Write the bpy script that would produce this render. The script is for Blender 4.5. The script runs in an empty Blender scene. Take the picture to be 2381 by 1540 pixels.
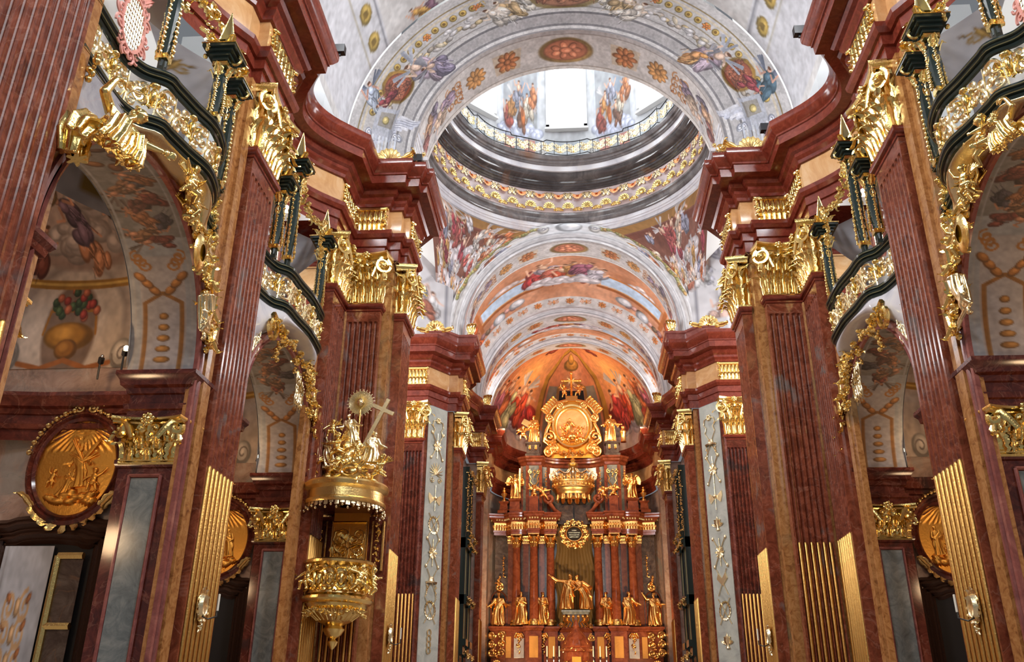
import bpy, math, random
import numpy as np
from mathutils import Matrix, Vector
PI = math.pi
rnd = random.Random(7)
SC = bpy.context.scene
COL = SC.collection

# ------------------------------------------------------------------ camera
F_PX = 2056.66
YAW, PITCH, ROLL = 0.07128959, 0.41841677, 0.01011311
cy, sy, cp, sp = math.cos(YAW), math.sin(YAW), math.cos(PITCH), math.sin(PITCH)
fw = Vector((-sy * cp, cy * cp, sp)); rt = Vector((cy, sy, 0)); up = rt.cross(fw)
cr, sr = math.cos(ROLL), math.sin(ROLL)
r2 = cr * rt + sr * up; u2 = -sr * rt + cr * up
cam_d = bpy.data.cameras.new('camera'); cam = bpy.data.objects.new('camera', cam_d); COL.objects.link(cam)
M = Matrix((r2, u2, -fw)).transposed().to_4x4(); M.translation = Vector((-0.04, 0, 1.6))
cam.matrix_world = M
cam_d.sensor_fit = 'HORIZONTAL'; cam_d.sensor_width = 36; cam_d.lens = F_PX * 36 / 2381
cam_d.clip_end = 300
SC.camera = cam

# ------------------------------------------------------------------ world, lights, exposure
w = bpy.data.worlds.new('sky'); SC.world = w; w.use_nodes = True
bg = w.node_tree.nodes['Background']; bg.inputs[0].default_value = (0.86, 0.92, 1.0, 1); bg.inputs[1].default_value = 0.20
vs = SC.view_settings; vs.view_transform = 'Standard'; vs.look = 'None'; vs.exposure = 0.0; vs.gamma = 1; vs.use_curve_mapping = False

def light(name, kind, loc, aim, energy, color=(1, 1, 1), size=1.0, size_y=None, spot=60, blend=.6):
    d = bpy.data.lights.new(name, kind); o = bpy.data.objects.new(name, d); COL.objects.link(o)
    d.energy = energy; d.color = color
    o.location = loc
    o.rotation_euler = (Vector(aim) - Vector(loc)).to_track_quat('-Z', 'Y').to_euler()
    if kind == 'AREA':
        d.shape = 'RECTANGLE'; d.size = size; d.size_y = size_y or size
    if kind == 'SPOT':
        d.spot_size = math.radians(spot); d.spot_blend = blend; d.shadow_soft_size = size
    if kind == 'POINT': d.shadow_soft_size = size
    return o
DAY = (0.95, 0.97, 1.0); WARM = (1.0, 0.66, 0.36)
light('west_window_light', 'AREA', (0, -6, 19), (0, 30, 19), 1000, DAY, 8, 8)
for s in (-1, 1):                                   # clerestory windows over the nave cornice, both sides
    for y in (4, 13, 20.8):
        light('clerestory_light', 'AREA', (s * 9.2, y, 24.5), (-s * 5, y + 4, 14), 2300, DAY, 3, 3.6)
    light('transept_window_light', 'AREA', (s * 15, 33.5, 17), (0, 33.5, 15), 2600, DAY, 6, 9)
    light('choir_window_light', 'AREA', (s * 5.45, 45.7, 20.5), (-s * 1, 45.7, 23.5), 260, DAY, 1.8, 2.0)
    light('choir_window_light', 'AREA', (s * 5.3, 52.3, 20.5), (-s * 1, 52.3, 23.5), 130, DAY, 1.2, 1.8)
light('lantern_light', 'AREA', (0, 33.7, 46.5), (0, 33.7, 0), 1500, DAY, 4, 4)

for s in (-1, 1):                                   # warm floodlights turned on the high altar
    light('altar_flood', 'SPOT', (s * 4.3, 47.5, 4.5), (-s * .5, 57.5, 11.5), 2600, WARM, .25, spot=85)
    light('altar_flood', 'SPOT', (s * 4.2, 50.0, 19.2), (0, 57.6, 16), 1500, WARM, .25, spot=80)
    light('conch_fill_light', 'SPOT', (s * 3.7, 55.6, 18.9), (-s * 1.4, 58.5, 24), 560, WARM, .2, spot=105)  # added spot to lift the dark conch, no fixture stands here
    light('chapel_lamp_light', 'POINT', (s * 9.6, 15.2, 8.5), (0, 0, 0), 60, WARM, .12)
    light('chapel_lamp_light', 'POINT', (s * 9.3, 22.9, 8.5), (0, 0, 0), 45, WARM, .12)
    light('chapel_lamp_light', 'POINT', (s * 10.2, 12.5, 5.2), (0, 0, 0), 130, WARM, .3)
    light('chapel_lamp_light', 'POINT', (s * 10.0, 20.4, 5.2), (0, 0, 0), 90, WARM, .3)

# ------------------------------------------------------------------ materials
MATS = {}
def new_mat(name):
    m = bpy.data.materials.new(name); m.use_nodes = True
    n = m.node_tree.nodes; l = m.node_tree.links
    return m, n, l, n['Principled BSDF']
def plain(name, col, rough=.5, metal=0, emit=None, es=1, bump=0, bscale=40):
    m, n, l, b = new_mat(name)
    b.inputs['Base Color'].default_value = (*col, 1); b.inputs['Roughness'].default_value = rough; b.inputs['Metallic'].default_value = metal
    if emit: b.inputs['Emission Color'].default_value = (*emit, 1); b.inputs['Emission Strength'].default_value = es
    if bump:
        g = n.new('ShaderNodeNewGeometry'); t = n.new('ShaderNodeTexNoise'); t.inputs['Scale'].default_value = bscale; t.inputs['Detail'].default_value = 5
        l.new(g.outputs['Position'], t.inputs['Vector'])
        u = n.new('ShaderNodeBump'); u.inputs['Strength'].default_value = bump; u.inputs['Distance'].default_value = .02
        l.new(t.outputs['Fac'], u.inputs['Height']); l.new(u.outputs['Normal'], b.inputs['Normal'])
    MATS[name] = m; return m
def marble(name, stops, scale=1.2, rough=.15, vein=None, vscale=1.0, vs_=.3, stretch=(1, 1, 1), dist=1.2, patch=None):
    m, n, l, b = new_mat(name)
    g = n.new('ShaderNodeNewGeometry'); mp = n.new('ShaderNodeMapping'); mp.inputs['Scale'].default_value = stretch
    l.new(g.outputs['Position'], mp.inputs['Vector'])
    t = n.new('ShaderNodeTexNoise'); t.inputs['Scale'].default_value = scale; t.inputs['Detail'].default_value = 9; t.inputs['Roughness'].default_value = .68; t.inputs['Distortion'].default_value = dist
    l.new(mp.outputs[0], t.inputs['Vector'])
    r = n.new('ShaderNodeValToRGB'); e = r.color_ramp.elements
    while len(e) < len(stops): e.new(.5)
    for i, (p, c) in enumerate(stops): e[i].position = p; e[i].color = (*c, 1)
    l.new(t.outputs['Fac'], r.inputs[0]); out = r.outputs[0]
    if patch:                                        # large patches of another stone colour
        t3 = n.new('ShaderNodeTexNoise'); t3.inputs['Scale'].default_value = patch[1]; t3.inputs['Detail'].default_value = 6; t3.inputs['Distortion'].default_value = .8
        l.new(g.outputs['Position'], t3.inputs['Vector'])
        r3 = n.new('ShaderNodeValToRGB'); r3.color_ramp.elements[0].position = patch[2]; r3.color_ramp.elements[1].position = patch[2] + .08
        r3.color_ramp.elements[0].color = (0, 0, 0, 1); r3.color_ramp.elements[1].color = (patch[3], patch[3], patch[3], 1)
        l.new(t3.outputs['Fac'], r3.inputs[0])
        x3 = n.new('ShaderNodeMix'); x3.data_type = 'RGBA'; x3.inputs['B'].default_value = (*patch[0], 1)
        l.new(r3.outputs[0], x3.inputs['Factor']); l.new(out, x3.inputs['A']); out = x3.outputs['Result']
    if vein:
        t2 = n.new('ShaderNodeTexNoise'); t2.inputs['Scale'].default_value = vscale; t2.inputs['Detail'].default_value = 7; t2.inputs['Distortion'].default_value = 1.8
        l.new(g.outputs['Position'], t2.inputs['Vector'])
        r2_ = n.new('ShaderNodeValToRGB'); k = r2_.color_ramp.elements
        k[0].position = .485; k[0].color = (0, 0, 0, 1); k[1].position = .515; k[1].color = (0, 0, 0, 1)
        mid = k.new(.5); mid.color = (vs_, vs_, vs_, 1)
        l.new(t2.outputs['Fac'], r2_.inputs[0])
        x = n.new('ShaderNodeMix'); x.data_type = 'RGBA'; x.inputs['B'].default_value = (*vein, 1)
        l.new(r2_.outputs[0], x.inputs['Factor']); l.new(out, x.inputs['A']); out = x.outputs['Result']
    l.new(out, b.inputs['Base Color']); b.inputs['Roughness'].default_value = rough
    MATS[name] = m; return m
marble('red', [(.28, (.075, .016, .008)), (.5, (.205, .050, .024)), (.74, (.35, .10, .052))], 3.2, .12, (.45, .22, .15), .8, patch=((.16, .17, .16), .9, .62, .55))
marble('cornice_red', [(.25, (.10, .016, .009)), (.5, (.19, .033, .018)), (.75, (.29, .062, .034))], 3.5, .16, patch=((.22, .2, .19), .45, .66, .5))
marble('dark_red', [(.28, (.03, .008, .006)), (.5, (.105, .022, .014)), (.76, (.24, .065, .038))], 2.6, .14, (.36, .17, .12), 1.1, patch=((.03, .025, .025), .8, .6, .7))
marble('pink_red', [(.25, (.14, .035, .03)), (.5, (.27, .085, .07)), (.78, (.42, .17, .13))], 2.2, .14, (.2, .08, .08), 1.1)
marble('ochre', [(.28, (.15, .05, .018)), (.45, (.36, .15, .045)), (.6, (.50, .24, .085)), (.75, (.30, .11, .05))], 4.5, .16, patch=((.16, .15, .09), .5, .6, .5))
marble('ochre_light', [(.25, (.50, .24, .09)), (.5, (.66, .37, .16)), (.75, (.76, .52, .30))], 1.1, .16)
marble('grey', [(.3, (.26, .25, .28)), (.5, (.38, .37, .40)), (.72, (.52, .49, .50))], 1.3, .22, (.5, .36, .33), .6)
marble('blue_grey', [(.3, (.09, .105, .11)), (.5, (.17, .195, .20)), (.7, (.28, .30, .29))], 2.6, .22)
marble('wall_pink', [(.3, (.20, .13, .10)), (.5, (.36, .24, .19)), (.7, (.46, .36, .30))], 1.5, .2, (.14, .16, .15), .9, patch=((.25, .24, .22), .7, .55, .7))
marble('pale_stone', [(.3, (.30, .31, .28)), (.5, (.42, .43, .38)), (.7, (.52, .52, .46))], 1.0, .25)
marble('lilac_white', [(.3, (.50, .49, .54)), (.5, (.66, .64, .67)), (.72, (.74, .70, .68))], .7, .14, patch=((.46, .24, .12), .16, .66, .75))
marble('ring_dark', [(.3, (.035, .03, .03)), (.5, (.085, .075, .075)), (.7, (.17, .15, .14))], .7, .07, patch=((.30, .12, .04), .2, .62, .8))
marble('ring_mid', [(.3, (.09, .08, .08)), (.5, (.17, .155, .155)), (.7, (.30, .27, .26))], .7, .08, patch=((.30, .13, .05), .2, .62, .8))
marble('ring_pink', [(.3, (.50, .38, .37)), (.55, (.60, .47, .46)), (.7, (.62, .50, .46))], .6, .2)
marble('altar_red', [(.3, (.10, .026, .012)), (.5, (.22, .055, .024)), (.72, (.32, .10, .045))], 2.2, .12)
marble('altar_dark', [(.3, (.035, .025, .02)), (.5, (.09, .065, .055)), (.7, (.18, .15, .13))], 1.6, .14, (.3, .14, .06), .9)
marble('altar_brown', [(.3, (.10, .03, .014)), (.5, (.19, .055, .022)), (.7, (.27, .10, .05))], 2.4, .14)
plain('gold', (.96, .72, .27), .17, 1, bump=.25, bscale=30)
plain('gold_rod', (.60, .34, .10), .34, 1, bump=.3, bscale=25)  # browner, darker gold: the shadow on the rods is put into the colour
plain('gold_soft', (.92, .66, .26), .27, 1, bump=.3, bscale=25)
plain('gold_pale', (1.0, .86, .54), .24, 1, bump=.2, bscale=40)
plain('gold_orange', (1.0, .57, .18), .24, 1, bump=.3, bscale=22)
plain('gold_relief', (.85, .42, .08), .42, 1, bump=.4, bscale=18)
plain('altar_panel', (.50, .25, .06), .6, .5, bump=.8, bscale=9)
plain('shell_copper', (.85, .36, .16), .3, 1)
plain('green_black', (.022, .034, .030), .16)
plain('green_line', (.40, .38, .20), .3, .6)
plain('white_plaster', (.74, .74, .72), .6, bump=.2, bscale=4)
plain('stone_white', (.66, .66, .65), .5)
plain('dark_wood', (.045, .02, .012), .3, bump=.3, bscale=20)
plain('void', (.012, .009, .008), .8)
plain('wax', (.85, .82, .7), .5)
plain('black_metal', (.012, .012, .014), .4)
plain('window_glow', (.9, .95, 1), .5, emit=(.93, .97, 1.0), es=4.5)
plain('lamp_glow', (1, .9, .7), .5, emit=(1, .82, .5), es=18)
plain('floor_stone', (.30, .24, .2), .3)
plain('pink_lattice', (.80, .36, .30), .45)
plain('drape_olive', (.16, .10, .03), .55)
plain('silver', (.8, .8, .82), .2, 1)
def paint_mat():
    m, n, l, b = new_mat('fresco')
    a = n.new('ShaderNodeAttribute'); a.attribute_name = 'Col'
    l.new(a.outputs['Color'], b.inputs['Base Color']); b.inputs['Roughness'].default_value = .62
    MATS['fresco'] = m
paint_mat()

# ------------------------------------------------------------------ mesh helpers
class MB:
    def __init__(s): s.v = []; s.f = []
    def add(s, vs, fs, T=None):
        o = len(s.v)
        if T is not None: vs = [tuple(T @ Vector(p)) for p in vs]
        s.v += [tuple(p) for p in vs]; s.f += [tuple(i + o for i in f) for f in fs]; return s
    def merge(s, other, T=None): return s.add(other.v, other.f, T)
    def box(s, a, b, T=None):
        x0, y0, z0 = a; x1, y1, z1 = b
        v = [(x0, y0, z0), (x1, y0, z0), (x1, y1, z0), (x0, y1, z0), (x0, y0, z1), (x1, y0, z1), (x1, y1, z1), (x0, y1, z1)]
        return s.add(v, [(0, 3, 2, 1), (4, 5, 6, 7), (0, 1, 5, 4), (1, 2, 6, 5), (2, 3, 7, 6), (3, 0, 4, 7)], T)
    def grid(s, P, closed_u=False, closed_v=False, T=None):
        nu = len(P); nv = len(P[0]); v = [p for r in P for p in r]; f = []
        for i in range(nu if closed_u else nu - 1):
            for j in range(nv if closed_v else nv - 1):
                a = i * nv + j; b = ((i + 1) % nu) * nv + j; c = ((i + 1) % nu) * nv + (j + 1) % nv; d = i * nv + (j + 1) % nv
                f.append((a, b, c, d))
        return s.add(v, f, T)
    def lathe(s, prof, n=24, T=None, a0=0, a1=2 * PI):
        full = abs(a1 - a0 - 2 * PI) < 1e-6
        P = [[(r * math.cos(a0 + (a1 - a0) * i / n), r * math.sin(a0 + (a1 - a0) * i / n), z) for r, z in prof] for i in range(n if full else n + 1)]
        return s.grid(P, closed_u=full, T=T)
    def tube(s, pts, r, n=6, T=None, cap=True, flat=1.0):
        pts = [Vector(p) for p in pts]; N = len(pts); rs = r if hasattr(r, '__len__') else [r] * N
        rows = []; ref = None
        for i, p in enumerate(pts):
            d = (pts[min(i + 1, N - 1)] - pts[max(i - 1, 0)])
            d = d.normalized() if d.length > 1e-9 else Vector((0, 0, 1))
            if ref is None: ref = Vector((0, 0, 1)) if abs(d.z) < .9 else Vector((1, 0, 0))
            a = d.cross(ref); a = a.normalized() if a.length > 1e-6 else d.orthogonal().normalized(); b = a.cross(d).normalized(); ref = b
            rows.append([tuple(p + rs[i] * (math.cos(2 * PI * k / n) * a + flat * math.sin(2 * PI * k / n) * b)) for k in range(n)])
        o = len(s.v); s.grid(rows, closed_v=True, T=T)
        if cap: s.f.append(tuple(o + k for k in range(n))); s.f.append(tuple(o + (N - 1) * n + k for k in reversed(range(n))))
        return s
    def ball(s, c, r, n=8, m=5, T=None):
        if not hasattr(r, '__len__'): r = (r, r, r)
        prof = [(math.sin(PI * j / m), -math.cos(PI * j / m)) for j in range(m + 1)]
        P = [[(c[0] + r[0] * a * math.cos(2 * PI * i / n), c[1] + r[1] * a * math.sin(2 * PI * i / n), c[2] + r[2] * b) for a, b in prof] for i in range(n)]
        return s.grid(P, closed_u=True, T=T)
    def extr(s, poly, y0, y1, T=None):               # polygon in x,z extruded along y
        n = len(poly); v = [(x, y0, z) for x, z in poly] + [(x, y1, z) for x, z in poly]
        f = [tuple(range(n)), tuple(reversed(range(n, 2 * n)))] + [(i, i + n, (i + 1) % n + n, (i + 1) % n) for i in range(n)]
        return s.add(v, f, T)
    def mesh(s, name, mat, smooth=None):
        me = bpy.data.meshes.new(name); me.from_pydata(s.v, [], s.f); me.validate(); me.update()
        if mat: me.materials.append(MATS[mat])
        if smooth is not None:
            me.shade_smooth() if smooth == 1 else me.set_sharp_from_angle(angle=math.radians(smooth if smooth > 1 else 40))
            if smooth != 1:
                me.shade_smooth(); me.set_sharp_from_angle(angle=math.radians(smooth if smooth > 1 else 40))
        return me
    def build(s, name, mat, parent=None, sgn=1, smooth=40):
        t = MB(); t.v = [(x * sgn, y, z) for x, y, z in s.v]; t.f = s.f if sgn > 0 else [tuple(reversed(f)) for f in s.f]
        if parent is not None:
            L = parent.matrix_world.inverted() if parent.matrix_world != Matrix.Identity(4) else None
            lx = parent['_l'] if '_l' in parent else (0, 0, 0)
            t.v = [(x - lx[0], y - lx[1], z - lx[2]) for x, y, z in t.v]
        o = bpy.data.objects.new(name, t.mesh(name, mat, smooth)); COL.objects.link(o)
        if parent is not None: o.parent = parent
        return o
EMPT = []
def thing(name, label, cat, loc=(0, 0, 0), group=None):
    o = bpy.data.objects.new(name, None); COL.objects.link(o); o.location = loc; o['_l'] = tuple(float(c) for c in loc)
    o.empty_display_size = .1
    o['label'] = label; o['category'] = cat
    if group: o['group'] = group
    EMPT.append(o); return o
def tag(o, label, cat, group=None):
    o['label'] = label; o['category'] = cat
    if group: o['group'] = group
    return o
def struct(o): o['kind'] = 'structure'; return o
def inst(me, name, parent, loc=(0, 0, 0), rz=0, scale=(1, 1, 1), rx=0, ry=0):
    o = bpy.data.objects.new(name, me); COL.objects.link(o)
    lx = parent['_l'] if parent is not None and '_l' in parent else (0, 0, 0)
    o.location = (loc[0] - lx[0], loc[1] - lx[1], loc[2] - lx[2]); o.rotation_euler = (rx, ry, rz)
    o.scale = scale if hasattr(scale, '__len__') else (scale,) * 3
    if parent is not None: o.parent = parent
    return o
def side(s): return 'left' if s < 0 else 'right'

# sweep a profile [(offset,z)] along a plan path; the outward side is to the right of travel
def sweep(path, prof, mb=None):
    mb = mb or MB(); N = len(path); rows = []
    nrm = []
    for i in range(N - 1):
        dx = path[i + 1][0] - path[i][0]; dy = path[i + 1][1] - path[i][1]; L = math.hypot(dx, dy); nrm.append((dy / L, -dx / L))
    for i in range(N):
        if i == 0: m = nrm[0]
        elif i == N - 1: m = nrm[-1]
        else:
            a, b = nrm[i - 1], nrm[i]; d = 1 + a[0] * b[0] + a[1] * b[1]; d = max(d, .25); m = ((a[0] + b[0]) / d, (a[1] + b[1]) / d)
        rows.append([(path[i][0] + m[0] * o, path[i][1] + m[1] * o, z) for o, z in prof])
    mb.grid(rows); return mb
def bow(p, q, depth, n=14):                          # shallow concave curve between two plan points, bulging by depth to the left of travel
    dx = q[0] - p[0]; dy = q[1] - p[1]; L = math.hypot(dx, dy); nx, ny = -dy / L, dx / L
    return [(p[0] + dx * t + nx * depth * math.sin(PI * t) ** .8, p[1] + dy * t + ny * depth * math.sin(PI * t) ** .8) for t in [i / n for i in range(n + 1)]]
# ------------------------------------------------------------------ fresco painter: pigments laid on a grid of points of the real surface
def lin(c): c = np.asarray(c, float) / 255.; return np.where(c <= .04045, c / 12.92, ((c + .055) / 1.055) ** 2.4)
def fbm(h, wd, cell, seed, oct=4):
    g = np.random.RandomState(seed); out = np.zeros((h, wd)); amp = 1; tot = 0
    yy = np.arange(h)[:, None]; xx = np.arange(wd)[None, :]
    for k in range(oct):
        c = max(cell / 2 ** k, 2); gh = int(h / c) + 3; gw = int(wd / c) + 3; N = g.rand(gh, gw)
        y = yy / c; x = xx / c; y0 = y.astype(int); x0 = x.astype(int); fy = y - y0; fx = x - x0; fy = fy * fy * (3 - 2 * fy); fx = fx * fx * (3 - 2 * fx)
        out += amp * ((N[y0, x0] * (1 - fx) + N[y0, x0 + 1] * fx) * (1 - fy) + (N[y0 + 1, x0] * (1 - fx) + N[y0 + 1, x0 + 1] * fx) * fy); tot += amp; amp *= .55
    return out / tot
class Canvas:                                        # x 0..asp, y 0..1 (up)
    def __init__(s, asp, h, base, seed=1, mottle=10, cell=.2):
        s.asp = asp; s.h = h; s.w = int(h * asp); s.a = np.ones((s.h, s.w, 3)) * np.array(base, float)
        s.g = random.Random(seed); s.seed = seed
        if mottle: s.a += (fbm(s.h, s.w, h * cell, seed)[..., None] - .5) * 2 * mottle * 2
    def win(s, x, y, r):
        i0 = max(int((y - r) * s.h), 0); i1 = min(int((y + r) * s.h) + 2, s.h); j0 = max(int((x - r) * s.h), 0); j1 = min(int((x + r) * s.h) + 2, s.w)
        if i1 <= i0 or j1 <= j0: return None
        Y, X = np.mgrid[i0:i1, j0:j1] / s.h; return i0, i1, j0, j1, X - x, Y - y
    def put(s, wn, m, c):
        i0, i1, j0, j1 = wn[:4]; m = np.clip(m, 0, 1)[..., None]; s.a[i0:i1, j0:j1] = s.a[i0:i1, j0:j1] * (1 - m) + np.array(c, float) * m
    def ell(s, x, y, rx, ry, c, ang=0, soft=.12, al=1):
        wn = s.win(x, y, max(rx, ry) * 1.25)
        if wn is None: return
        X, Y = wn[4:]; ca, sa = math.cos(ang), math.sin(ang); d = np.hypot((X * ca + Y * sa) / rx, (-X * sa + Y * ca) / ry)
        s.put(wn, al * np.clip((1 - d) / soft + .5, 0, 1), c)
    def vol(s, x, y, rx, ry, c, ang=0, k=.35):       # ellipse drawn in three tones, as a painter models a form
        c = np.array(c, float); s.ell(x, y, rx, ry, c * (1 - k), ang); s.ell(x + rx * .12, y + ry * .12, rx * .78, ry * .8, c, ang, .3); s.ell(x + rx * .25, y + ry * .25, rx * .4, ry * .42, np.minimum(c * 1.12 + 18, 250), ang, .6)
    def line(s, pts, wd, c, al=1):
        pts = np.array(pts, float)
        for p, q in zip(pts[:-1], pts[1:]):
            m = (p + q) / 2; r = np.hypot(*(q - p)) / 2 + wd; wn = s.win(m[0], m[1], r)
            if wn is None: continue
            X = wn[4] + m[0]; Y = wn[5] + m[1]; d = q - p; L = max(d @ d, 1e-9); t = np.clip(((X - p[0]) * d[0] + (Y - p[1]) * d[1]) / L, 0, 1)
            D = np.hypot(X - p[0] - t * d[0], Y - p[1] - t * d[1]); s.put(wn, al * np.clip((wd / 2 - D) * s.h + .5, 0, 1), c)
    def poly(s, pts, c, al=1):
        pts = np.array(pts, float); lo = pts.min(0); hi = pts.max(0); m = (lo + hi) / 2; wn = s.win(m[0], m[1], max(hi - lo) / 2 + .01)
        if wn is None: return
        X = wn[4] + m[0]; Y = wn[5] + m[1]; ins = np.zeros(X.shape, bool); n = len(pts)
        for i in range(n):
            x1, y1 = pts[i]; x2, y2 = pts[(i + 1) % n]
            if y1 == y2: continue
            ins ^= ((Y < y1) != (Y < y2)) & (X < (x2 - x1) * (Y - y1) / (y2 - y1) + x1)
        s.put(wn, ins * al, c)
    def scroll(s, x, y, r, c, wd, a0=0, turns=1.5, dr=1):
        s.line([(x + r * (1 - t * .8) * math.cos(a0 + dr * t * turns * 2 * PI), y + r * (1 - t * .8) * math.sin(a0 + dr * t * turns * 2 * PI)) for t in np.linspace(0, 1, 22)], wd, c)
    def cloud(s, x, y, r, c=(214, 212, 218)):
        for _ in range(9):
            a = s.g.uniform(0, 2 * PI); d = s.g.uniform(0, .8) * r
            s.vol(x + d * math.cos(a) * 1.3, y + d * math.sin(a) * .6, r * s.g.uniform(.35, .6), r * s.g.uniform(.25, .45), np.array(c) - s.g.uniform(0, 26), 0, .16)
    def fig(s, x, y, h, robe, skin=(222, 176, 148), lean=0., wing=None):
        g = s.g; R = np.array(robe, float); ca, sa = math.cos(lean), math.sin(lean)
        def P(u, v): return x + h * (u * ca + v * sa), y + h * (-u * sa + v * ca)
        if wing is not None:
            for sg in (-1, 1):
                for k in range(5):
                    a = g.uniform(.35, .7) + k * .16; p = P(sg * .1, .3); q = P(sg * (.1 + .42 * math.cos(a)), .3 + .42 * math.sin(a)); s.line([p, q], h * .055, np.array(wing) - k * 9)
        for k in range(7):
            u, v = g.uniform(-.2, .2), g.uniform(-.45, .1); q = P(u, v); s.vol(q[0], q[1], h * g.uniform(.09, .16), h * g.uniform(.16, .3), R * g.uniform(.72, 1.12), g.uniform(-.6, .6) - lean)
        for k in range(8):
            u, v = g.uniform(-.2, .2), g.uniform(-.5, .1); s.line([P(u, v), P(u + g.uniform(-.1, .1), v - .22)], h * .018, R * .45, .8)
            u += .02; s.line([P(u, v), P(u + g.uniform(-.08, .08), v - .2)], h * .014, np.minimum(R * 1.25 + 20, 250), .8)
        q = P(0, .18); s.vol(q[0], q[1], h * .1, h * .15, np.array(skin) if g.random() < .4 else R * 1.08, -lean)
        for sg in (-1, 1):
            e = P(sg * .2, .12 + g.uniform(-.1, .2)); s.line([P(sg * .09, .27), e], h * .06, np.array(skin) * .84); f = P(sg * g.uniform(.18, .36), .2 + g.uniform(-.2, .3)); s.line([e, f], h * .05, skin)
        q = P(g.uniform(-.03, .03), .38); s.vol(q[0], q[1], h * .062, h * .075, skin, 0, .3); q = P(.0, .43); s.ell(q[0], q[1], h * .062, h * .04, (96, 62, 40), 0, .4)
    def medallion(s, x, y, rx, ry, c=(170, 100, 70), rim=(176, 142, 70)):
        s.vol(x, y, rx, ry, rim); s.ell(x, y, rx * .82, ry * .82, np.array(c) * .7); s.ell(x, y, rx * .76, ry * .76, c)
        n = 7
        for k in range(n): a = 2 * PI * k / n; s.vol(x + rx * .4 * math.cos(a), y + ry * .4 * math.sin(a), rx * .2, ry * .22, np.array(c) * (1.05 + .2 * (k % 2)), a)
        s.vol(x, y, rx * .25, ry * .25, np.array(c) * 1.2)
    def rosette(s, x, y, r, c=(190, 140, 60), n=8):
        for k in range(n): a = 2 * PI * k / n; s.vol(x + r * .6 * math.cos(a), y + r * .6 * math.sin(a), r * .42, r * .24, c, a)
        s.vol(x, y, r * .3, r * .3, np.array(c) * .9)
    def arabesque(s, x, y, wd, ht, c=(186, 132, 74), c2=(150, 92, 50), n=3):
        for k in range(n):
            yy = y - ht / 2 + ht * (k + .5) / n
            for sg in (-1, 1):
                s.scroll(x + sg * wd * .26, yy, wd * .22, c, wd * .07, PI / 2 * sg, 1.3, sg); s.vol(x + sg * wd * .34, yy + ht / n * .34, wd * .1, wd * .06, c2, sg * .7)
            s.vol(x, yy, wd * .09, ht / n * .4, c)
    def finish(s):                                   # brushwork and hairline cracks of old lime paint
        f = fbm(s.h, s.w, 9, s.seed + 77, 2)[..., None] - .5; g_ = fbm(s.h, s.w, 40, s.seed + 78, 3)[..., None] - .5
        return lin(np.clip(s.a * (1 + .22 * f + .16 * g_), 8, 248))
def painted(name, canvas, surf, nu, nv, parent=None, sgn=1, flip=False, mirror=False):
    """surf(u,v)->xyz over u,v in 0..1; the canvas is read at the same u,v"""
    img = canvas.finish(); U = np.linspace(0, 1, nu); V = np.linspace(0, 1, nv); P = np.array([[surf(a, b) for b in V] for a in U]).reshape(-1, 3)
    P[:, 0] *= sgn
    idx = np.arange(nu * nv).reshape(nu, nv); q = np.stack([idx[:-1, :-1], idx[1:, :-1], idx[1:, 1:], idx[:-1, 1:]], -1).reshape(-1, 4)
    if (sgn < 0) != flip: q = q[:, ::-1]
    if parent is not None: P = P - np.array(parent['_l'] if '_l' in parent else (0, 0, 0))
    me = bpy.data.meshes.new(name); me.vertices.add(len(P)); me.vertices.foreach_set('co', P.ravel()); me.loops.add(q.size); me.loops.foreach_set('vertex_index', q.ravel())
    me.polygons.add(len(q)); me.polygons.foreach_set('loop_start', np.arange(len(q)) * 4); me.update(calc_edges=True); me.shade_smooth()
    uu, vv = np.meshgrid(U, V, indexing='ij')
    if mirror: uu = 1 - uu
    x = np.clip(uu * (canvas.w - 1), 0, canvas.w - 1.001); y = np.clip(vv * (canvas.h - 1), 0, canvas.h - 1.001); x0 = x.astype(int); y0 = y.astype(int); fx = (x - x0)[..., None]; fy = (y - y0)[..., None]
    c = (img[y0, x0] * (1 - fx) + img[y0, x0 + 1] * fx) * (1 - fy) + (img[y0 + 1, x0] * (1 - fx) + img[y0 + 1, x0 + 1] * fx) * fy
    at = me.color_attributes.new('Col', 'FLOAT_COLOR', 'POINT'); at.data.foreach_set('color', np.concatenate([c.reshape(-1, 3), np.ones((len(P), 1))], 1).ravel().astype(np.float32))
    me.materials.append(MATS['fresco']); o = bpy.data.objects.new(name, me); COL.objects.link(o)
    if parent is not None: o.parent = parent
    return o

# ------------------------------------------------------------------ ornament helpers
def leaf(mb, o, up, out, L, wd, curl=1.0, nt=9, nw=6, T=None):
    """acanthus leaf: rises along up, its tip curls outwards"""
    o = Vector(o); up = Vector(up).normalized(); out = Vector(out).normalized(); sd = up.cross(out).normalized(); rows = []
    for i in range(nt + 1):
        t = i / nt; a = max(0, t - .55) / .45 * curl * 2.6
        r = L * .17 * curl
        if t < .55: c = up * (L * t * 1.25) + out * (L * .12 * t * t)
        else: c = up * (L * .69 + r * math.sin(a) * 1.0) + out * (L * .05 + r * (1 - math.cos(a)) * 1.1)
        wv = wd * .5 * (math.sin(PI * min(1, .22 + t * .86)) ** .6) * (1 + .2 * math.sin(t * 20)) * (1 - .35 * max(0, t - .7) / .3)
        rows.append([tuple(o + c + sd * (wv * u) + out * (.10 * wd * math.cos(u * 7.5) - .16 * wd * u * u)) for u in [(-1 + 2 * k / nw) for k in range(nw + 1)]])
    mb.grid(rows, T=T); return mb
def spiral(c, r, turns=1.75, a0=0, dr=1, ax='xz', n=26, y=0, grow=.0):
    p = []
    for i in range(n + 1):
        t = i / n; a = a0 + dr * t * turns * 2 * PI; q = r * (1 - t) ** .8 + .04 * r
        p.append((c[0] + q * math.cos(a), y + grow * t, c[1] + q * math.sin(a)))
    return p
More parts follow.
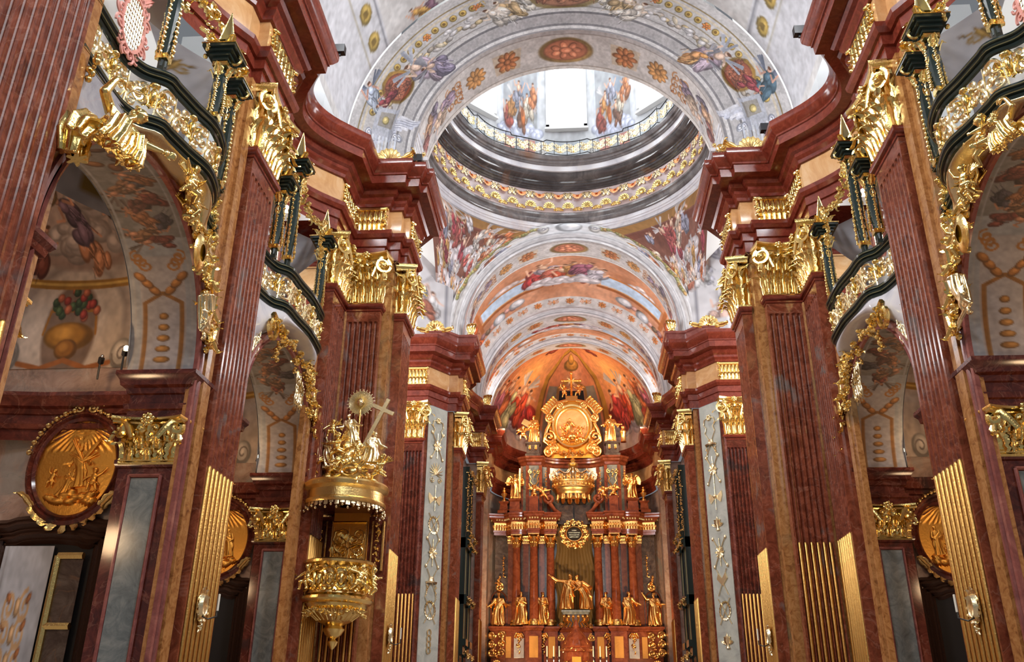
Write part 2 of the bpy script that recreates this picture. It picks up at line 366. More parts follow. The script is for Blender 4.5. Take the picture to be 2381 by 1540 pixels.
def cscroll(mb, x0, z0, x1, z1, r, y=0, th=.03, sg=1, T=None, n=6):
    """an S/C scroll between two points with a volute at both ends (x,z plane)"""
    dx, dz = x1 - x0, z1 - z0; L = math.hypot(dx, dz); ax, az = dx / L, dz / L; nx, nz = -az * sg, ax * sg
    def loc(a, b): return (x0 + ax * a + nx * b, y, z0 + az * a + nz * b)
    pts = []
    for i in range(15):
        t = i / 14; a = (1.5 * 2 * PI) * (1 - t); q = r * (.15 + .85 * t); pts.append(loc(r + q * math.cos(PI / 2 + a) , r - r + q * math.sin(PI / 2 + a) ))
    for i in range(1, 8): t = i / 8; pts.append(loc(r + (L - 2 * r) * t, r + math.sin(PI * t) * L * .10))
    for i in range(15):
        t = i / 14; a = (1.5 * 2 * PI) * t; q = r * (1 - .85 * t); pts.append(loc(L - r + q * math.cos(PI / 2 - a), q * math.sin(PI / 2 - a)))
    rs = [th * (.6 + .7 * math.sin(PI * i / (len(pts) - 1))) for i in range(len(pts))]
    mb.tube(pts, rs, n, T=T); return mb
def shell(mb, r, T=None, n=9, dome=.35):
    rows = []
    for i in range(n * 4 + 1):
        a = PI * (-.08 + 1.16 * i / (n * 4)); k = .5 + .5 * math.cos(i * PI / 2); rows.append([(q * r * (1 + .06 * k) * math.cos(a), -dome * r * (math.sin(PI * min(q, .98) * .62)) * (1 + .0 * k) - .09 * r * k * q, q * r * (1 + .06 * k) * math.sin(a)) for q in (0.05, .3, .55, .8, 1)])
    mb.grid(rows, T=T); mb.ball((0, -.2 * r, 0), (.2 * r, .18 * r, .16 * r), T=T); return mb
def garland(mb, pts, r, seed=1, dens=1.0, T=None):
    g = random.Random(seed)
    for p, q in zip(pts[:-1], pts[1:]):
        p = Vector(p); q = Vector(q); n = max(2, int((q - p).length / r * 1.3 * dens))
        for i in range(n):
            c = p.lerp(q, i / n) + Vector((g.uniform(-1, 1), g.uniform(-1, 1), g.uniform(-1, 1))) * r * .6
            k = r * g.uniform(.35, .75); mb.ball(c, (k, k, k * g.uniform(.7, 1.3)), 6, 4, T=T)
            if i % 3 == 0: d = Vector((g.uniform(-1, 1), g.uniform(-1, 1), g.uniform(-1, .2))); leaf(mb, c, d, d.orthogonal(), r * 2.0, r * 1.1, 1, 4, 2, T=T)
    return mb
CAPS = {}
def capital_parts(wd, h, d, nl, key):
    k = (round(wd, 2), round(h, 2), round(d, 2), key)
    if k in CAPS: return CAPS[k]
    W2 = wd / 2; out = []
    def done(m, nm): out.append((nm, m.mesh(nm, key, 50)))
    m = MB(); rows = []
    for i in range(9):
        t = i / 8; e = .01 + .13 * t ** 3
        rows.append([(-W2 * .93 - e * .4, d, h * .86 * t), (-W2 * .93 - e * .4, -e, h * .86 * t), (0, -.02 - e, h * .86 * t), (W2 * .93 + e * .4, -e, h * .86 * t), (W2 * .93 + e * .4, d, h * .86 * t)])
    m.grid([[r[j] for r in rows] for j in range(5)])
    for z in (0, .06): m.tube([(-W2 - .02, d, z), (-W2 - .02, -.05, z), (W2 + .02, -.05, z), (W2 + .02, d, z)], .045, 6)
    done(m, 'capital')
    for row, (z0, L, n, off) in enumerate(((.04, h * .46, nl, 0), (h * .30, h * .48, nl - 1, 1))):
        for j in range(n):
            x = -W2 + wd * (j + .5 + off * .5) / nl if not off else -W2 + wd * (j + 1) / nl; m = MB()
            leaf(m, (x, -.075 - .03 * row, z0), (0, -.10, 1), (0, -1, 0), L, wd / nl * 1.12, 1.1)
            leaf(m, (x, -.11 - .03 * row, z0), (0, -.14, 1), (0, -1, 0), L * .72, wd / nl * .55, .9); done(m, 'acanthus_leaf')
        for sg in (-1, 1):
            m = MB(); leaf(m, (sg * (W2 + .0), -.05, z0), (sg * .06, -.05, 1), (sg * .75, -.65, 0), L, wd / nl * 1.05, 1.15)
            leaf(m, (sg * (W2 + .0), d * .6, z0), (sg * .08, 0, 1), (sg, 0, 0), L, wd / nl, 1.15); done(m, 'acanthus_leaf')
    zt = h * .74; R = h * .15
    for sg in (-1, 1):                               # corner volutes and their stalks
        m = MB(); T = Matrix.Translation((sg * (W2 + .02), -.20, zt)) @ Matrix.Rotation(sg * math.radians(32), 4, 'Z')
        p = [(sg * -wd * .30, .05, -h * .26), (sg * -wd * .2, .03, -h * .05), (sg * -.08, 0, R * .95)] + spiral((0, 0), R, 1.8, PI / 2, -sg)
        m.tube(p, [.03, .04] + [.05] * (len(p) - 2), 6, T=T, flat=1.6)
        m.ball((0, 0, 0), (R * .35, .10, R * .35), T=T); m.ball((0, .06, 0), (R * .9, .05, R * .9), 10, 6, T=T)
        p = [(sg * wd * .22, -.16, zt - h * .24), (sg * wd * .2, -.18, zt - .02)] + spiral((sg * wd * .12, zt), R * .55, 1.5, 0 if sg > 0 else PI, sg, y=-.22)
        m.tube(p, .026, 5, flat=1.5)
        T2 = Matrix.Translation((sg * (W2 + .12), -.3, zt - R * 1.1)); leaf(m, (0, 0, 0), (sg * .2, -.2, -1), (sg * .6, -.8, .1), h * .22, .2, 1, T=T2, nt=6, nw=4); done(m, 'volute')
    m = MB(); N = 12; pr = [(0, h * .86), (.05, h * .87), (.06, h * .91), (.10, h * .93), (.13, h * .95), (.13, h)]
    rows = [[(x, -.10 - .16 * abs(x / (W2 + .16)) ** 2.2 - o, z) for x in np.linspace(-W2 - .16, W2 + .16, N)] + [(W2 + .14 + o, d, z)] for o, z in pr]
    rows = [[(-W2 - .14 - pr[i][0], d, pr[i][1])] + r for i, r in enumerate(rows)]
    m.grid([[r[j] for r in rows] for j in range(len(rows[0]))])
    top = rows[-1]; m.add(top, [tuple(range(len(top)))]); done(m, 'abacus'); m = MB()
    for k2 in range(6): a = k2 * PI / 3 + .3; m.ball((math.cos(a) * .085, -.3, h * .93 + math.sin(a) * .085), (.06, .05, .06), 7, 4)
    m.ball((0, -.32, h * .93), .07); leaf(m, (0, -.22, h * .66), (0, -.15, 1), (0, -1, 0), h * .22, .18, 1, 6, 4); done(m, 'flower')
    CAPS[k] = out; return out
def capital(parent, loc, rz, wd, h=1.75, d=.3, nl=4, key='gold', name='capital'):
    ps = capital_parts(wd, h, d, nl, key); root = inst(ps[0][1], name, parent, loc, rz)
    for nm, me in ps[1:]: o = bpy.data.objects.new(nm, me); COL.objects.link(o); o.parent = root
    return root
def flutes_mesh(wd, z0, z1, n, depth=.045, ztop=None):
    """front face at y=0 with n vertical flutes with rounded heads between z0 and z1"""
    pitch = wd * .93 / n; r = pitch * .39; xs = [-wd / 2]; 
    for i in range(n):
        c = -wd * .465 + pitch * (i + .5); xs += [c - r * math.cos(PI * k / 6) for k in range(7)]
    xs.append(wd / 2); cs = [-wd * .465 + pitch * (i + .5) for i in range(n)]
    zs = [z0, z1 - .35 - r] + [z1 - .35 - r * (1 - math.sin(PI / 2 * k / 4)) for k in range(1, 5)] + [z1 - .33, z1]
    P = []
    for x in xs:
        c = min(cs, key=lambda q: abs(q - x)); col = []
        for z in zs:
            dz = max(0, (z - (z1 - .35 - r)) / r); q = 1 - ((x - c) / r) ** 2 - dz * dz
            col.append((x, depth * 1.5 * math.sqrt(q) if q > 1e-6 else 0, z))
        P.append(col)
    m = MB(); m.grid(P); return m, cs, r
def pilaster(name, label, cx, cyy, rz, wd, n, sgn_name=None, zc=13.6, z0=0, group='fluted pilasters', mat='red', gilt=6.15, depth=.3, caph=1.75, gz0=2.0, capmat='gold', trim_side='ochre'):
    T = Matrix.Translation((cx, cyy, 0)) @ Matrix.Rotation(rz, 4, 'Z'); th = thing(name, label, 'pilaster', (cx, cyy, 0), group)
    m, cs, r = flutes_mesh(wd, z0, zc - .22, n)
    m.add([(-wd / 2, 0, z0), (-wd / 2, depth, z0), (-wd / 2, depth, zc - .2), (-wd / 2, 0, zc - .2)], [(3, 2, 1, 0)]); m.add([(wd / 2, 0, z0), (wd / 2, depth, z0), (wd / 2, depth, zc - .2), (wd / 2, 0, zc - .2)], [(0, 1, 2, 3)])
    a = MB(); a.merge(m, T); a.build('shaft', mat, th)
    a = MB(); path = [(-wd / 2, depth), (-wd / 2, 0), (wd / 2, 0), (wd / 2, depth)]
    a.merge(sweep(path, [(0, zc - .24), (.03, zc - .22), (.03, zc - .16), (.07, zc - .14), (.11, zc - .08), (.11, zc), (0, zc + .02)]), T); a.build('neck_moulding', 'cornice_red', th)
    a = MB(); a.box((-wd / 2 - .1, 0.02, zc - .02), (wd / 2 + .1, depth, zc + .01), T); a.merge(MB())
    for c in cs:
        g = MB(); R = r * .72; prof = [(0, gilt + R), (R * .7, gilt + R * .7), (R, gilt), (R, gz0)]
        g.lathe(prof, 8, T=Matrix.Translation((c, .0, 0))); b = MB(); b.merge(g, T); b.build('gilded_rod', 'gold_rod', th, smooth=60)
    capital(th, (cx, cyy, zc), rz, wd, caph, depth, key=capmat)
    return th
# ------------------------------------------------------------------ the setting
fl = MB().box((-16, -10, -.3), (16, 62, 0)); struct(fl.build('floor', 'floor_stone'))
ZS, RA = 19.4, 5.3                                   # springing height and radius of the great arches
ARCH_P = [(0, 15.30), (0, 15.66), (.06, 15.68), (.06, 15.95), (.12, 15.97), (.2, 16.08), (.22, 16.2), (0, 16.26)]
FRZ_P = [(.0, 16.2), (.035, 16.4), (.05, 16.75), (.02, 17.2)]
COR_P = [(.0, 17.12), (.10, 17.14), (.12, 17.24), (.2, 17.34), (.2, 17.44), (.30, 17.5), (.36, 17.6), (.36, 17.66), (.66, 17.70), (.68, 17.96), (.72, 17.98), (.72, 18.04), (.78, 18.1), (.88, 18.26), (.9, 18.34), (.9, 18.48), (.86, 18.5), (-.1, 18.62), (-.9, 18.66)]
NAVE = [(-7.17, 5.9), (-7.17, 9.95), (-7.42, 9.95), (-7.42, 10.5)] + bow((-7.42, 10.6), (-7.42, 15.5), .85)[1:-1] + [(-7.42, 15.6), (-7.42, 16.15), (-7.17, 16.15), (-7.17, 18.05), (-7.42, 18.05), (-7.42, 18.6)] \
    + bow((-7.42, 18.7), (-7.3, 22.6), .95)[1:-1] + [(-7.25, 22.7), (-7.05, 22.9), (-7.05, 24.7), (-5.95, 24.7), (-5.95, 24.95), (-5.55, 24.95), (-5.55, 25.35), (-5.35, 25.35), (-5.35, 26.95), (-5.55, 26.95), (-5.55, 27.4), (-6.6, 28.7), (-15, 28.7)]
CHOIR = [(-15, 38.9), (-6.75, 38.9), (-5.95, 40.05), (-5.55, 40.05), (-5.55, 40.45), (-5.35, 40.45), (-5.35, 41.95), (-5.6, 41.95), (-5.6, 42.8)] + bow((-5.6, 42.9), (-5.95, 47.2), .62)[1:-1] + \
    [(-5.95, 47.3), (-5.95, 49.3), (-5.2, 49.3), (-5.2, 50.8), (-5.5, 50.8), (-5.5, 51.3)] + bow((-5.5, 51.4), (-5.4, 53.6), .5)[1:-1] + [(-5.4, 53.7), (-5.1, 53.7), (-5.1, 54.9)] + [(-5.3 * math.cos(a), 55.2 + 5.0 * math.sin(a)) for a in [PI / 2 * k / 12 for k in range(1, 13)]]
WALLH = 15.32; RELIEFS = []
for s in (-1, 1):
    sg = -s
    S = lambda mb, nm, mt, sm=30: struct(mb.build(nm, mt, None, sg, sm))
    for nm, path in (('nave', NAVE), ('choir', CHOIR)):
        tr = thing('entablature', f'dark red marble entablature with ochre frieze above the {nm} pilasters, {side(s)} side', 'entablature', (0, 0, 15.3))
        sweep(path, ARCH_P).build('architrave', 'cornice_red', tr, sg, 25)
        sweep(path, FRZ_P).build('frieze', 'ochre_light', tr, sg, 25)
        sweep(path, COR_P).build('cornice', 'cornice_red', tr, sg, 25)
        if nm == 'nave': ENT = tr
        # gilded fluted panels over the pilasters
        fr = [((-7.17, 8.9), 1.5, PI / 2), ((-7.17, 17.1), 1.5, PI / 2), ((-7.05, 23.8), 1.3, PI / 2), ((-6.45, 24.7), .95, 0), ((-5.35, 26.15), 1.2, PI / 2)] if nm == 'nave' else [((-7.35, 38.9), 1.0, 0), ((-5.35, 41.2), 1.2, PI / 2), ((-5.62, 49.3), .6, 0), ((-5.2, 50.05), 1.2, PI / 2)]
        for (x, y), wd, rz in fr:
            m = MB(); nb = 6
            for k in range(nb):
                c = -wd / 2 + wd * (k + .5) / nb; m.lathe([(0, 17.02), (wd / nb * .3, 16.98), (wd / nb * .36, 16.7), (wd / nb * .3, 16.5)], 8, T=Matrix.Translation((c, -.07, 0)))
                leaf(m, (c, -.08, 16.28), (0, -.1, 1), (0, -1, 0), .36, wd / nb * 1.15, 1.1, 6, 4)
            m.box((-wd / 2, -.07, 16.24), (wd / 2, .05, 16.3)); m.box((-wd / 2, -.1, 17.02), (wd / 2, .05, 17.1)); m.box((-wd / 2, -.05, 16.24), (wd / 2, .04, 17.1))
            for q in (-1, 1): garland(m, [(q * wd / 2, -.1, 17.05), (q * wd / 2, -.14, 16.3)], .09, 5)
            T = Matrix.Translation((x, y, 0)) @ Matrix.Rotation(rz, 4, 'Z'); MB().merge(m, T).build('gilded_panel', 'gold', tr, sg, 50)
    # plain walls behind the order
    # bay walls with chapel arch and balcony opening
    for bi, (y0, y1, yc, r) in enumerate(((9.95, 16.2, 12.92, 2.75), (18.05, 23.6, 20.8, 2.6))):
        m = MB(); xw = -7.42; zs = 7.9; xb = -8.75; z1 = 11.0
        N = 40; ys = sorted(set([y0, y1, yc - r, yc + r] + [yc + r * math.cos(PI * k / N) for k in range(N + 1)]))
        lo = lambda y: zs + math.sqrt(max(0, r * r - (y - yc) ** 2)) if yc - r <= y <= yc + r else 0
        for a, b in zip(ys[:-1], ys[1:]):
            if b <= yc - r + 1e-6 or a >= yc + r - 1e-6: m.add([(xw, a, 0), (xw, b, 0), (xw, b, z1), (xw, a, z1)], [(0, 1, 2, 3)])
            else: m.add([(xw, a, lo(a)), (xw, b, lo(b)), (xw, b, z1), (xw, a, z1)], [(0, 1, 2, 3)])
        for ya, yb in ((y0, yc - r - .15), (yc + r + .15, y1)): m.add([(xw, ya, z1), (xw, yb, z1), (xw, yb, WALLH), (xw, ya, WALLH)], [(0, 1, 2, 3)])
        S(m, f'wall_{side(s)}', 'grey')
        # moulded archivolt and jambs
        m = MB(); rows = []
        pr = [(0.0, 0), (0.0, -.08), (.05, -.10), (.07, -.06), (.13, -.06), (.15, -.11), (.22, -.11), (.25, -.03), (.25, 0)]
        prof = [(r + 0 + a, b) for a, b in pr]
        angs = [PI * k / 48 for k in range(49)]
        P = [[(xw - b * 1.0, yc + q * math.cos(a), zs + q * math.sin(a)) for q, b in prof] for a in angs]
        P = [[(xw - b, yc + q, 0) for q, b in prof]] + P + [[(xw - b, yc - q, 0) for q, b in prof]]
        m.grid(P); struct(m.build('trim_1', 'pink_red', None, sg, 30))
        # spandrel gilded arabesques
        # soffit of the arch, frescoed; jambs pink marble
        cv = Canvas(9.5, 130, (122, 116, 112), 30 + bi, 12)
        cv.poly([(0, 0), (3.1, 0), (3.1, 1), (0, 1)], (150, 152, 158), .75)  # crown left darker than the far jamb; arch shade laid into the pigment
        for x0 in (0, 6.4):
            cv.poly([(x0 + .25, .16), (x0 + 2.7, .16), (x0 + 2.7, .84), (x0 + .25, .84)], (160, 146, 142), .6)
            for y_ in (.22, .78): cv.line([(x0 + .3, y_), (x0 + 1.75, y_)], .07, (128, 84, 34))
            cv.line([(x0 + .3, .22), (x0 + .3, .78)], .07, (128, 84, 34)); cv.vol(x0 + .22, .5, .1, .28, (138, 96, 44)); cv.line([(x0 + 1.75, .22), (x0 + 1.95, .5), (x0 + 1.75, .78)], .07, (128, 84, 34))
            for k in range(5): cv.vol(x0 + .6 + .22 * k, .5, .07, .13 - .014 * k, (146, 98, 42)); 
            for q in (-1, 1):
                for k in range(3): cv.vol(x0 + 2.0 + .14 * k, .5 + q * (.12 + .1 * k), .12, .07, (150, 96, 42), q * .7); cv.scroll(x0 + 2.5 + .1 * k, .5 + q * (.2 + .06 * k), .12, (150, 98, 42), .04, 0, 1.3, q)
        for k in range(9): cv.fig(3.0 + .2 * k, .5 + .22 * math.sin(k * 2.3), .55, [(110, 52, 40), (130, 90, 60), (70, 60, 66), (150, 96, 60), (90, 50, 40)][k % 5], (176, 122, 92), cv.g.uniform(-1.4, 1.4), (120, 104, 96) if k % 3 == 0 else None)
        for k in range(10): cv.vol(4.9 + .14 * k, .5 + .26 * math.sin(k * 1.9), .14, .10, [(110, 66, 40), (130, 82, 44), (84, 54, 40)][k % 3], k)
        cv.line([(0, .07), (9.5, .07)], .03, (150, 146, 146)); cv.line([(0, .93), (9.5, .93)], .03, (150, 146, 146))
        def sof(u, v, xw=xw, xb=xb, yc=yc, r=r, zs=zs):
            a = -.14 + u * (PI + .28); a2 = min(max(a, 0), PI); z = zs + r * math.sin(a2) - (max(0, -a) + max(0, a - PI)) * .2
            return (xw + (xb - xw) * v, yc + r * math.cos(a2), z)
        struct(painted('ceiling', cv, sof, 420, 56, None, sg))
        # chapel room
        ye = yc + r + (1.35 if bi == 0 else 1.2); xo = -13.2
        m = MB(); m.add([(xb, ye, 0), (xo, ye, 0), (xo, ye, 8.6), (xb, ye, 8.6)], [(0, 1, 2, 3)]); m.add([(xb, yc + r + .5, 0), (xb, ye, 0), (xb, ye, 9.6), (xb, yc + r + .5, 9.6)], [(0, 1, 2, 3)]); m.add([(xb, yc - r, 0), (xb, yc - r - 1.5, 0), (xb, yc - r - 1.5, 12), (xb, yc - r, 12)], [(0, 1, 2, 3)])
        S(m, 'wall_east' if s < 0 else 'wall_east', 'wall_pink')
        m = MB(); m.add([(xo, yc - r - 1.5, 0), (xo, ye, 0), (xo, ye, 13), (xo, yc - r - 1.5, 13)], [(0, 1, 2, 3)]); m.add([(xw, yc - r - .01, 0), (xb, yc - r - .01, 0), (xb, yc - r - .01, 8.1), (xw, yc - r - .01, 8.1)], [(0, 1, 2, 3)]); S(m, 'wall_west', 'wall_pink')
        m = MB(); rows = [[(x, yc + q * math.sqrt(max(0.01, 1 - 0)), zs + math.sqrt(max(0, r * r - q * q)) + k * 6) for q in np.linspace(-r, r, 30)] for x, k in ((xb - .02, 0), (xb - .02, 1))]; m.grid(rows); S(m, 'wall_north', 'white_plaster')
        # chapel vault painting over the east wall
        cv = Canvas(1.05, 330, (158, 138, 124), 50 + bi + (4 if s > 0 else 0), 8)
        cv.poly([(0, 0), (1.05, 0), (1.05, .42), (0, .42)], (178, 160, 148), .7)
        cv.ell(.52, .17, .30, .26, (150, 134, 124)); cv.ell(.52, .16, .27, .24, (190, 172, 158)); cv.ell(.52, .14, .14, .20, (120, 96, 80))
        cv.vol(.52, .12, .13, .055, (156, 104, 32)); cv.vol(.52, .07, .06, .04, (140, 88, 26)); cv.line([(.38, .13), (.40, .22), (.64, .22), (.66, .13)], .012, (150, 98, 34))
        for k in range(26): a = cv.g.uniform(0, PI); d = cv.g.uniform(.03, .13); cv.vol(.52 + d * math.cos(a), .19 + d * math.sin(a) * .9, .02, .02, [(140, 48, 36), (64, 80, 46), (170, 90, 60), (50, 66, 40)][k % 4])
        for q in (-1, 1): cv.vol(.52 + q * .30, .05, .06, .06, (168, 156, 146)); cv.scroll(.52 + q * .30, .05, .05, (110, 96, 88), .008, 0, 1.4, q); cv.line([(.52 + q * .24, .02), (.52 + q * .12, .0), (.52, .03)], .02, (150, 88, 40))
        cv.line([(.52 + .52 * math.cos(a), .46 - .13 * math.sin(a)) for a in np.linspace(0, PI, 24)], .04, (150, 106, 42)); cv.line([(.52 + .52 * math.cos(a), .462 - .13 * math.sin(a)) for a in np.linspace(0, PI, 24)], .012, (200, 160, 84))
        cv.ell(.5, .70, .40, .30, (120, 92, 80)); cv.ell(.5, .70, .38, .285, (176, 150, 136), 0, .3)
        for k in range(5): cv.cloud(.5 + cv.g.uniform(-.25, .25), .55 + cv.g.uniform(-.05, .25), .12, (170, 152, 142))
        for k, c_ in enumerate([(160, 90, 50), (90, 60, 48), (180, 120, 84), (110, 84, 96), (186, 140, 90), (120, 60, 44)]): cv.fig(.28 + .09 * k, .62 + .14 * math.sin(k * 2.1), .22, c_, (196, 140, 110), cv.g.uniform(-.8, .8))
        def vlt(u, v, xb=xb, xo=xo, ye=ye):
            x = xb + (xo - xb) * u; h = v * 6.2
            if h < 1.6: return (x, ye - .02, 8.5 + h)
            a = min((h - 1.6) / 3.4, PI / 2); b = max(0, (h - 1.6) - 3.4 * PI / 2)
            bulge = math.sin(PI * u) ** .5
            return (x, ye - .02 - 3.4 * (1 - math.cos(a)) - b, 10.1 + (2.0 + .9 * bulge) * math.sin(a))
        struct(painted('ceiling', cv, vlt, 200, 270, None, sg))
        # chapel order: panelled pilaster, capital, lower entablature
        yp = yc + r + .24; fx0, fx1 = -8.6, -7.5; px = (fx0 + fx1) / 2
        th = thing('chapel_pilaster', f'{"near" if bi == 0 else "far"} chapel pier on the {side(s)} with an inset grey stone panel', 'pilaster', (s * -px, yp + .3, 0))
        m = MB().box((fx0, yp - .12, 0), (fx1, yp + .6, 7.2)); m.build('shaft', 'dark_red', th, sg, 25)
        m = MB().box((fx1, yp - .1, 0), (fx1 + .03, yp + .5, 6.1)); m.build('side_strip', 'pink_red', th, sg, 25)
        m = MB().box((fx0 + .3, yp - .15, .6), (fx1 - .28, yp - .1, 5.75)); o = m.build('stone_panel', 'blue_grey', th, sg, 25)
        m = MB()
        for w_, y_ in ((0, .0), (.03, .03)):
            for (ax, az), (bx, bz) in (((fx0 + .26, .5), (fx0 + .26, 5.8)), ((fx0 + .26, 5.8), (fx1 - .24, 5.8)), ((fx1 - .24, 5.8), (fx1 - .24, .5))): m.tube([(ax, yp - .14 - y_, az), (bx, yp - .14 - y_, bz)], .035 - w_ * .3, 5)
        m.build('panel_frame', 'pink_red', th, sg)
        m = MB(); sweep([(fx1, yp + .5), (fx1, yp - .12), (fx0, yp - .12), (fx0, yp + .5)][::-1], [(0, 5.94), (.04, 5.96), (.07, 6.03), (.07, 6.1), (0, 6.12)], m); m.build('neck_moulding', 'dark_red', th, sg)
        capital(th, (s * -px, yp - .12, 6.04), 0, 1.02, .84, .5, 3)
        lp = [(7.35, 0)]
        path = [(fx1 - .02, yp + 1.0), (fx1 - .02, yp - .16), (fx0 - .02, yp - .16), (fx0 - .02, ye - .6)] + [(fx0 - .05 - .55 * (1 - math.cos(a)), ye - .6 + .5 * math.sin(a)) for a in np.linspace(0.1, PI / 2, 6)] + [(-11, ye - .1), (-12.2, ye - .25), (-12.8, ye - 1), (-13.1, ye - 3)]
        pr = [(0, 6.86), (0, 7.08), (.05, 7.1), (.08, 7.2), (0, 7.22), (0, 7.40), (.05, 7.42), (.08, 7.52), (.16, 7.56), (.18, 7.66), (.25, 7.76), (.25, 7.84), (0, 7.9), (-.5, 7.92)]
        sweep(path, [(-a, z) for a, z in pr]).build('trim_2', 'dark_red', None, sg, 25)['kind'] = 'structure'
        # door
        dx = (-10.3) if bi == 0 else -10.2; dw = .95
        m = MB()
        for k, (o_, d_) in enumerate(((.0, .10), (.1, .2), (.2, .14), (.32, .22), (.42, .12))):
            pts = [(dx - dw - o_, ye - d_ / 2, 0), (dx - dw - o_, ye - d_ / 2, 4.72 + o_)] + [(dx - dw + 2 * dw * t - o_ * (1 - 2 * t), ye - d_ / 2, 4.72 + o_ + .12 * math.sin(PI * t) * (1 if .15 < t < .85 else .3)) for t in np.linspace(.08, .92, 14)] + [(dx + dw + o_, ye - d_ / 2, 4.72 + o_), (dx + dw + o_, ye - d_ / 2, 0)]
            m.tube(pts, .08, 4)
        dn = 1 + bi
        dr = struct(m.build(f'door_{dn}', 'dark_wood', None, sg))
        MB().box((dx - dw, ye - .05, 0), (dx + dw, ye - .03, 4.75)).build('doorway', 'void', dr, sg)
        # oval gilded relief
        ocx, ocz = dx + .22, 6.28; oa, ob = .82, .98
        rl = thing('oval_relief', f'gilded oval relief in a red frame above the {"near" if bi == 0 else "far"} chapel door, {side(s)} side', 'relief', (-s * ocx, ye - .1, ocz), None)
        m = MB(); P = [[(ocx + (oa + q) * math.cos(a), ye - .08 - d_, ocz + (ob + q) * math.sin(a)) for q, d_ in ((0, 0), (.0, .08), (.05, .13), (.09, .09), (.13, .15), (.2, .1), (.2, 0))] for a in [2 * PI * k / 60 for k in range(60)]]; m.grid(P, closed_u=True); m.build('frame', 'dark_red', rl, sg, 40)
        gg = np.random.RandomState(9 + bi + (s > 0) * 3); bl = [(gg.uniform(-.5, .5), gg.uniform(-.72, -.5), gg.uniform(.06, .14), gg.uniform(.04, .08)) for _ in range(26)]
        P = []
        for i in range(60):
            rr = i / 59; row = []
            for k in range(90):
                a = 2 * PI * k / 90; x = rr * oa * math.cos(a); z = rr * ob * math.sin(a); h = .05 * (1 - rr)
                for bx, bz, p_, q_ in bl:
                    d2 = ((x - bx) / p_) ** 2 + ((z - bz) / q_) ** 2
                    if d2 < 1: h = max(h, .03 + (p_ + q_) * .55 * math.sqrt(1 - d2))
                if z > .35: h += .012 * math.cos(math.atan2(x, .95 - z) * 40)
                row.append((ocx + x, ye - .1 - h, ocz + z))
            P.append(row)
        MB().grid(P, closed_v=True).build('relief_plate', 'gold_relief', rl, sg, 50)
        m = MB()
        for k in range(30):
            a = PI * (.08 + .84 * k / 29); 
            if abs(a - PI / 2) > .22: m.ball((ocx + (oa + .24) * math.cos(a), ye - .2, ocz + (ob + .24) * math.sin(a)), .035 + .03 * (k % 2), 6, 4)
        for q in (-1, 1): m.tube(spiral((ocx + q * .13, ocz + ob + .27), .11, 1.5, PI / 2, -q, y=ye - .2), .028, 5); leaf(m, (ocx + q * .72, ye - .2, ocz - .82), (q * .7, -.1, .8), (q, -1, 0), .42, .22)
        for k in range(9): a = -PI / 2 + (k - 4) * .16; leaf(m, (ocx + (oa + .18) * math.cos(a), ye - .18, ocz + (ob + .18) * math.sin(a)), (math.sin((k - 4) * .5), -.1, -.6 + abs(k - 4) * .25), (0, -1, 0), .24, .14, 1, 5, 3)
        m.build('gilded_leaves', 'gold_soft', rl, sg, 50); RELIEFS.append((rl, s, bi, ocx, ye, ocz))
# outer transept and nave shell so light stays inside
for s in (-1, 1):
    sg = -s
    m = MB(); m.add([(-15.5, 28.7, 0), (-15.5, 38.9, 0), (-15.5, 38.9, 26), (-15.5, 28.7, 26)], [(0, 1, 2, 3)]); struct(m.build('wall_' + side(s), 'white_plaster', None, sg))
    m = MB(); sweep(NAVE[-10:], [(-.16, 0), (-.16, WALLH)], m); struct(m.build('wall_' + side(s), 'ochre', None, sg, 20))
    m = MB(); sweep(CHOIR[:9], [(-.16, 0), (-.16, WALLH)], m); struct(m.build('wall_' + side(s), 'ochre', None, sg, 20))
    m = MB(); sweep(CHOIR[8:], [(-.16, 0), (-.16, WALLH)], m); struct(m.build('wall_' + side(s), 'wall_pink', None, sg, 20))
    m = MB()                                          # ochre strips beside the nave pilasters
    for a, b in ((7.6, 8.0), (9.8, 10.3), (15.68, 16.3), (17.95, 18.35), (22.75, 23.05)): m.box((-7.5, a, 0), (-7.36, b, 15.3))
    for a, b in ((15.95, 16.3), (17.9, 18.1), (22.85, 23.1)): m.box((-7.45, a, 0), (-7.28, b, 15.3))
    struct(m.build('trim_3', 'ochre', None, sg))
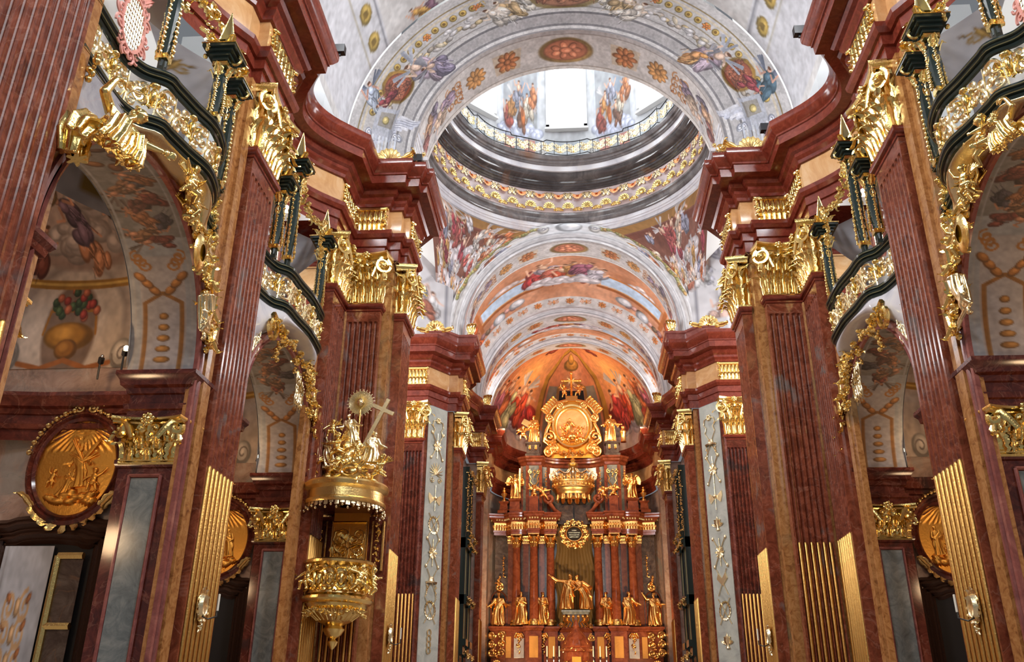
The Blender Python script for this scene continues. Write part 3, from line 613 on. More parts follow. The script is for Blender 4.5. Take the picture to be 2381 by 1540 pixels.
# ---- great arches: soffit, face and ribs
def arch_soffit(cv, ya, yb, sgn=1, nu=700, nv=70, r=RA, z0=ZS, dz=-1.0):
    L = PI * r; ex = .9
    def f(u, v):
        t = -ex + u * (L + 2 * ex); a = min(max(t / r, 0), PI); e = max(0, -t) + max(0, t - L)
        return (-r * math.cos(a), ya + (yb - ya) * v, z0 + r * math.sin(a) - e)
    return struct(painted('ceiling', cv, f, nu, nv))
def soffit_canvas(seed, warm=0):
    cv = Canvas(9.4, 190, (196, 192, 190), seed, 8); B = (168, 130, 92); cv.poly([(0, 0), (9.4, 0), (9.4, .1), (0, .1)], (176, 172, 172)); cv.poly([(0, .9), (9.4, .9), (9.4, 1), (0, 1)], (212, 208, 204)); cv.line([(0, .1), (9.4, .1)], .02, (140, 130, 124)); cv.line([(0, .9), (9.4, .9)], .02, (150, 140, 130))
    cv.medallion(4.7, .5, .52, .32, (178, 112, 84), (186, 150, 92))
    for q in (-1, 1):
        cv.rosette(4.7 + q * 1.15, .5, .26, (190, 128, 78), 6); cv.poly([(4.7 + q * .85, .25), (4.7 + q * 1.45, .25), (4.7 + q * 1.4, .75), (4.7 + q * .9, .75)], (196, 160, 110), .35); cv.rosette(4.7 + q * 1.15, .5, .24, (176, 110, 66), 8)
        cv.rosette(4.7 + q * 1.85, .5, .24, (186, 134, 76), 10); cv.arabesque(4.7 + q * 2.4, .5, .5, .5, (176, 128, 84)); 
        for k in range(5): cv.fig(4.7 + q * (2.7 + .22 * k), .5 + .16 * math.sin(k * 2), .55, [(150, 130, 150), (196, 170, 150), (120, 110, 128), (190, 150, 120), (150, 96, 90)][k], (206, 176, 156), q * 1.3, (190, 188, 192) if k % 2 else None)
        for k in range(10): x = 4.7 + q * (3.7 + .1 * k); cv.line([(x, .1), (x + cv.g.uniform(-.1, .1), .9)], .05, (210 + 14 * (k % 2), 212 + 12 * (k % 2), 220 + 8 * (k % 2))); cv.line([(x + .03, .1), (x + .03, .9)], .014, (150, 152, 164))
    return cv
arch_soffit(soffit_canvas(3), 25.0, 27.1)
arch_soffit(soffit_canvas(4), 40.3, 42.0, nu=300)
arch_soffit(soffit_canvas(5), 49.4, 50.8, nu=240)
arch_soffit(soffit_canvas(6), 53.8, 54.8, nu=200)
# face of the western crossing arch, painted with mouldings, medallions and angels
cv = Canvas(6.4, 430, (186, 184, 184), 12, 9)       # x along the arch (0..6.4), y from intrados (0) to extrados (1)
AW = 6.4
for y_, wd, c_ in ((.03, .05, (150, 148, 150)), (.085, .05, (206, 204, 204)), (.13, .03, (128, 126, 130)), (.20, .10, (176, 174, 176)), (.27, .03, (112, 110, 114)), (.33, .08, (196, 194, 194)), (.40, .02, (140, 134, 132)), (.62, .02, (150, 140, 120)), (.80, .03, (200, 190, 170)), (.86, .02, (140, 124, 90))): cv.line([(0, y_), (AW, y_)], wd, c_)
g = cv.g
for k in range(64):                                  # garland in the cove and coin moulding outside it
    x = .8 + 4.8 * k / 63; cv.vol(x, .50 + .035 * math.sin(k * 1.3), .05, .035, [(170, 158, 146), (186, 168, 130), (150, 140, 128)][k % 3])
for k in range(46): x = .7 + 5.0 * k / 45; cv.vol(x, .72, .042, .05, (186, 158, 84)); cv.ell(x, .72, .018, .022, (120, 92, 40))
for k in range(8): cv.rosette(1.1 + 4.2 * k / 7, .71, .055, (196, 120, 60), 6)
for k in range(70):                                  # grisaille stucco clouds and putti between the mouldings
    x = g.uniform(.9, 5.5)
    if abs(x - 3.2) > .5: cv.vol(x, g.uniform(.44, .60), g.uniform(.03, .07), g.uniform(.02, .04), [(196, 194, 196), (168, 164, 162), (186, 176, 156), (206, 204, 206)][k % 4], g.uniform(-1, 1), .25)
cv.medallion(3.2, .62, .40, .26, (150, 104, 80), (196, 170, 110)); 
for k in range(7): cv.fig(2.95 + .09 * k, .60 + .03 * (k % 2), .2, (150, 96, 70), (184, 130, 100))
for q in (-1, 1):
    for k in range(3): cv.fig(3.2 + q * (.50 + .12 * k), .58 - .06 * k, .42, [(214, 208, 196), (186, 160, 120), (204, 196, 186)][k], (222, 204, 186), q * .6, (206, 202, 198))
    mx = 3.2 + q * 2.12
    cv.medallion(mx, .54, .20, .23, (150, 84, 62), (182, 140, 64))
    for k in range(8): a = k * .8; cv.fig(mx + .09 * math.cos(a), .55 + .09 * math.sin(a), .16, (140, 80, 58), (176, 112, 84), a)
    cv.fig(mx - q * .34, .42, .52, (178, 160, 176), (206, 178, 160), q * .5, (176, 180, 192)); cv.fig(mx - q * .46, .28, .42, (206, 150, 96) if q > 0 else (150, 140, 166), (206, 178, 160), q * .8, (150, 150, 158)); cv.fig(mx + q * .22, .80, .40, (70, 96, 112) if q > 0 else (176, 186, 204), (206, 160, 140), -q * .6, (128, 134, 150))
    cv.fig(mx + q * .2, .62, .3, (140, 60, 66), (200, 160, 140), q)
    for k in range(12):                              # white draperies and column below the medallion
        x = mx + q * (.28 + .05 * k); yy = .15 + .07 * k * (1 if k < 11 else .6); cv.line([(x, yy - .18), (x + q * .06, yy + .14)], .055, (212 - 10 * (k % 3), 214 - 9 * (k % 3), 222 - 6 * (k % 3))); cv.line([(x + .02, yy - .18), (x + q * .07, yy + .12)], .010, (138, 142, 158))
    cv.poly([(mx + q * .24, .34), (mx + q * .66, .34), (mx + q * .66, .66), (mx + q * .30, .66)], (176, 180, 190)); cv.poly([(mx + q * .3, .38), (mx + q * .5, .38), (mx + q * .5, .6), (mx + q * .34, .6)], (150, 146, 140)); cv.vol(mx + q * .42, .5, .05, .05, (196, 180, 120))
    for y_ in (.24, .30, .70): cv.vol(mx + q * .6, y_, .05, .05, (206, 210, 220)); cv.scroll(mx + q * .6, y_, .05, (130, 134, 150), .012)
    for k in range(9): cv.line([(mx + q * .62, .28 + .05 * k), (mx + q * .95, .28 + .05 * k)], .028, (190 + 20 * (k % 2), 196 + 18 * (k % 2), 208 + 12 * (k % 2)))
def face1(u, v, r0=RA, r1=7.45, y0=25.0, cove=.8):
    L = PI; ex = .16; t = -ex + u * (L + 2 * ex); a = min(max(t, 0), PI); e = (max(0, -t) + max(0, t - PI)) * r0 * .95
    r = r0 + (r1 - r0) * v; y = y0 - cove * (v ** 1.2) + .10 * math.sin(v * 16) * (v < .42)
    return (-r * math.cos(a), y, ZS + r * math.sin(a) - e)
struct(painted('ceiling', cv, face1, 1000, 240))
# nave vault above, light ribs and painted fields
cv = Canvas(3.2, 420, (206, 206, 206), 15, 8)
for q in (-1, 1):
    c = 1.6 + q * 1.02
    cv.poly([(c - q * .02, 0), (c + q * .52, 0), (c + q * .52, 1), (c - q * .02, 1)], (200, 202, 208)); cv.line([(c, 0), (c, 1)], .02, (140, 142, 150)); cv.line([(c + q * .15, 0), (c + q * .15, 1)], .012, (176, 172, 160))
    for k in range(6): cv.vol(c + q * .075, .1 + .16 * k, .045, .05, (176, 150, 76)); cv.ell(c + q * .075, .1 + .16 * k, .02, .02, (120, 98, 44))
for k in range(60):
    x = g.uniform(.75, 2.45); y_ = g.uniform(0, 1); cv.fig(x, y_, .16, [(196, 120, 70), (206, 160, 90), (140, 110, 130), (180, 90, 60)][k % 4], (220, 170, 140), g.uniform(-2, 2))
def vault0(u, v): a = .0 + u * PI; r = 7.5; return (-r * math.cos(a) * (1 if True else 1), 24.25 - 8 * v, ZS + 0.1 + r * math.sin(a))
struct(painted('ceiling', cv, vault0, 260, 200))
# blank attic walls above the nave cornice with the stucco window frames
for s in (-1, 1):
    sg = -s; m = MB()
    m.add([(-8.4, 24.4, 18.5), (-8.4, 22.9, 18.5), (-8.4, 22.9, 27), (-8.4, 24.4, 27)], [(0, 1, 2, 3)]); m.add([(-8.4, 24.3, 18.4), (-7.0, 25.1, 18.4), (-7.0, 25.1, 20.2), (-7.45, 24.3, 20.2), (-8.4, 24.3, 27)], [(0, 1, 2, 3, 4)])
    m.add([(-9.0, 22.9, 18.5), (-9.0, 12, 18.5), (-9.0, 12, 19.6), (-9.0, 22.9, 19.6)], [(0, 1, 2, 3)]); struct(m.build('wall_' + side(s), 'white_plaster', None, sg))
    wf = thing('window_surround', f'pale yellow stucco window surround above the {side(s)} cornice curve', 'window surround', (s * 8.3, 20.9, 21.2))
    P = [[(-8.35 + .0 + d_, 20.7 + (1.55 + q) * math.cos(a), 21.6 + (1.9 + q) * math.sin(a)) for q, d_ in ((0, 0), (.0, .2), (.15, .25), (.25, .12), (.42, .1), (.45, 0))] for a in [2 * PI * k / 48 for k in range(48)]]
    MB().grid(P, closed_u=True).build('moulded_ring', 'white_plaster', wf, sg, 30)
    P = [[(-8.5 - .3 * (1 - q), 20.7 + 1.6 * q * math.cos(a), 21.6 + 1.95 * q * math.sin(a)) for q in (0, .4, .8, 1)] for a in [2 * PI * k / 36 for k in range(36)]]; MB().grid(P, closed_u=True).build('glazing', 'window_glow', wf, sg)
    m = MB()
    for yy in (22.4, 19.0): m.box((-8.45, yy, 18.5), (-8.2, yy + .5, 26))
    m.build('pilaster_strip', 'white_plaster', wf, sg)
# ------------------------------------------------------------------ dome: pendentives, ring, gallery, drum
CY = 33.7
def pend(q, front):                                  # q=-1 left, 1 right ; front=+1 far side, -1 near side
    def f(u, v):
        z = ZS + 5.3 * v ** .9; h = min((z - ZS) / 5.3, 1); xe = 5.3 * math.sqrt(max(0, 1 - h * h)); ye = 6.6 * math.sqrt(max(0, 1 - h * h))
        a0 = math.atan2(xe, 6.6); a1 = math.atan2(6.75, ye); r0 = math.hypot(xe, 6.6); r1 = math.hypot(6.75, ye)
        if ye < 1e-6: a1 = PI / 2
        a = a0 + (a1 - a0) * u; r = r0 + (r1 - r0) * u; 
        return (q * r * math.sin(a), CY + front * r * math.cos(a), z + .35 * h)
    return f
for q in (-1, 1):
    cv = Canvas(1.5, 300, (120, 76, 62), 21 + q, 16)
    cv.poly([(0, 0), (1.5, 0), (1.5, .5), (0, .5)], (196, 184, 182), .7); cv.line([(0, .97), (1.5, .97)], .07, (150, 110, 60)); cv.line([(0, .90), (1.5, .90)], .05, (110, 62, 48))
    for k in range(10): cv.cloud(cv.g.uniform(.1, 1.4), cv.g.uniform(.1, .75), cv.g.uniform(.12, .22), (206, 200, 204))
    pal = [(206, 196, 190), (190, 110, 70), (150, 150, 170), (214, 196, 176), (176, 90, 84), (196, 150, 90), (206, 200, 206), (160, 70, 80)]
    for k in range(60):
        x, y_ = cv.g.uniform(.08, 1.4), cv.g.uniform(.32, .95); cv.fig(x, y_, cv.g.uniform(.14, .22), pal[k % 8], (224, 184, 160), cv.g.uniform(-1, 1), (206, 202, 204) if k % 3 == 0 else None)
    for k in range(6): cv.fig(.25 + .18 * k, .28 + .03 * (k % 2), .30, [(150, 60, 84), (206, 136, 70), (110, 140, 150), (206, 204, 208), (170, 60, 60), (140, 130, 160)][k], (220, 180, 150), cv.g.uniform(-.2, .2))
    for k in range(6): cv.cloud(.2 + .22 * k, .1, .12, (200, 200, 212))
    struct(painted('ceiling', cv, pend(q, 1), 250, 250)); struct(painted('ceiling', cv, pend(q, -1), 60, 60))
def ring(name, prof, mat, n=144): return MB().lathe(prof, n, T=Matrix.Translation((0, CY, 0))).build(name, mat, RING, 1, 35)
RING = bpy.data.objects.new('trim_9', None); COL.objects.link(RING); RING['kind'] = 'structure'
ring('lower_band', [(7.0, 25.14), (6.66, 25.14), (6.64, 25.3), (6.6, 25.34), (6.6, 25.42), (6.56, 25.46), (6.56, 25.66)], 'lilac_white')
ring('lower_moulding', [(6.56, 25.66), (6.5, 25.7), (6.46, 25.8), (6.46, 25.9), (6.52, 25.94), (6.5, 26.04), (6.42, 26.1), (6.42, 26.2), (6.47, 26.26), (6.5, 26.3)], 'ring_mid')
ring('frieze', [(6.5, 26.3), (6.5, 27.62)], 'ring_pink')
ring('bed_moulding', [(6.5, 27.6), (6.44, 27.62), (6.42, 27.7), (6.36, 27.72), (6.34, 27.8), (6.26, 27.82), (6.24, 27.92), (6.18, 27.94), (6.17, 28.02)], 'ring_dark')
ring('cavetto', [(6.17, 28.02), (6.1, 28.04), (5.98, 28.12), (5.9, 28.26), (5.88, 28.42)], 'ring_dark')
ring('corona', [(5.88, 28.42), (5.8, 28.43), (5.8, 28.74)], 'lilac_white')
ring('crown_moulding', [(5.8, 28.74), (5.74, 28.76), (5.72, 28.84), (5.66, 28.86), (5.64, 28.96), (5.56, 29.0), (5.52, 29.12), (5.5, 29.22), (5.56, 29.24)], 'ring_mid')
ring('gallery_floor', [(5.54, 29.22), (7.0, 29.24)], 'stone_white')
m1 = MB(); shell(m1, .30); sh1 = m1.mesh('gilded_shell', 'gold', 50)
m1 = MB(); shell(m1, .24); sh2 = m1.mesh('copper_shell', 'shell_copper', 50)
m1 = MB()
for q in (-1, 1):
    cscroll(m1, q * .30, -.04, q * .62, .0, .08, 0, .022, q); leaf(m1, (q * .25, 0, -.05), (q, 0, .1), (0, -1, 0), .3, .14, .8, 5, 3)
sc1 = m1.mesh('shell_scroll', 'gold_soft', 50)
m1 = MB()
for q in (-1, 1):
    cscroll(m1, q * .22, .10, q * .52, .2, .08, 0, .02, q); cscroll(m1, q * .30, -.12, q * .5, .1, .06, 0, .018, -q)
    for k in range(3): leaf(m1, (q * (.2 + .15 * k), 0, .02), (q * .6, 0, .5 - .4 * k), (0, -1, 0), .22, .1, .8, 4, 3)
sc2 = m1.mesh('frieze_scroll', 'gold_pale', 50)
NS = 40
for k in range(NS):
    for j, (me, nm, z, R_, off) in enumerate(((sh1, 'gilded_shell', 26.52, 6.44, 0), (sc1, 'gilded_scroll', 26.48, 6.44, 0), (sh2, 'copper_shell', 27.3, 6.44, .5), (sc2, 'gilded_scroll', 27.22, 6.44, .5))):
        a = 2 * PI * (k + off) / NS
        if math.cos(a) < -.15: continue
        o = bpy.data.objects.new(nm, me); COL.objects.link(o); o.parent = RING; o.location = (R_ * math.sin(a), CY + R_ * math.cos(a), z)
        o.rotation_euler = (0, PI if j == 2 else 0, -a) if j != 2 else (0, PI, -a)
# gallery railing: straight and bowed bays with gilded openwork
gr = thing('gallery_railing', 'gilded openwork iron railing of the round gallery under the dome windows', 'railing', (0, CY, 29.2))
def railR(a): t = (a / (PI / 4)) % 1.0; return 5.62 - .20 * (abs(t - .5) > .22) + .12 * math.cos(2 * PI * (t)) * 1
for z, r_ in ((29.28, .025), (30.12, .03)):
    MB().tube([(railR(a) * math.sin(a), CY + railR(a) * math.cos(a), z) for a in np.linspace(-2.0, 2.0, 150)], r_, 5).build('rail', 'black_metal', gr, 1, 60)
for k in range(33):
    a = -2 + 4 * k / 32; R_ = railR(a); MB().tube([(R_ * math.sin(a), CY + R_ * math.cos(a), 29.25), (R_ * math.sin(a), CY + R_ * math.cos(a), 30.16)], .018, 4).build('rail_post', 'black_metal', gr)
    if k == 32: continue
    a2 = a + 2 / 32; R_ = railR(a2); m = MB(); W_ = 4 / 32 * R_ * .5
    for q in (-1, 1):
        for z in (.2, .52): cscroll(m, q * .05, z, q * W_ * .9, z + .16, .09, 0, .022, q if z < .3 else -q, n=5)
        leaf(m, (q * .02, 0, .42), (q * .8, 0, .5), (0, -1, 0), .3, .12, .6, 5, 3)
    leaf(m, (0, 0, .15), (0, 0, 1), (0, -1, 0), .5, .2, .6); 
    inst(m.mesh('openwork_panel', 'gold_pale', 50), 'openwork_panel', gr, (R_ * math.sin(a2), CY + R_ * math.cos(a2), 29.25), -a2)
# drum wall, paintings, windows
cv = Canvas(6.0, 260, (186, 190, 198), 33, 8)        # u: angle -150..150 deg ; v: 29.2..41
def ax(deg): return 6.0 * (deg + 150) / 300
for k in range(-3, 4):
    x = ax(k * 45)
    cv.poly([(x - .26, 0), (x + .26, 0), (x + .26, 1), (x - .26, 1)], (198, 200, 204)); cv.poly([(x - .2, .02), (x + .2, .02), (x + .2, .17), (x - .2, .17)], (176, 182, 188)); 
    for q in (-1, 1): cv.vol(x + q * .235, .09, .028, .035, (206, 204, 200)); cv.scroll(x + q * .235, .09, .024, (130, 126, 124), .006)
for k in range(-3, 3):
    x = ax(k * 45 + 22.5)
    cv.poly([(x - .17, .0), (x + .17, 0), (x + .17, 1), (x - .17, 1)], (150, 152, 156)); cv.poly([(x - .15, .0), (x - .05, 0), (x - .05, .16), (x - .15, .16)], (176, 120, 108)); cv.poly([(x + .05, .0), (x + .15, 0), (x + .15, .16), (x + .05, .16)], (176, 120, 108))
    for j in range(9): cv.line([(x + .02 + .012 * j, .38), (x + .02 + .012 * j, .52 - .004 * j)], .006, (120, 138, 160))
    for j in range(5): cv.cloud(x - .13 + .065 * j, .2 + .02 * (j % 2), .07, (196, 200, 220))
    for j, c_ in enumerate([(150, 70, 56), (190, 130, 70), (150, 150, 166), (120, 80, 60), (206, 190, 170), (176, 110, 70)]): cv.fig(x - .12 + .05 * j, .30 + .07 * (j % 3), .17, c_, (206, 160, 134), cv.g.uniform(-.3, .3), (200, 196, 196) if j == 1 else None)
    cv.vol(x - .04 + .07 * (k % 2), .29, .022, .06, (176, 96, 40), .1); cv.line([(x - .04 + .07 * (k % 2), .3), (x - .04 + .07 * (k % 2), .42)], .008, (90, 50, 30))
def drum(u, v): a = math.radians(-150 + 300 * u); return (6.75 * math.sin(a), CY + 6.75 * math.cos(a), 29.2 + 11 * v)
struct(painted('wall_drum', cv, drum, 900, 190))
for k in range(-4, 4):
    a = k * PI / 4; T = Matrix.Translation((6.6 * math.sin(a), CY + 6.6 * math.cos(a), 0)) @ Matrix.Rotation(-a, 4, 'Z')
    wn = struct(MB().add([(-.98, .02, 32.0), (.98, .02, 32.0), (.98, .02, 38.6), (-.98, .02, 38.6)], [(0, 1, 2, 3)], T).build(f'window_{k + 5}', 'window_glow'))
    m = MB()
    for x0, x1, z0, z1 in ((-1.14, -.96, 31.8, 38.8), (.96, 1.14, 31.8, 38.8), (-1.14, 1.14, 31.8, 32.0), (-1.14, 1.14, 38.6, 38.8)): m.box((x0, -.12, z0), (x1, .12, z1), T)
    m.box((-1.2, -.2, 31.66), (1.2, .12, 31.8), T); m.build('window_frame', 'stone_white', wn)
    m = MB()
    for x in (-.49, 0, .49): m.box((x - .012, -.01, 32), (x + .012, .01, 38.6), T)
    for z in range(33, 39): m.box((-.98, -.01, z - .01), (.98, .01, z + .01), T)
    m.build('glazing_bars', 'stone_white', wn)
sk = MB().lathe([(6.9, 40), (6.8, 41), (6.2, 44), (4.8, 47), (3, 48.6), (1.9, 49)], 48, T=Matrix.Translation((0, CY, 0))); struct(sk.build('ceiling', 'white_plaster'))
sk = MB().lathe([(6.9, 25.3), (7.9, 25.4), (7.9, 29.3)], 48, T=Matrix.Translation((0, CY, 0))); struct(sk.build('ceiling', 'white_plaster'))
# ------------------------------------------------------------------ choir arches and vaults
def facecanvas(seed, key=True):
    cv = Canvas(6.4, 120, (206, 206, 208), seed, 6)
    for y_, wd, c_ in ((.05, .08, (226, 226, 228)), (.16, .04, (140, 140, 146)), (.27, .12, (196, 196, 200)), (.38, .03, (130, 130, 136)), (.60, .05, (214, 212, 210)), (.68, .02, (150, 140, 130))): cv.line([(0, y_), (6.4, y_)], wd, c_)
    for k in range(90):
        x = .9 + 4.6 * k / 89
        if abs(x - 3.2) > .45: cv.vol(x, .83 + .04 * math.sin(k), .05, .11, [(150, 146, 92), (170, 164, 110), (186, 150, 96)][k % 3])
    if key:
        cv.poly([(2.75, .45), (3.65, .45), (3.55, 1), (2.85, 1)], (214, 216, 220)); cv.vol(3.2, .75, .22, .25, (206, 210, 216))
        for q in (-1, 1): cv.vol(3.2 + q * .42, .75, .1, .2, (212, 210, 206)); cv.scroll(3.2 + q * .42, .75, .09, (140, 140, 150), .03)
    return cv
def mkface(y0, r1, seed, nu=340, r0=RA, key=True, cove=.35):
    def f(u, v):
        t = -.16 + u * (PI + .32); a = min(max(t, 0), PI); e = (max(0, -t) + max(0, t - PI)) * r0; r = r0 + (r1 - r0) * v
        return (-r * math.cos(a), y0 - cove * v + .05 * math.sin(v * 14), ZS + r * math.sin(a) - e)
    return struct(painted('ceiling', facecanvas(seed, key), f, nu, 40))
mkface(40.3, 6.15, 61); mkface(49.4, 6.2, 62, 260); mkface(53.8, 6.0, 63, 220, key=False)
def vaultcanvas(seed, asp=3.2):
    cv = Canvas(asp, 300, (190, 132, 98), seed, 22, .35); g = cv.g; m_ = asp / 2
    for k in range(5): cv.cloud(m_ + g.uniform(-.9, .9), g.uniform(.4, .8), .16, (206, 190, 186))
    for q in (-1, 1):
        cv.poly([(m_ + q * .30, .45), (m_ + q * .95, .42), (m_ + q * .95, .62), (m_ + q * .30, .66)], (176, 196, 216)); cv.line([(m_ + q * .28, .68), (m_ + q * 1.0, .63)], .035, (176, 110, 50)); cv.line([(m_ + q * .28, .42), (m_ + q * 1.0, .38)], .05, (150, 84, 36)); cv.line([(m_ + q * .28, .46), (m_ + q * 1.0, .42)], .012, (214, 160, 84)); cv.line([(m_ + q * 1.0, .3), (m_ + q * 1.0, .7)], .05, (160, 90, 40))
        for k in range(4): cv.vol(m_ + q * (1.08 + .07 * (k % 2)), .18 + .15 * k, .06, .09, (196, 90, 34)); cv.scroll(m_ + q * 1.1, .2 + .15 * k, .06, (120, 50, 20), .014)
        for k in range(7): cv.vol(m_ + q * (.6 + .07 * k), .24 + .03 * math.sin(k), .04, .04, [(150, 110, 110), (196, 150, 140), (110, 90, 70)][k % 3])
        cv.vol(m_ + q * .55, .28, .09, .07, (206, 204, 206)); cv.vol(m_ + q * .78, .22, .08, .08, (196, 196, 200))
    for k, c_ in enumerate([(170, 60, 60), (196, 180, 190), (206, 110, 90), (196, 80, 50), (206, 150, 90), (150, 90, 110), (206, 200, 210)]): cv.fig(m_ - .30 + .09 * k, .72 + .07 * math.sin(k * 1.7), .42, c_, (226, 180, 150), g.uniform(-.7, .7))
    for k in range(5): cv.cloud(m_ - .26 + .12 * k, .50, .13, (214, 206, 208))
    cv.poly([(0, 0), (asp, 0), (asp, .16), (0, .16)], (206, 200, 196)); 
    for k in range(15):
        x = m_ + (k - 7) * .17; (cv.rosette if k % 2 else cv.arabesque)(x, .08, *((.05, (196, 120, 60)) if k % 2 else (.13, .1, (206, 130, 70), (170, 100, 50), 1)))
    return cv
def mkvault(y0, y1, seed, r0, r1, nu=330, nv=150):
    def f(u, v):
        a = u * PI; r = r0 + (r1 - r0) * math.sin(PI * v) ** .7 
        return (-r * math.cos(a), y1 + (y0 - y1) * v, ZS + r * math.sin(a))
    c = vaultcanvas(seed); c.a = c.a[(np.minimum(np.arange(c.h) / (.64 * c.h), .9999) * c.h).astype(int)]
    return struct(painted('ceiling', c, f, nu, nv))
mkvault(41.95, 49.3, 71, 5.75, 6.5); mkvault(50.75, 53.7, 72, 5.6, 6.0, 260, 90)
for s in (-1, 1):
    for y0, y1 in ((42.0, 49.35), (50.8, 53.8)):     # side walls over the choir cornice: white with gold rosettes
        cv = Canvas((y1 - y0) / 2.2, 130, (212, 212, 214), 80, 5); 
        for k in range(2):
            x = .28 if k == 0 else cv.asp - .28
            cv.poly([(x - .2, 0), (x + .2, 0), (x + .2, 1), (x - .2, 1)], (222, 220, 214))
            for j in range(3): cv.vol(x, .18 + .33 * j, .11, .12, (176, 160, 70)); cv.vol(x, .18 + .33 * j, .05, .05, (130, 110, 40)); cv.line([(x - .12, .34 + .33 * j), (x + .12, .34 + .33 * j)], .06, (196, 164, 90))
        ym = (y0 + y1) / 2; hw = .95 if y1 - y0 > 5 else .6
        wi = struct(MB().add([(-5.80, ym - hw, 19.35), (-5.80, ym + hw, 19.35), (-5.80, ym + hw, 21.2), (-5.80, ym, 21.7), (-5.80, ym - hw, 21.2)], [(0, 1, 2, 3, 4)]).build(f'window_{9 + (s > 0) * 2 + (y0 > 45)}', 'window_glow', None, -s))
        m = MB(); m.tube([(-5.78, ym - hw, 19.35), (-5.78, ym + hw, 19.35), (-5.78, ym + hw, 21.2), (-5.78, ym, 21.7), (-5.78, ym - hw, 21.2), (-5.78, ym - hw, 19.35)], .09, 4); m.build('window_frame', 'stone_white', wi, -s)
        struct(painted('wall_' + side(s), cv, lambda u, v: (-5.85, y0 + (y1 - y0) * u, 18.5 + 3.4 * v), 150, 70, None, -s))
# apse conch
cv = Canvas(2.2, 330, (196, 126, 84), 91, 20, .3); g = cv.g
for k in range(26): r = .50 - .018 * k; [cv.ell(1.1 + q * .62, .62, r, r * .9, (np.array((186, 104, 70)) * (1 - k / 26) + np.array((250, 176, 96)) * (k / 26)), 0, .3, .35) for q in (-1, 1)]
for q in (-1, 1):
    for k in range(24): a = k * 2 * PI / 24; cv.line([(1.1 + q * .62 + .12 * math.cos(a), .62 + .12 * math.sin(a)), (1.1 + q * .62 + .34 * math.cos(a), .62 + .34 * math.sin(a))], .008, (214, 140, 90), .5)
cv.poly([(0, 0), (2.2, 0), (2.2, .2), (0, .2)], (196, 186, 184), .9)
for q in (-1, 1):
    for k in range(8): cv.cloud(1.1 + q * (.35 + .1 * k), .20 + .03 * (k % 2), .1, (186, 180, 182))
    for k in range(5): cv.vol(1.1 + q * (.48 + .11 * k), .32, .12, .07, [(170, 56, 44), (150, 60, 70), (176, 150, 110)][k % 3], .3 * k)
    for k, c_ in enumerate([(170, 50, 44), (196, 70, 40), (176, 170, 120), (206, 110, 60), (170, 96, 110)]): cv.fig(1.1 + q * (.48 + .11 * k), .36 + .06 * (k % 2), .30, c_, (220, 160, 120), g.uniform(-.3, .3), (206, 190, 176) if k == 1 else None)
    cv.line([(1.1 + q * .34, .0), (1.1 + q * .34, .62), (1.1 + q * .22, .86), (1.1, .93)], .05, (176, 120, 40)); cv.line([(1.1 + q * .31, .0), (1.1 + q * .31, .6), (1.1 + q * .2, .83), (1.1, .9)], .014, (120, 76, 26))
    cv.poly([(1.1 + q * .28, 0), (1.1 + q * .15, 0), (1.1 + q * .15, .55), (1.1 + q * .28, .55)], (128, 112, 92)); cv.fig(1.1 + q * .75, .88, .22, (150, 60, 40), (190, 130, 90), q)
cv.poly([(.96, .0), (1.24, 0), (1.24, .52), (.96, .52)], (30, 20, 14)); cv.line([(.94, 0), (.94, .54), (1.1, .62), (1.26, .54), (1.26, 0)], .03, (150, 100, 40)); cv.vol(1.1, .74, .14, .06, (176, 116, 44)); cv.vol(1.1, .8, .07, .06, (196, 130, 50))
def conch(u, v):
    a = u * PI; e = v * PI / 2; r = 5.5
    if v < .12: return (-r * math.cos(a), 54.7 + 5.1 * math.sin(a), 18.5 + .9 * v / .12)
    e = (v - .12) / .88 * PI / 2; return (-r * math.cos(a) * math.cos(e), 54.7 + 5.1 * math.sin(a) * math.cos(e), 19.4 + 5.5 * math.sin(e))
def cmap(u, v):                                      # paint is laid out along height, width narrowing to the top
    return conch(u, v)
struct(painted('ceiling', cv, conch, 360, 240))
# transept vaults and the painted walls above the transept cornices
for s in (-1, 1):
    cv = Canvas(1.2, 150, (196, 196, 200), 300 + s, 8)
    cv.poly([(.04, 0), (.30, 0), (.30, 1), (.04, 1)], (206, 206, 210)); cv.line([(.04, 0), (.04, 1)], .015, (140, 140, 148)); cv.line([(.3, 0), (.3, 1)], .02, (150, 150, 156))
    for k in range(26): cv.fig(cv.g.uniform(.0, .5), cv.g.uniform(.15, .95), .2, [(206, 204, 206), (196, 120, 96), (186, 186, 200), (176, 150, 140)][k % 4], (220, 184, 166), cv.g.uniform(-1, 1), (206, 204, 208) if k % 2 else None)
    cv.poly([(0, 0), (.5, 0), (.5, .14), (0, .14)], (204, 204, 208))
    struct(painted('wall_' + side(s), cv, lambda u, v: (-5.9 - 9.6 * u, 40.02 - .9 * min(1, u * 6), 18.5 + 8 * v), 150, 110, None, -s))
    m = MB(); m.grid([[(x, CY - 6.7 * math.cos(a), ZS + 6.9 * math.sin(a)) for a in np.linspace(0, PI, 30)] for x in (-6.7, -15.6)]); struct(m.build('ceiling', 'white_plaster', None, -s))
    m = MB(); m.add([(-6.5, 27.0, 18.5), (-15.5, 27.0, 18.5), (-15.5, 27.0, 27), (-6.5, 27.0, 27)], [(0, 1, 2, 3)]); struct(m.build('wall_' + side(s), 'white_plaster', None, -s))
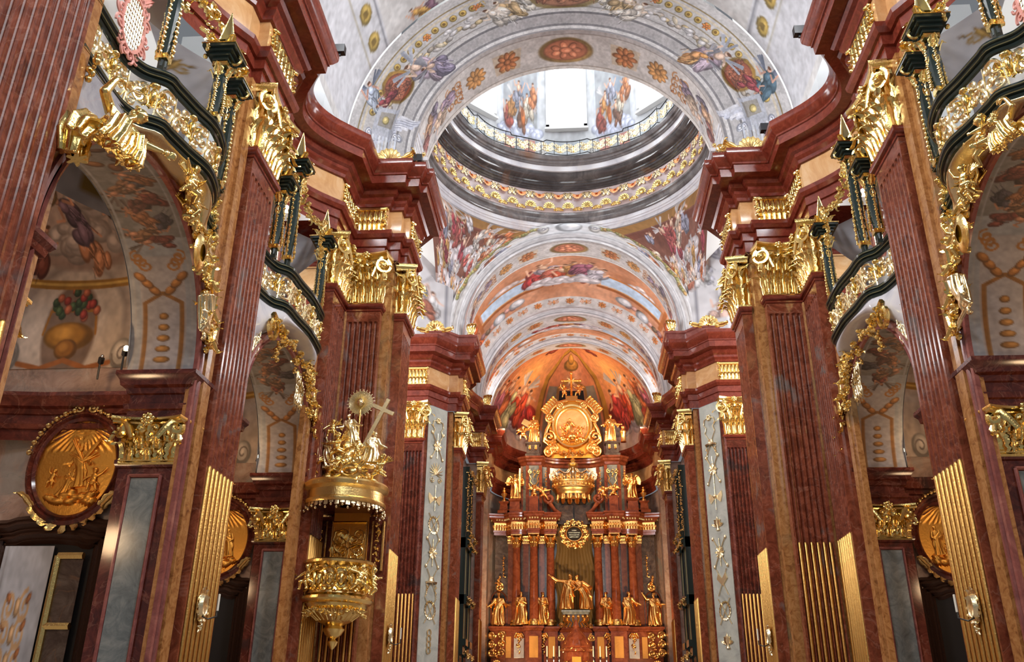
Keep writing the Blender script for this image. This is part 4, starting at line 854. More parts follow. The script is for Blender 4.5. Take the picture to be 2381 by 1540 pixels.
# ------------------------------------------------------------------ giant order: fluted pilasters with gilded capitals
for s in (-1, 1):
    r90 = PI / 2 if s < 0 else -PI / 2; sd = side(s); k = 'fluted pilasters'
    pilaster('fluted_pilaster', f'nearest red marble fluted pilaster at the {sd} edge of the photo', s * 7.17, 8.95, r90, 1.75, 8)
    pilaster('fluted_pilaster', f'tall red fluted pilaster between the two {sd} nave arches', s * 7.17, 17.15, r90, 1.5, 7)
    pilaster('fluted_pilaster', f'fluted pilaster facing the nave in the inner corner of the {sd} crossing pier', s * 7.05, 23.95, r90, 1.4, 7)
    pilaster('fluted_pilaster', f'fluted pilaster on the front of the {sd} crossing pier{", behind the pulpit" if s < 0 else ""}', s * 6.47, 24.7, 0, 1.05, 6)
    pilaster('fluted_pilaster', f'narrow fluted pilaster on the inner side of the {sd} crossing pier', s * 5.35, 26.15, r90, 1.35, 7)
    pilaster('fluted_pilaster', f'dark fluted pilaster on the far {sd} crossing pier beside the trophy panel', s * 7.35, 38.9, 0, 1.0, 6, mat='dark_red', gilt=6.65)
    pilaster('fluted_pilaster', f'fluted pilaster on the inner side of the far {sd} crossing pier', s * 5.35, 41.2, r90, 1.35, 6, gilt=6.7)
    pilaster('fluted_pilaster', f'fluted pilaster on the {sd} pier next to the high altar', s * 5.2, 50.05, r90, 1.3, 6, gilt=6.7)
# ------------------------------------------------------------------ sculpted figures (one continuous body each)
def remesh(mb, vox, name, mat, smooth_it=2, disp=None):
    me = mb.mesh(name + '_src', None); o = bpy.data.objects.new('tmp', me); COL.objects.link(o)
    r = o.modifiers.new('r', 'REMESH'); r.mode = 'VOXEL'; r.voxel_size = vox; r.use_smooth_shade = True
    if smooth_it: q = o.modifiers.new('s', 'SMOOTH'); q.iterations = smooth_it; q.factor = .4
    dg = bpy.context.evaluated_depsgraph_get(); ev = o.evaluated_get(dg); out = bpy.data.meshes.new_from_object(ev); out.name = name
    bpy.data.objects.remove(o); bpy.data.meshes.remove(me); out.materials.clear(); out.materials.append(MATS[mat]); out.shade_smooth(); return out
def limb(mb, pts, rs): mb.tube(pts, rs, 8); [mb.ball(p, r * 1.0, 8, 5) for p, r in zip(pts, rs)]
def hand(mb, w, d, s=.05):
    w = Vector(w); d = Vector(d).normalized(); sd = d.cross(Vector((0, 1, .2))).normalized(); c = w + d * s * .45; mb.ball(tuple(c), (s * .42, s * .3, s * .5), 7, 5)
    for k in range(4): b = c + d * s * .35 + sd * (k - 1.5) * s * .22; limb(mb, [b, b + d * s * (.5 + .1 * (k in (1, 2))), b + d * s * (.8 + .1 * (k in (1, 2))) + Vector((0, s * .15, -s * .12))], [s * .11, s * .1, s * .08])
    b = c - sd * s * .35; limb(mb, [b, b - sd * s * .3 + d * s * .3, b - sd * s * .3 + d * s * .6], [s * .12, s * .11, s * .09])
def head(mb, c, r, hair=1, beard=0, f=(0, -1, 0)):
    x, y, z = c; fx, fy, fz = f
    T = Matrix.Translation(c) @ Vector(f).to_track_quat('-Y', 'Z').to_matrix().to_4x4()
    h = MB(); h.ball((0, 0, 0), (r * .78, r * .92, r), 12, 9); h.ball((0, -r * .28, -r * .5), (r * .5, r * .5, r * .48), 8, 6); h.ball((0, -r * .92, -r * .08), (r * .13, r * .22, r * .3), 6, 5)
    for q in (-1, 1):
        h.ball((q * r * .3, -r * .74, r * .16), (r * .17, r * .12, r * .1), 6, 4); h.ball((q * r * .3, -r * .80, r * .34), (r * .24, r * .1, r * .06), 6, 4); h.ball((q * r * .78, 0, -r * .05), (r * .1, r * .18, r * .24), 6, 4); h.ball((q * r * .38, -r * .6, -r * .22), (r * .24, r * .2, r * .22), 6, 4)
    h.ball((0, -r * .84, -r * .42), (r * .24, r * .12, r * .07), 6, 4)
    for k in range(16 if hair else 0):
        a = 2 * PI * k / 11; e = .25 + .5 * (k % 3) / 2; h.ball((r * .8 * math.cos(a) * math.cos(e), r * (.2 + .75 * abs(math.sin(a)) * math.cos(e)), r * (.25 + .8 * math.sin(e)) - (r * .7 if hair > 1 and k % 2 else 0)), r * .3, 6, 4)
    if beard:
        for k in range(6): h.ball(((k - 2.5) * r * .18, -r * (.75 - .05 * abs(k - 2.5)), -r * (.85 + .2 * (k % 2))), (r * .18, r * .2, r * .34), 6, 4)
    mb.merge(h, T)
def robed(name, la, ra, sway=.03, beard=1, hair=1, look=(-.2, -1, 0), mat='gold_orange', seed=1, slim=1., mantle=1, vox=.011, lean=0.):
    """standing draped figure, 1 m tall, facing -y; la/ra = elbow and hand points"""
    g = random.Random(seed); m = MB(); ph = g.uniform(0, 6); k1 = g.choice([7, 8, 9]); rows = []
    for i in range(15):
        t = i / 14; z = .02 + .62 * t; rx = (.165 - .12 * t + .06 * t * t) * slim + .012; ry = rx * .8; cx = sway * math.sin(PI * t) + lean * t * .4; am = .30 * (1 - t) ** .8 + .06
        rows.append([(cx + rx * (1 + am * .55 * math.sin(k1 * a + ph + 2.2 * t + .9 * math.sin(3 * a))) * math.cos(a), ry * (1 + am * .55 * math.sin(k1 * a + ph + 2.2 * t)) * math.sin(a) - .04 * math.sin(PI * t) * math.exp(-((a - 4.9) * 1.2) ** 2), z) for a in [2 * PI * j / 54 for j in range(54)]])
    o = len(m.v); m.grid(rows, closed_v=True); m.f.append(tuple(o + j for j in range(54))); m.f.append(tuple(o + 14 * 54 + j for j in reversed(range(54))))
    c = lean * .4
    m.ball((c, 0, .60), (.098 * slim, .075, .09)); m.ball((c + lean * .1, -.005, .70), (.10 * slim, .078, .10), 10, 7); m.ball((c + lean * .2, 0, .775), (.125, .062, .05), 10, 7)
    limb(m, [(c + lean * .22, 0, .80), (c + lean * .3 + look[0] * .01, -.01, .86)], [.038, .034]); head(m, (c + lean * .34 + look[0] * .015, -.022, .915), .06, hair, beard, look)
    for q, (e, h) in ((-1, la), (1, ra)):
        s_ = (c + lean * .2 + q * .115, 0, .775); limb(m, [s_, e], [.05, .042]); d = Vector(h) - Vector(e); limb(m, [e, tuple(Vector(e) + d * .8)], [.048, .036]); limb(m, [tuple(Vector(e) + d * .6), h], [.022, .018]); hand(m, h, d, .055)
        for k in range(3): p = Vector(e) + d * (.15 + .2 * k); limb(m, [tuple(p), tuple(p + Vector((q * .01, .02, -.10 + .02 * k)))], [.03, .012])
    if mantle:                                       # mantle crossing the body and falling behind
        for k in range(6):
            a = .02 * k; limb(m, [(c - .13, -.04 - a * .3, .76 - a), (c - .02, -.09, .66 - a * 1.6), (c + .09, -.085, .56 - a * 1.8), (c + .13 + .01 * k, -.01, .46 - a)], [.016, .02, .02, .014])
        for k in range(7): x = -.13 + .045 * k; limb(m, [(c * .7 + x * .8, .06, .74), (x * 1.1, .10 + .015 * math.sin(k * 2), .4), (x * 1.35 + g.uniform(-.02, .02), .10, .06)], [.03, .035, .03])
        limb(m, [(c + .12, -.02, .5), (.17, -.03, .36), (.15 + .03 * g.random(), -.02, .2)], [.035, .04, .02])
    for q in (-1, 1): m.ball((q * .055 + sway * .3, -.13, .02), (.026, .055, .02))
    m.lathe([(0, 0), (.17, 0), (.17, .02), (0, .022)], 16); return remesh(m, vox, name, mat)
def putto(name, la, ra, ll, rl, bend=0., mat='gold_orange', wing=True, vox=.016, look=(0, -1, 0)):
    """chubby winged child about 1 unit tall; legs given as knee and foot points"""
    m = MB(); hp = (0, 0, .42); ch = (bend * .25, 0, .66)
    m.ball(hp, (.135, .115, .11)); m.ball((bend * .1, -.03, .52), (.13, .125, .12), 10, 7); m.ball(ch, (.135, .10, .11), 10, 7); limb(m, [hp, ch], [.12, .11])
    limb(m, [ch, (bend * .32, -.01, .78)], [.06, .05]); head(m, (bend * .36, -.03, .88), .115, 1, 0, look)
    for q, (e, h) in ((-1, la), (1, ra)): s_ = (ch[0] + q * .13, 0, .70); limb(m, [s_, e, h], [.055, .05, .034]); hand(m, h, Vector(h) - Vector(e), .07)
    for q, (k_, f) in ((-1, ll), (1, rl)): limb(m, [(q * .07, 0, .40), k_], [.09, .065]); limb(m, [k_, f], [.062, .036]); m.ball((f[0], f[1] - .04, f[2] - .01), (.035, .065, .03))
    limb(m, [(-.14, -.06, .44), (0, -.14, .38), (.15, -.06, .40), (.24, .04, .34)], [.04, .05, .05, .03])
    if wing:
        for q in (-1, 1):
            for k in range(5): a = .25 + .3 * k; limb(m, [(ch[0] + q * .05, .09, .70), (ch[0] + q * (.10 + .25 * math.cos(a) * .5), .14, .72 + .16 * math.sin(a)), (ch[0] + q * (.12 + .30 * math.cos(a)), .15, .70 + .26 * math.sin(a))], [.03, .028, .014])
    return remesh(m, vox, name, mat)
def wing_mesh(name, mat, n=9):
    m = MB()
    for row in range(3):
        for k in range(n - row * 2):
            a = .15 + k * (1.25 / (n - row * 2)); L = (1.0 - .045 * k) * (1 - .3 * row); leaf(m, (0.02 * k, .01 - .02 * row, .02 * k), (math.cos(a) * .9, .05, -.2 + math.sin(a) * 1.2 - .35), (0, -1, 0), L, .17, .3, 6, 3)
    m.tube([(0, 0, 0), (.2, -.02, .35), (.5, 0, .55)], [.06, .06, .03], 6); return m.mesh(name, mat, 50)
A_ = {'pray': (((-.15, -.08, .62), (-.03, -.17, .66)), ((.15, -.08, .62), (.03, -.17, .68))), 'point': (((-.2, -.05, .66), (-.30, -.12, .78)), ((.16, -.06, .60), (.05, -.15, .58))), 'book': (((-.16, -.06, .60), (-.05, -.15, .56)), ((.17, -.05, .60), (.12, -.16, .55))),
      'open': (((-.2, -.03, .62), (-.31, -.12, .60)), ((.2, -.03, .62), (.30, -.12, .56))), 'up': (((-.22, 0, .78), (-.32, -.05, .92)), ((.17, -.05, .62), (.26, -.14, .62))), 'hip': (((-.17, -.02, .62), (-.10, -.1, .54)), ((.2, -.02, .64), (.30, -.1, .60)))}
ST = {'a': robed('statue_body', *A_['book'], seed=2, sway=.03), 'b': robed('statue_body', *A_['point'], seed=3, sway=-.03, look=(.4, -1, .1)), 'c': robed('statue_body', *A_['open'], seed=4, sway=.04, beard=0, look=(-.4, -1, 0)),
      'd': robed('statue_body', *A_['up'], seed=5, sway=-.04, look=(-.6, -1, .3)), 'e': robed('statue_body', *A_['hip'], seed=6, sway=.04, hair=2, look=(.5, -1, -.1)), 'f': robed('statue_body', *A_['pray'], seed=8, hair=2, look=(.3, -1, .1)),
      'g': robed('statue_body', ((-.28, -.02, .80), (-.46, -.06, .92)), ((.17, -.08, .66), (.24, -.14, .60)), seed=9, lean=.14, look=(.8, -.6, -.1), sway=-.03), 'h': robed('statue_body', ((-.17, -.08, .62), (-.26, -.14, .56)), ((.16, -.04, .62), (.1, -.12, .60)), seed=10, lean=-.32, look=(-.9, -.4, -.3), sway=.05)}
PU = {'a': putto('putto_body', ((-.25, -.05, .78), (-.30, -.1, .98)), ((.26, -.08, .62), (.36, -.16, .66)), ((-.12, -.14, .24), (-.14, .02, .04)), ((.12, -.10, .22), (.16, .10, .08))),
      'b': putto('putto_body', ((-.26, -.1, .60), (-.32, -.2, .50)), ((.28, 0, .80), (.40, -.05, .92)), ((-.12, -.22, .36), (-.14, -.20, .12)), ((.13, -.2, .34), (.2, -.16, .12)), look=(.4, -1, .2)),
      'c': putto('putto_body', ((-.28, -.05, .72), (-.42, -.1, .74)), ((.24, -.12, .60), (.14, -.24, .58)), ((-.2, -.1, .28), (-.3, .02, .12)), ((.16, -.16, .3), (.3, -.02, .2)), bend=.3, look=(-.7, -.8, 0))}
for k_ in list(PU): PU[k_ + 'g'] = PU[k_].copy(); PU[k_ + 'g'].materials.clear(); PU[k_ + 'g'].materials.append(MATS['gold'])
for k_ in list(ST): ST[k_ + 'g'] = ST[k_].copy(); ST[k_ + 'g'].materials.clear(); ST[k_ + 'g'].materials.append(MATS['gold_pale'])
WG = wing_mesh('wing', 'gold_orange'); WGg = wing_mesh('wing', 'gold')
def statue(nm, me, label, cat, loc, h, rz=0, group=None, wings=False, tilt=0, flip=False, gold='gold_orange', body='body'):
    t = thing(nm, label, cat, loc, group); inst(me, body, t, loc, rz, (h * (-1 if flip else 1), h, h), 0, tilt)
    if wings:
        for q in (-1, 1): inst(WG if gold == 'gold_orange' else WGg, 'wing', t, (loc[0] + q * .05 * h, loc[1] + .08 * h, loc[2] + .68 * h), rz, (q * h * .42, h * .42, h * .42))
    return t
def path_fn(path):
    P = [Vector((a, b, 0)) for a, b in path]; L = [0]
    for a, b in zip(P[:-1], P[1:]): L.append(L[-1] + (b - a).length)
    def f(s):
        s = min(max(s, 0), L[-1] - 1e-6)
        for i in range(len(L) - 1):
            if s <= L[i + 1]: t = (s - L[i]) / max(L[i + 1] - L[i], 1e-9); p = P[i].lerp(P[i + 1], t); d = (P[i + 1] - P[i]).normalized(); return p, Vector((d.y, -d.x, 0))
    return f, L[-1]
def bend(mb, f):                                     # x -> along the path, -y -> outwards
    m = MB(); m.f = mb.f; m.v = []
    for x, y, z in mb.v: p, n = f(x); m.v.append((p.x - n.x * y, p.y - n.y * y, z))
    return m
def smooth_path(pts, n=6):
    out = []; P = [pts[0]] + pts + [pts[-1]]
    for i in range(1, len(P) - 2):
        for k in range(n):
            t = k / n; a, b, c, d = (np.array(P[i + j], float) for j in (-1, 0, 1, 2)); out.append(tuple(.5 * ((2 * b) + (-a + c) * t + (2 * a - 5 * b + 4 * c - d) * t * t + (-a + 3 * b - 3 * c + d) * t ** 3)))
    out.append(pts[-1]); return out
RAIL = [(0, 0), (.05, .01), (.07, .05), (.05, .08), (.09, .09), (.12, .13), (.09, .17), (.12, .19), (.13, .24), (0, .26)]
def obelisk_post(s, x, y, z0, z1, label, h_ob=1.05, sc=1.0, gr='obelisk posts of the balconies'):
    sg = -s; t = thing('obelisk_post', label, 'post', (s * -x, y, z0), gr)
    m = MB(); m.box((x - .06 * sc, y - .06 * sc, z0), (x + .06 * sc, y + .06 * sc, z1 - .1)); m.lathe([(.07, z0 + .1), (.14, z0 + .5 * (z1 - z0)), (.13, z1 - .35), (.07, z1 - .25)], 8, T=Matrix.Translation((x, y, 0))); m.build('shaft', 'green_black', t, sg, 30)
    m = MB()
    for a, b, w_ in ((z1 - .12, z1 - .04, .16), (z1 - .04, z1 + .04, .21), (z1 + .04, z1 + .1, .27), (z1 + .1, z1 + .17, .33)): m.box((x - w_ * sc, y - w_ * sc, a), (x + w_ * sc, y + w_ * sc, b))
    bl = m.build('block', 'green_black', t, sg, 30)
    for w_, a, b in ((.345 * sc, z1 + .165, z1 + .19), (.15 * sc, z1 - .24, z1 - .14), (.1, z0 + .25, z0 + .36)): MB().box((x - w_, y - w_, a), (x + w_, y + w_, b)).build('gilt_fillet', 'gold', t, sg, 30)
    m = MB(); zb = z1 + .45; r_ = .115 * sc; m.add([(x - r_, y - r_, zb), (x + r_, y - r_, zb), (x + r_, y + r_, zb), (x - r_, y + r_, zb), (x, y, z1 + .2 + h_ob)], [(0, 1, 4), (1, 2, 4), (2, 3, 4), (3, 0, 4)]); m.build('obelisk', 'green_line', t, sg, 10)
    for q in (0, 1, 2, 3):
        a = q * PI / 2 + PI / 4; m = MB(); leaf(m, (x + .14 * sc * math.cos(a), y + .14 * sc * math.sin(a), z1 + .2), (math.cos(a), math.sin(a), 1.5), (math.cos(a), math.sin(a), 0), .32, .2, 1); m.ball((x + .16 * sc * math.cos(a), y + .16 * sc * math.sin(a), z1 + .26), .08); m.build('foot_leaf', 'gold', t, sg, 50)
        m = MB(); m.tube([(x + r_ * math.cos(a) * 1.41, y + r_ * math.sin(a) * 1.41, zb), (x, y, z1 + .2 + h_ob)], [.018, .006], 4); m.build('gilt_edge', 'gold', t, sg, 50)
        b = q * PI / 2; ca, sa = math.cos(b), math.sin(b); m = MB()
        for k in range(18): t_ = k / 17; m.ball((x + ca * .15 * (1 - .3 * t_), y + sa * .15 * (1 - .3 * t_), z0 + .35 + (z1 - z0 - .8) * t_), (.03 + .014 * (k % 2), .03 + .014 * (k % 2), .5 * (z1 - z0 - .7) / 17 + .006), 6, 4)
        m.build('bead_string', 'gold', t, sg, 50); m = MB()
        leaf(m, (x + ca * .14, y + sa * .14, z1 - .45), (ca * .3, sa * .3, 1), (ca, sa, 0), .26, .2, 1); leaf(m, (x + ca * .12, y + sa * .12, z1 - .44), (0, 0, -1), (ca, sa, 0), .5, .13, .5); m.build('capital_leaf', 'gold', t, sg, 50)
    m = MB(); m.tube([(x + .18 * sc, y, z1 + .25)] + [(x + (.26 + .1 * math.cos(a)) * sc, y + .0, z1 + .0 - .12 * math.sin(a)) for a in np.linspace(0, 5, 12)], .03, 6)
    m.build('scroll', 'gold', t, sg, 50); return t
BP = {0: ([(-7.46, 10.1), (-7.5, 10.8), (-7.52, 11.4), (-7.38, 11.8), (-7.05, 12.05), (-7.0, 12.3), (-6.88, 12.9), (-6.76, 13.4), (-6.84, 13.95), (-7.02, 14.4), (-7.3, 14.75), (-7.42, 15.1), (-7.45, 15.6)], 12.92, 2.75),
      1: ([(-7.44, 18.1), (-7.42, 18.5), (-7.3, 19.0), (-7.05, 19.3), (-7.0, 20.0), (-6.92, 20.8), (-6.95, 21.6), (-7.02, 22.1), (-7.3, 22.5), (-7.44, 22.8)], 20.8, 2.6)}
def ornament_strip(m, a, b, z0, z1, seed, th=.03, y=0):
    g = random.Random(seed); n = max(1, round((b - a) / .42)); w_ = (b - a) / n; h_ = z1 - z0
    for k in range(n):
        c = a + w_ * (k + .5); q = 1 if k % 2 else -1
        cscroll(m, c - w_ * .42, z0 + h_ * .12, c + w_ * .42, z0 + h_ * .5, h_ * .17, y, th, q); cscroll(m, c + w_ * .42, z0 + h_ * .9, c - w_ * .42, z0 + h_ * .55, h_ * .16, y, th, q)
        m.tube(spiral((c + q * w_ * .1, z0 + h_ * .5), h_ * .2, 1.3, 1, q, y=y), th, 5); m.tube([(c - w_ * .5, y, z0), (c - w_ * .45, y, z0 + h_ * .5), (c - w_ * .5, y, z1)], th * .8, 5)
        for j in range(2): leaf(m, (c + q * w_ * (.1 - .3 * j), y, z0 + h_ * (.3 + .3 * j)), (g.uniform(-1, 1), 0, g.uniform(-.4, 1)), (0, -1, 0), h_ * .34, h_ * .18, .8, 4, 3)
for s in (-1, 1):
    sg = -s; sd = side(s)
    for bi in (0, 1):
        raw, yc, r = BP[bi]; pth = smooth_path(raw, 5); f, L = path_fn(pth); nb = 'near' if bi == 0 else 'far'
        b = thing('balcony', f'{nb} {sd} balcony with dark green serpentine rails and gilded openwork above the chapel arch', 'balcony', (s * 7.2, yc, 11.0))
        for z, nm in ((11.86, 'top_rail'), (10.88, 'lower_rail')): sweep(pth, [(o_ - .02, z + zz - .05) for o_, zz in RAIL]).build(nm, 'green_black', b, sg, 30)
        for z in (11.86, 10.88):
            for o_, zz in ((.125, .19), (.095, .09)): p2 = [(sw[0], sw[1], z + zz - .05) for sw in [(f(L * i / 70)[0] + f(L * i / 70)[1] * o_) for i in range(71)]]; MB().tube([(p[0], p[1], p[2]) for p in p2], .009, 4).build('gilt_line', 'green_line', b, sg)
        npan = 6 if bi == 0 else 5
        for k in range(npan):
            m = MB(); a0, a1 = L * k / npan + .06, L * (k + 1) / npan - .06; ornament_strip(m, a0, a1, 11.12, 11.78, bi * 10 + k, .026); bend(m, f).build('openwork_panel', 'gold_pale', b, sg, 50)
            m = MB(); c = L * k / npan                 # leafy consoles between the panels
            if k:
                for j in range(3): leaf(m, (c + (j - 1) * .08, -.0, 11.3), ((j - 1) * .3, -.05, 1), (0, -1, 0), .36, .18, .9)
                m.ball((c, -.04, 11.72), (.10, .07, .06)); m.ball((c, -.05, 11.52), (.06, .06, .13)); garland(m, [(c - .08, -.04, 11.32), (c, -.06, 11.24), (c + .08, -.04, 11.32)], .04, k)
                bend(m, f).build('gilded_console', 'gold', b, sg, 50)
        # apron between the lower rail and the arch
        P = []
        for i in range(41):
            s_ = L * i / 40; p, n_ = f(s_); dy = p.y - yc
            if bi == 0 and p.y < 11.55: continue
            za = 7.9 + math.sqrt(max((r + .25) ** 2 - dy * dy, .05)); za = min(max(za, 9.0), 10.75); P.append([(p.x * (1 - t) ** .7 + (-7.45 - (0 if t < 1 else .02)) * (1 - (1 - t) ** .7) + .16 * math.sin(PI * t), p.y, 10.86 * (1 - t) + za * t) for t in [j / 8 for j in range(9)]])
        MB().grid(P).build('apron', 'gold_pale' if bi == 0 else 'lilac_white', b, sg, 60)
        if bi == 1:
            m = MB()
            for q, yy in ((-1, 18.9), (1, 22.3)): m.merge(MB().tube(spiral((0, 0), .34, 1.4, PI / 2, q), [.07] * 27, 6), Matrix.Translation((-7.15, yy, 10.25)) @ Matrix.Rotation(PI / 2, 4, 'Z'))
            garland(m, [(-7.05, 19.0, 10.5), (-7.0, 19.6, 10.1), (-7.0, 20.2, 10.35), (-7.0, 20.9, 10.05), (-7.0, 21.5, 10.3), (-7.1, 22.1, 9.9), (-7.15, 22.5, 9.2)], .12, 4, 1.4); garland(m, [(-7.1, 19.35, 10.2), (-7.1, 19.3, 9.5)], .10, 5); garland(m, [(-7.1, 20.6, 10.2), (-7.1, 20.7, 9.7)], .09, 6)
            m.build('gilded_garland', 'gold', b, sg, 50)
            m = MB(); ornament_strip(m, 0, 1.5, 9.2, 10.4, 5, .02)
            for yy in (18.15, 21.8): m2 = MB().merge(m, Matrix.Translation((-7.36, yy - .1, 0)) @ Matrix.Rotation(PI / 2, 4, 'Z') @ Matrix.Scale(.45, 4, (1, 0, 0))); m2.build('gilded_arabesque', 'gold_pale', b, sg, 50)
        # lattice screen in the middle opening
        sc_ = thing('lattice_screen', f'pink and gold lattice screen standing in the {nb} {sd} balcony opening', 'screen', (s * 7.5, (11.2 if bi == 0 else 18.95), 12.0))
        yl = 11.25 if bi == 0 else 18.98; m = MB(); 
        for k in range(-4, 5):
            h_ = .52 * math.sqrt(1 - (k / 5) ** 2); m.tube([(-7.4, yl + k * .07, 12.55 - h_), (-7.4, yl + k * .07, 12.55 + h_)], .012, 4); m.tube([(-7.4, yl - .34 * math.sqrt(1 - (k / 5) ** 2), 12.55 + k * .105), (-7.4, yl + .34 * math.sqrt(1 - (k / 5) ** 2), 12.55 + k * .105)], .012, 4)
        m.build('lattice', 'gold_pale', sc_, sg)
        m = MB(); T = Matrix.Translation((-7.4, yl, 12.5)) @ Matrix.Rotation(PI / 2, 4, 'Z')
        for k in range(14): a = 2 * PI * k / 14; m.tube([(p[0], p[1], p[2]) for p in spiral((.42 * math.cos(a), .62 * math.sin(a)), .13, 1.4, a, 1 if k % 2 else -1)], .026, 5, T=T)
        m.tube([(.36 * math.cos(a), 0, .54 * math.sin(a)) for a in np.linspace(0, 2 * PI, 30)], .03, 5, T=T)
        for k in range(5): leaf(m, ((k - 2) * .1, 0, .65), ((k - 2) * .4, 0, 1), (0, -1, 0), .3, .16, .8, T=T)
        m.build('scroll_border', 'pink_lattice', sc_, sg, 50)
        # oratory room with painted vault behind the opening
        cvo = Canvas(1.6, 150, (168, 166, 172), 140 + bi, 8)
        for j in range(3):
            x = .3 + .5 * j; cvo.poly([(x - .12, .05), (x + .12, .05), (x + .10, .55), (x - .10, .55)], (128, 104, 48)); cvo.arabesque(x, .3, .2, .4, (176, 130, 66), (110, 70, 30), 3); cvo.line([(x + .25, 0), (x + .25, 1)], .03, (196, 194, 198)); cvo.arabesque(x, .78, .18, .3, (150, 118, 60), (110, 84, 40), 2)
        def orat(u, v, yc=yc, r=r): a = v * 1.9; return (-8.6 - 1.6 * math.sin(PI * u) * (1 if a < 1 else max(0, 1 - (a - 1) * .6)), yc - r - .2 + (2 * r + .4) * u, 11.0 + 2.9 * min(a, 1) + (a > 1) * (a - 1) * 1.1) if a < 1 else (-8.6 - 1.6 * math.sin(PI * u) + (a - 1) * 1.4, yc - r - .2 + (2 * r + .4) * u, 13.9 + (a - 1) * 1.3)
        struct(painted('wall_' + sd, cvo, orat, 110, 80, None, sg))
        struct(MB().box((-8.7, yc - r, 10.92), (-7.46, yc + r, 11.0)).build('floor', 'stone_white', None, sg))
        # posts with obelisks, garlands hanging in the openings
        for j, (yy, xx, z0, z1) in enumerate((((11.95, -7.15, 12.05, 14.7), (13.62, -6.88, 12.05, 13.75), (15.25, -7.36, 11.6, 14.25)) if bi == 0 else ((18.5, -7.2, 11.9, 13.9), (19.35, -7.15, 12.05, 15.0), (22.15, -7.15, 12.05, 14.3)))):
            obelisk_post(s, xx, yy, z0, z1, f'dark green gilded post with obelisk, {["nearest", "middle", "farthest"][j]} on the {nb} {sd} balcony')
        gl = thing('hanging_garland', f'gilded leaf garland draped across the {nb} {sd} balcony opening', 'garland', (s * 7.2, yc, 14.5)); m = MB()
        ya, yb = (11.95, 13.62) if bi == 0 else (19.35, 22.1)
        for a_, b_ in ((ya, yb), (yb, yb + 1.7 if bi == 0 else yb + .6)): garland(m, [(-7.15, a_ + (b_ - a_) * t, 15.0 - (.1 + .9 * math.sin(PI * t) * .5) + .2 * abs(t - .5)) for t in np.linspace(0, 1, 8)], .11, 3, 1.2)
        for yy, z_ in ((ya + .3, 14.7), (yb - .35, 14.6), (yb + .3, 14.6)):
            garland(m, [(-7.15, yy, z_), (-7.15, yy + .15, z_ - .9)], .10, int(yy * 7), 1.3); m.merge(MB().tube(spiral((0, 0), .2, 1.5, 0, 1), .045, 6), Matrix.Translation((-7.1, yy, z_ + .1)) @ Matrix.Rotation(PI / 2, 4, 'Z'))
        m.build('leaves', 'gold', gl, sg, 50)
        # gilded cascade down the far side of the arch
        cs = thing('arch_cascade', f'gilded cascade of cherubs, cartouches and drapery down the {nb} {sd} arch edge', 'gilded carving', (s * 7.35, yc + r, 9.5)); m = MB()
        arc = [(-7.30, yc + (r + .16) * math.cos(a), 7.9 + (r + .16) * math.sin(a)) for a in np.linspace(1.25 if bi == 0 else 1.1, .12, 12)]
        garland(m, arc, .17 if bi == 0 else .11, 8, 1.6)
        for k in range(0, 12, 2):
            p = arc[k]; T = Matrix.Translation((p[0] + .12, p[1], p[2])) @ Matrix.Rotation(PI / 2, 4, 'Z')
            m.tube(spiral((0, 0), .16, 1.4, k, 1), .04, 6, T=T); [leaf(m, (0, -.05, 0), (math.cos(k + j), 0, math.sin(k + j)), (0, -1, 0), .34, .2, 1, T=T) for j in (0, 2, 4)]
        m.build('leaves', 'gold', cs, sg, 50)
        if bi == 0:
            m = MB(); garland(m, [(-7.34, 15.35, 11.6), (-7.34, 15.45, 10.0), (-7.34, 15.5, 9.0)], .12, 12, 1.5); m.build('drop', 'gold', cs, sg, 50)
            inst(PU['bg'], 'cherub', cs, (s * 7.2, 13.9, 9.95), s * -PI / 2, (.8, .8, .8)); inst(PU['ag'], 'cherub', cs, (s * 7.15, 14.75, 9.5), s * -PI / 2 + .4, (.75, .75, .75))
            inst(ST['gg'], 'hanging_figure', cs, (s * 7.22, 15.35, 9.35), s * -PI / 2, (-s * .95, .95, .95), rx=0, ry=2.9)
            cr_ = MB(); cr_.merge(MB().lathe([(0, 0), (.2, .02), (.26, .06), (.22, .1), (.12, .12)], 16), Matrix.Translation((-7.1, 14.35, 9.75)) @ Matrix.Rotation(PI / 2, 4, 'Y') @ Matrix.Scale(1.5, 4, (1, 0, 0))); cr_.build('cartouche', 'gold', cs, sg, 40)
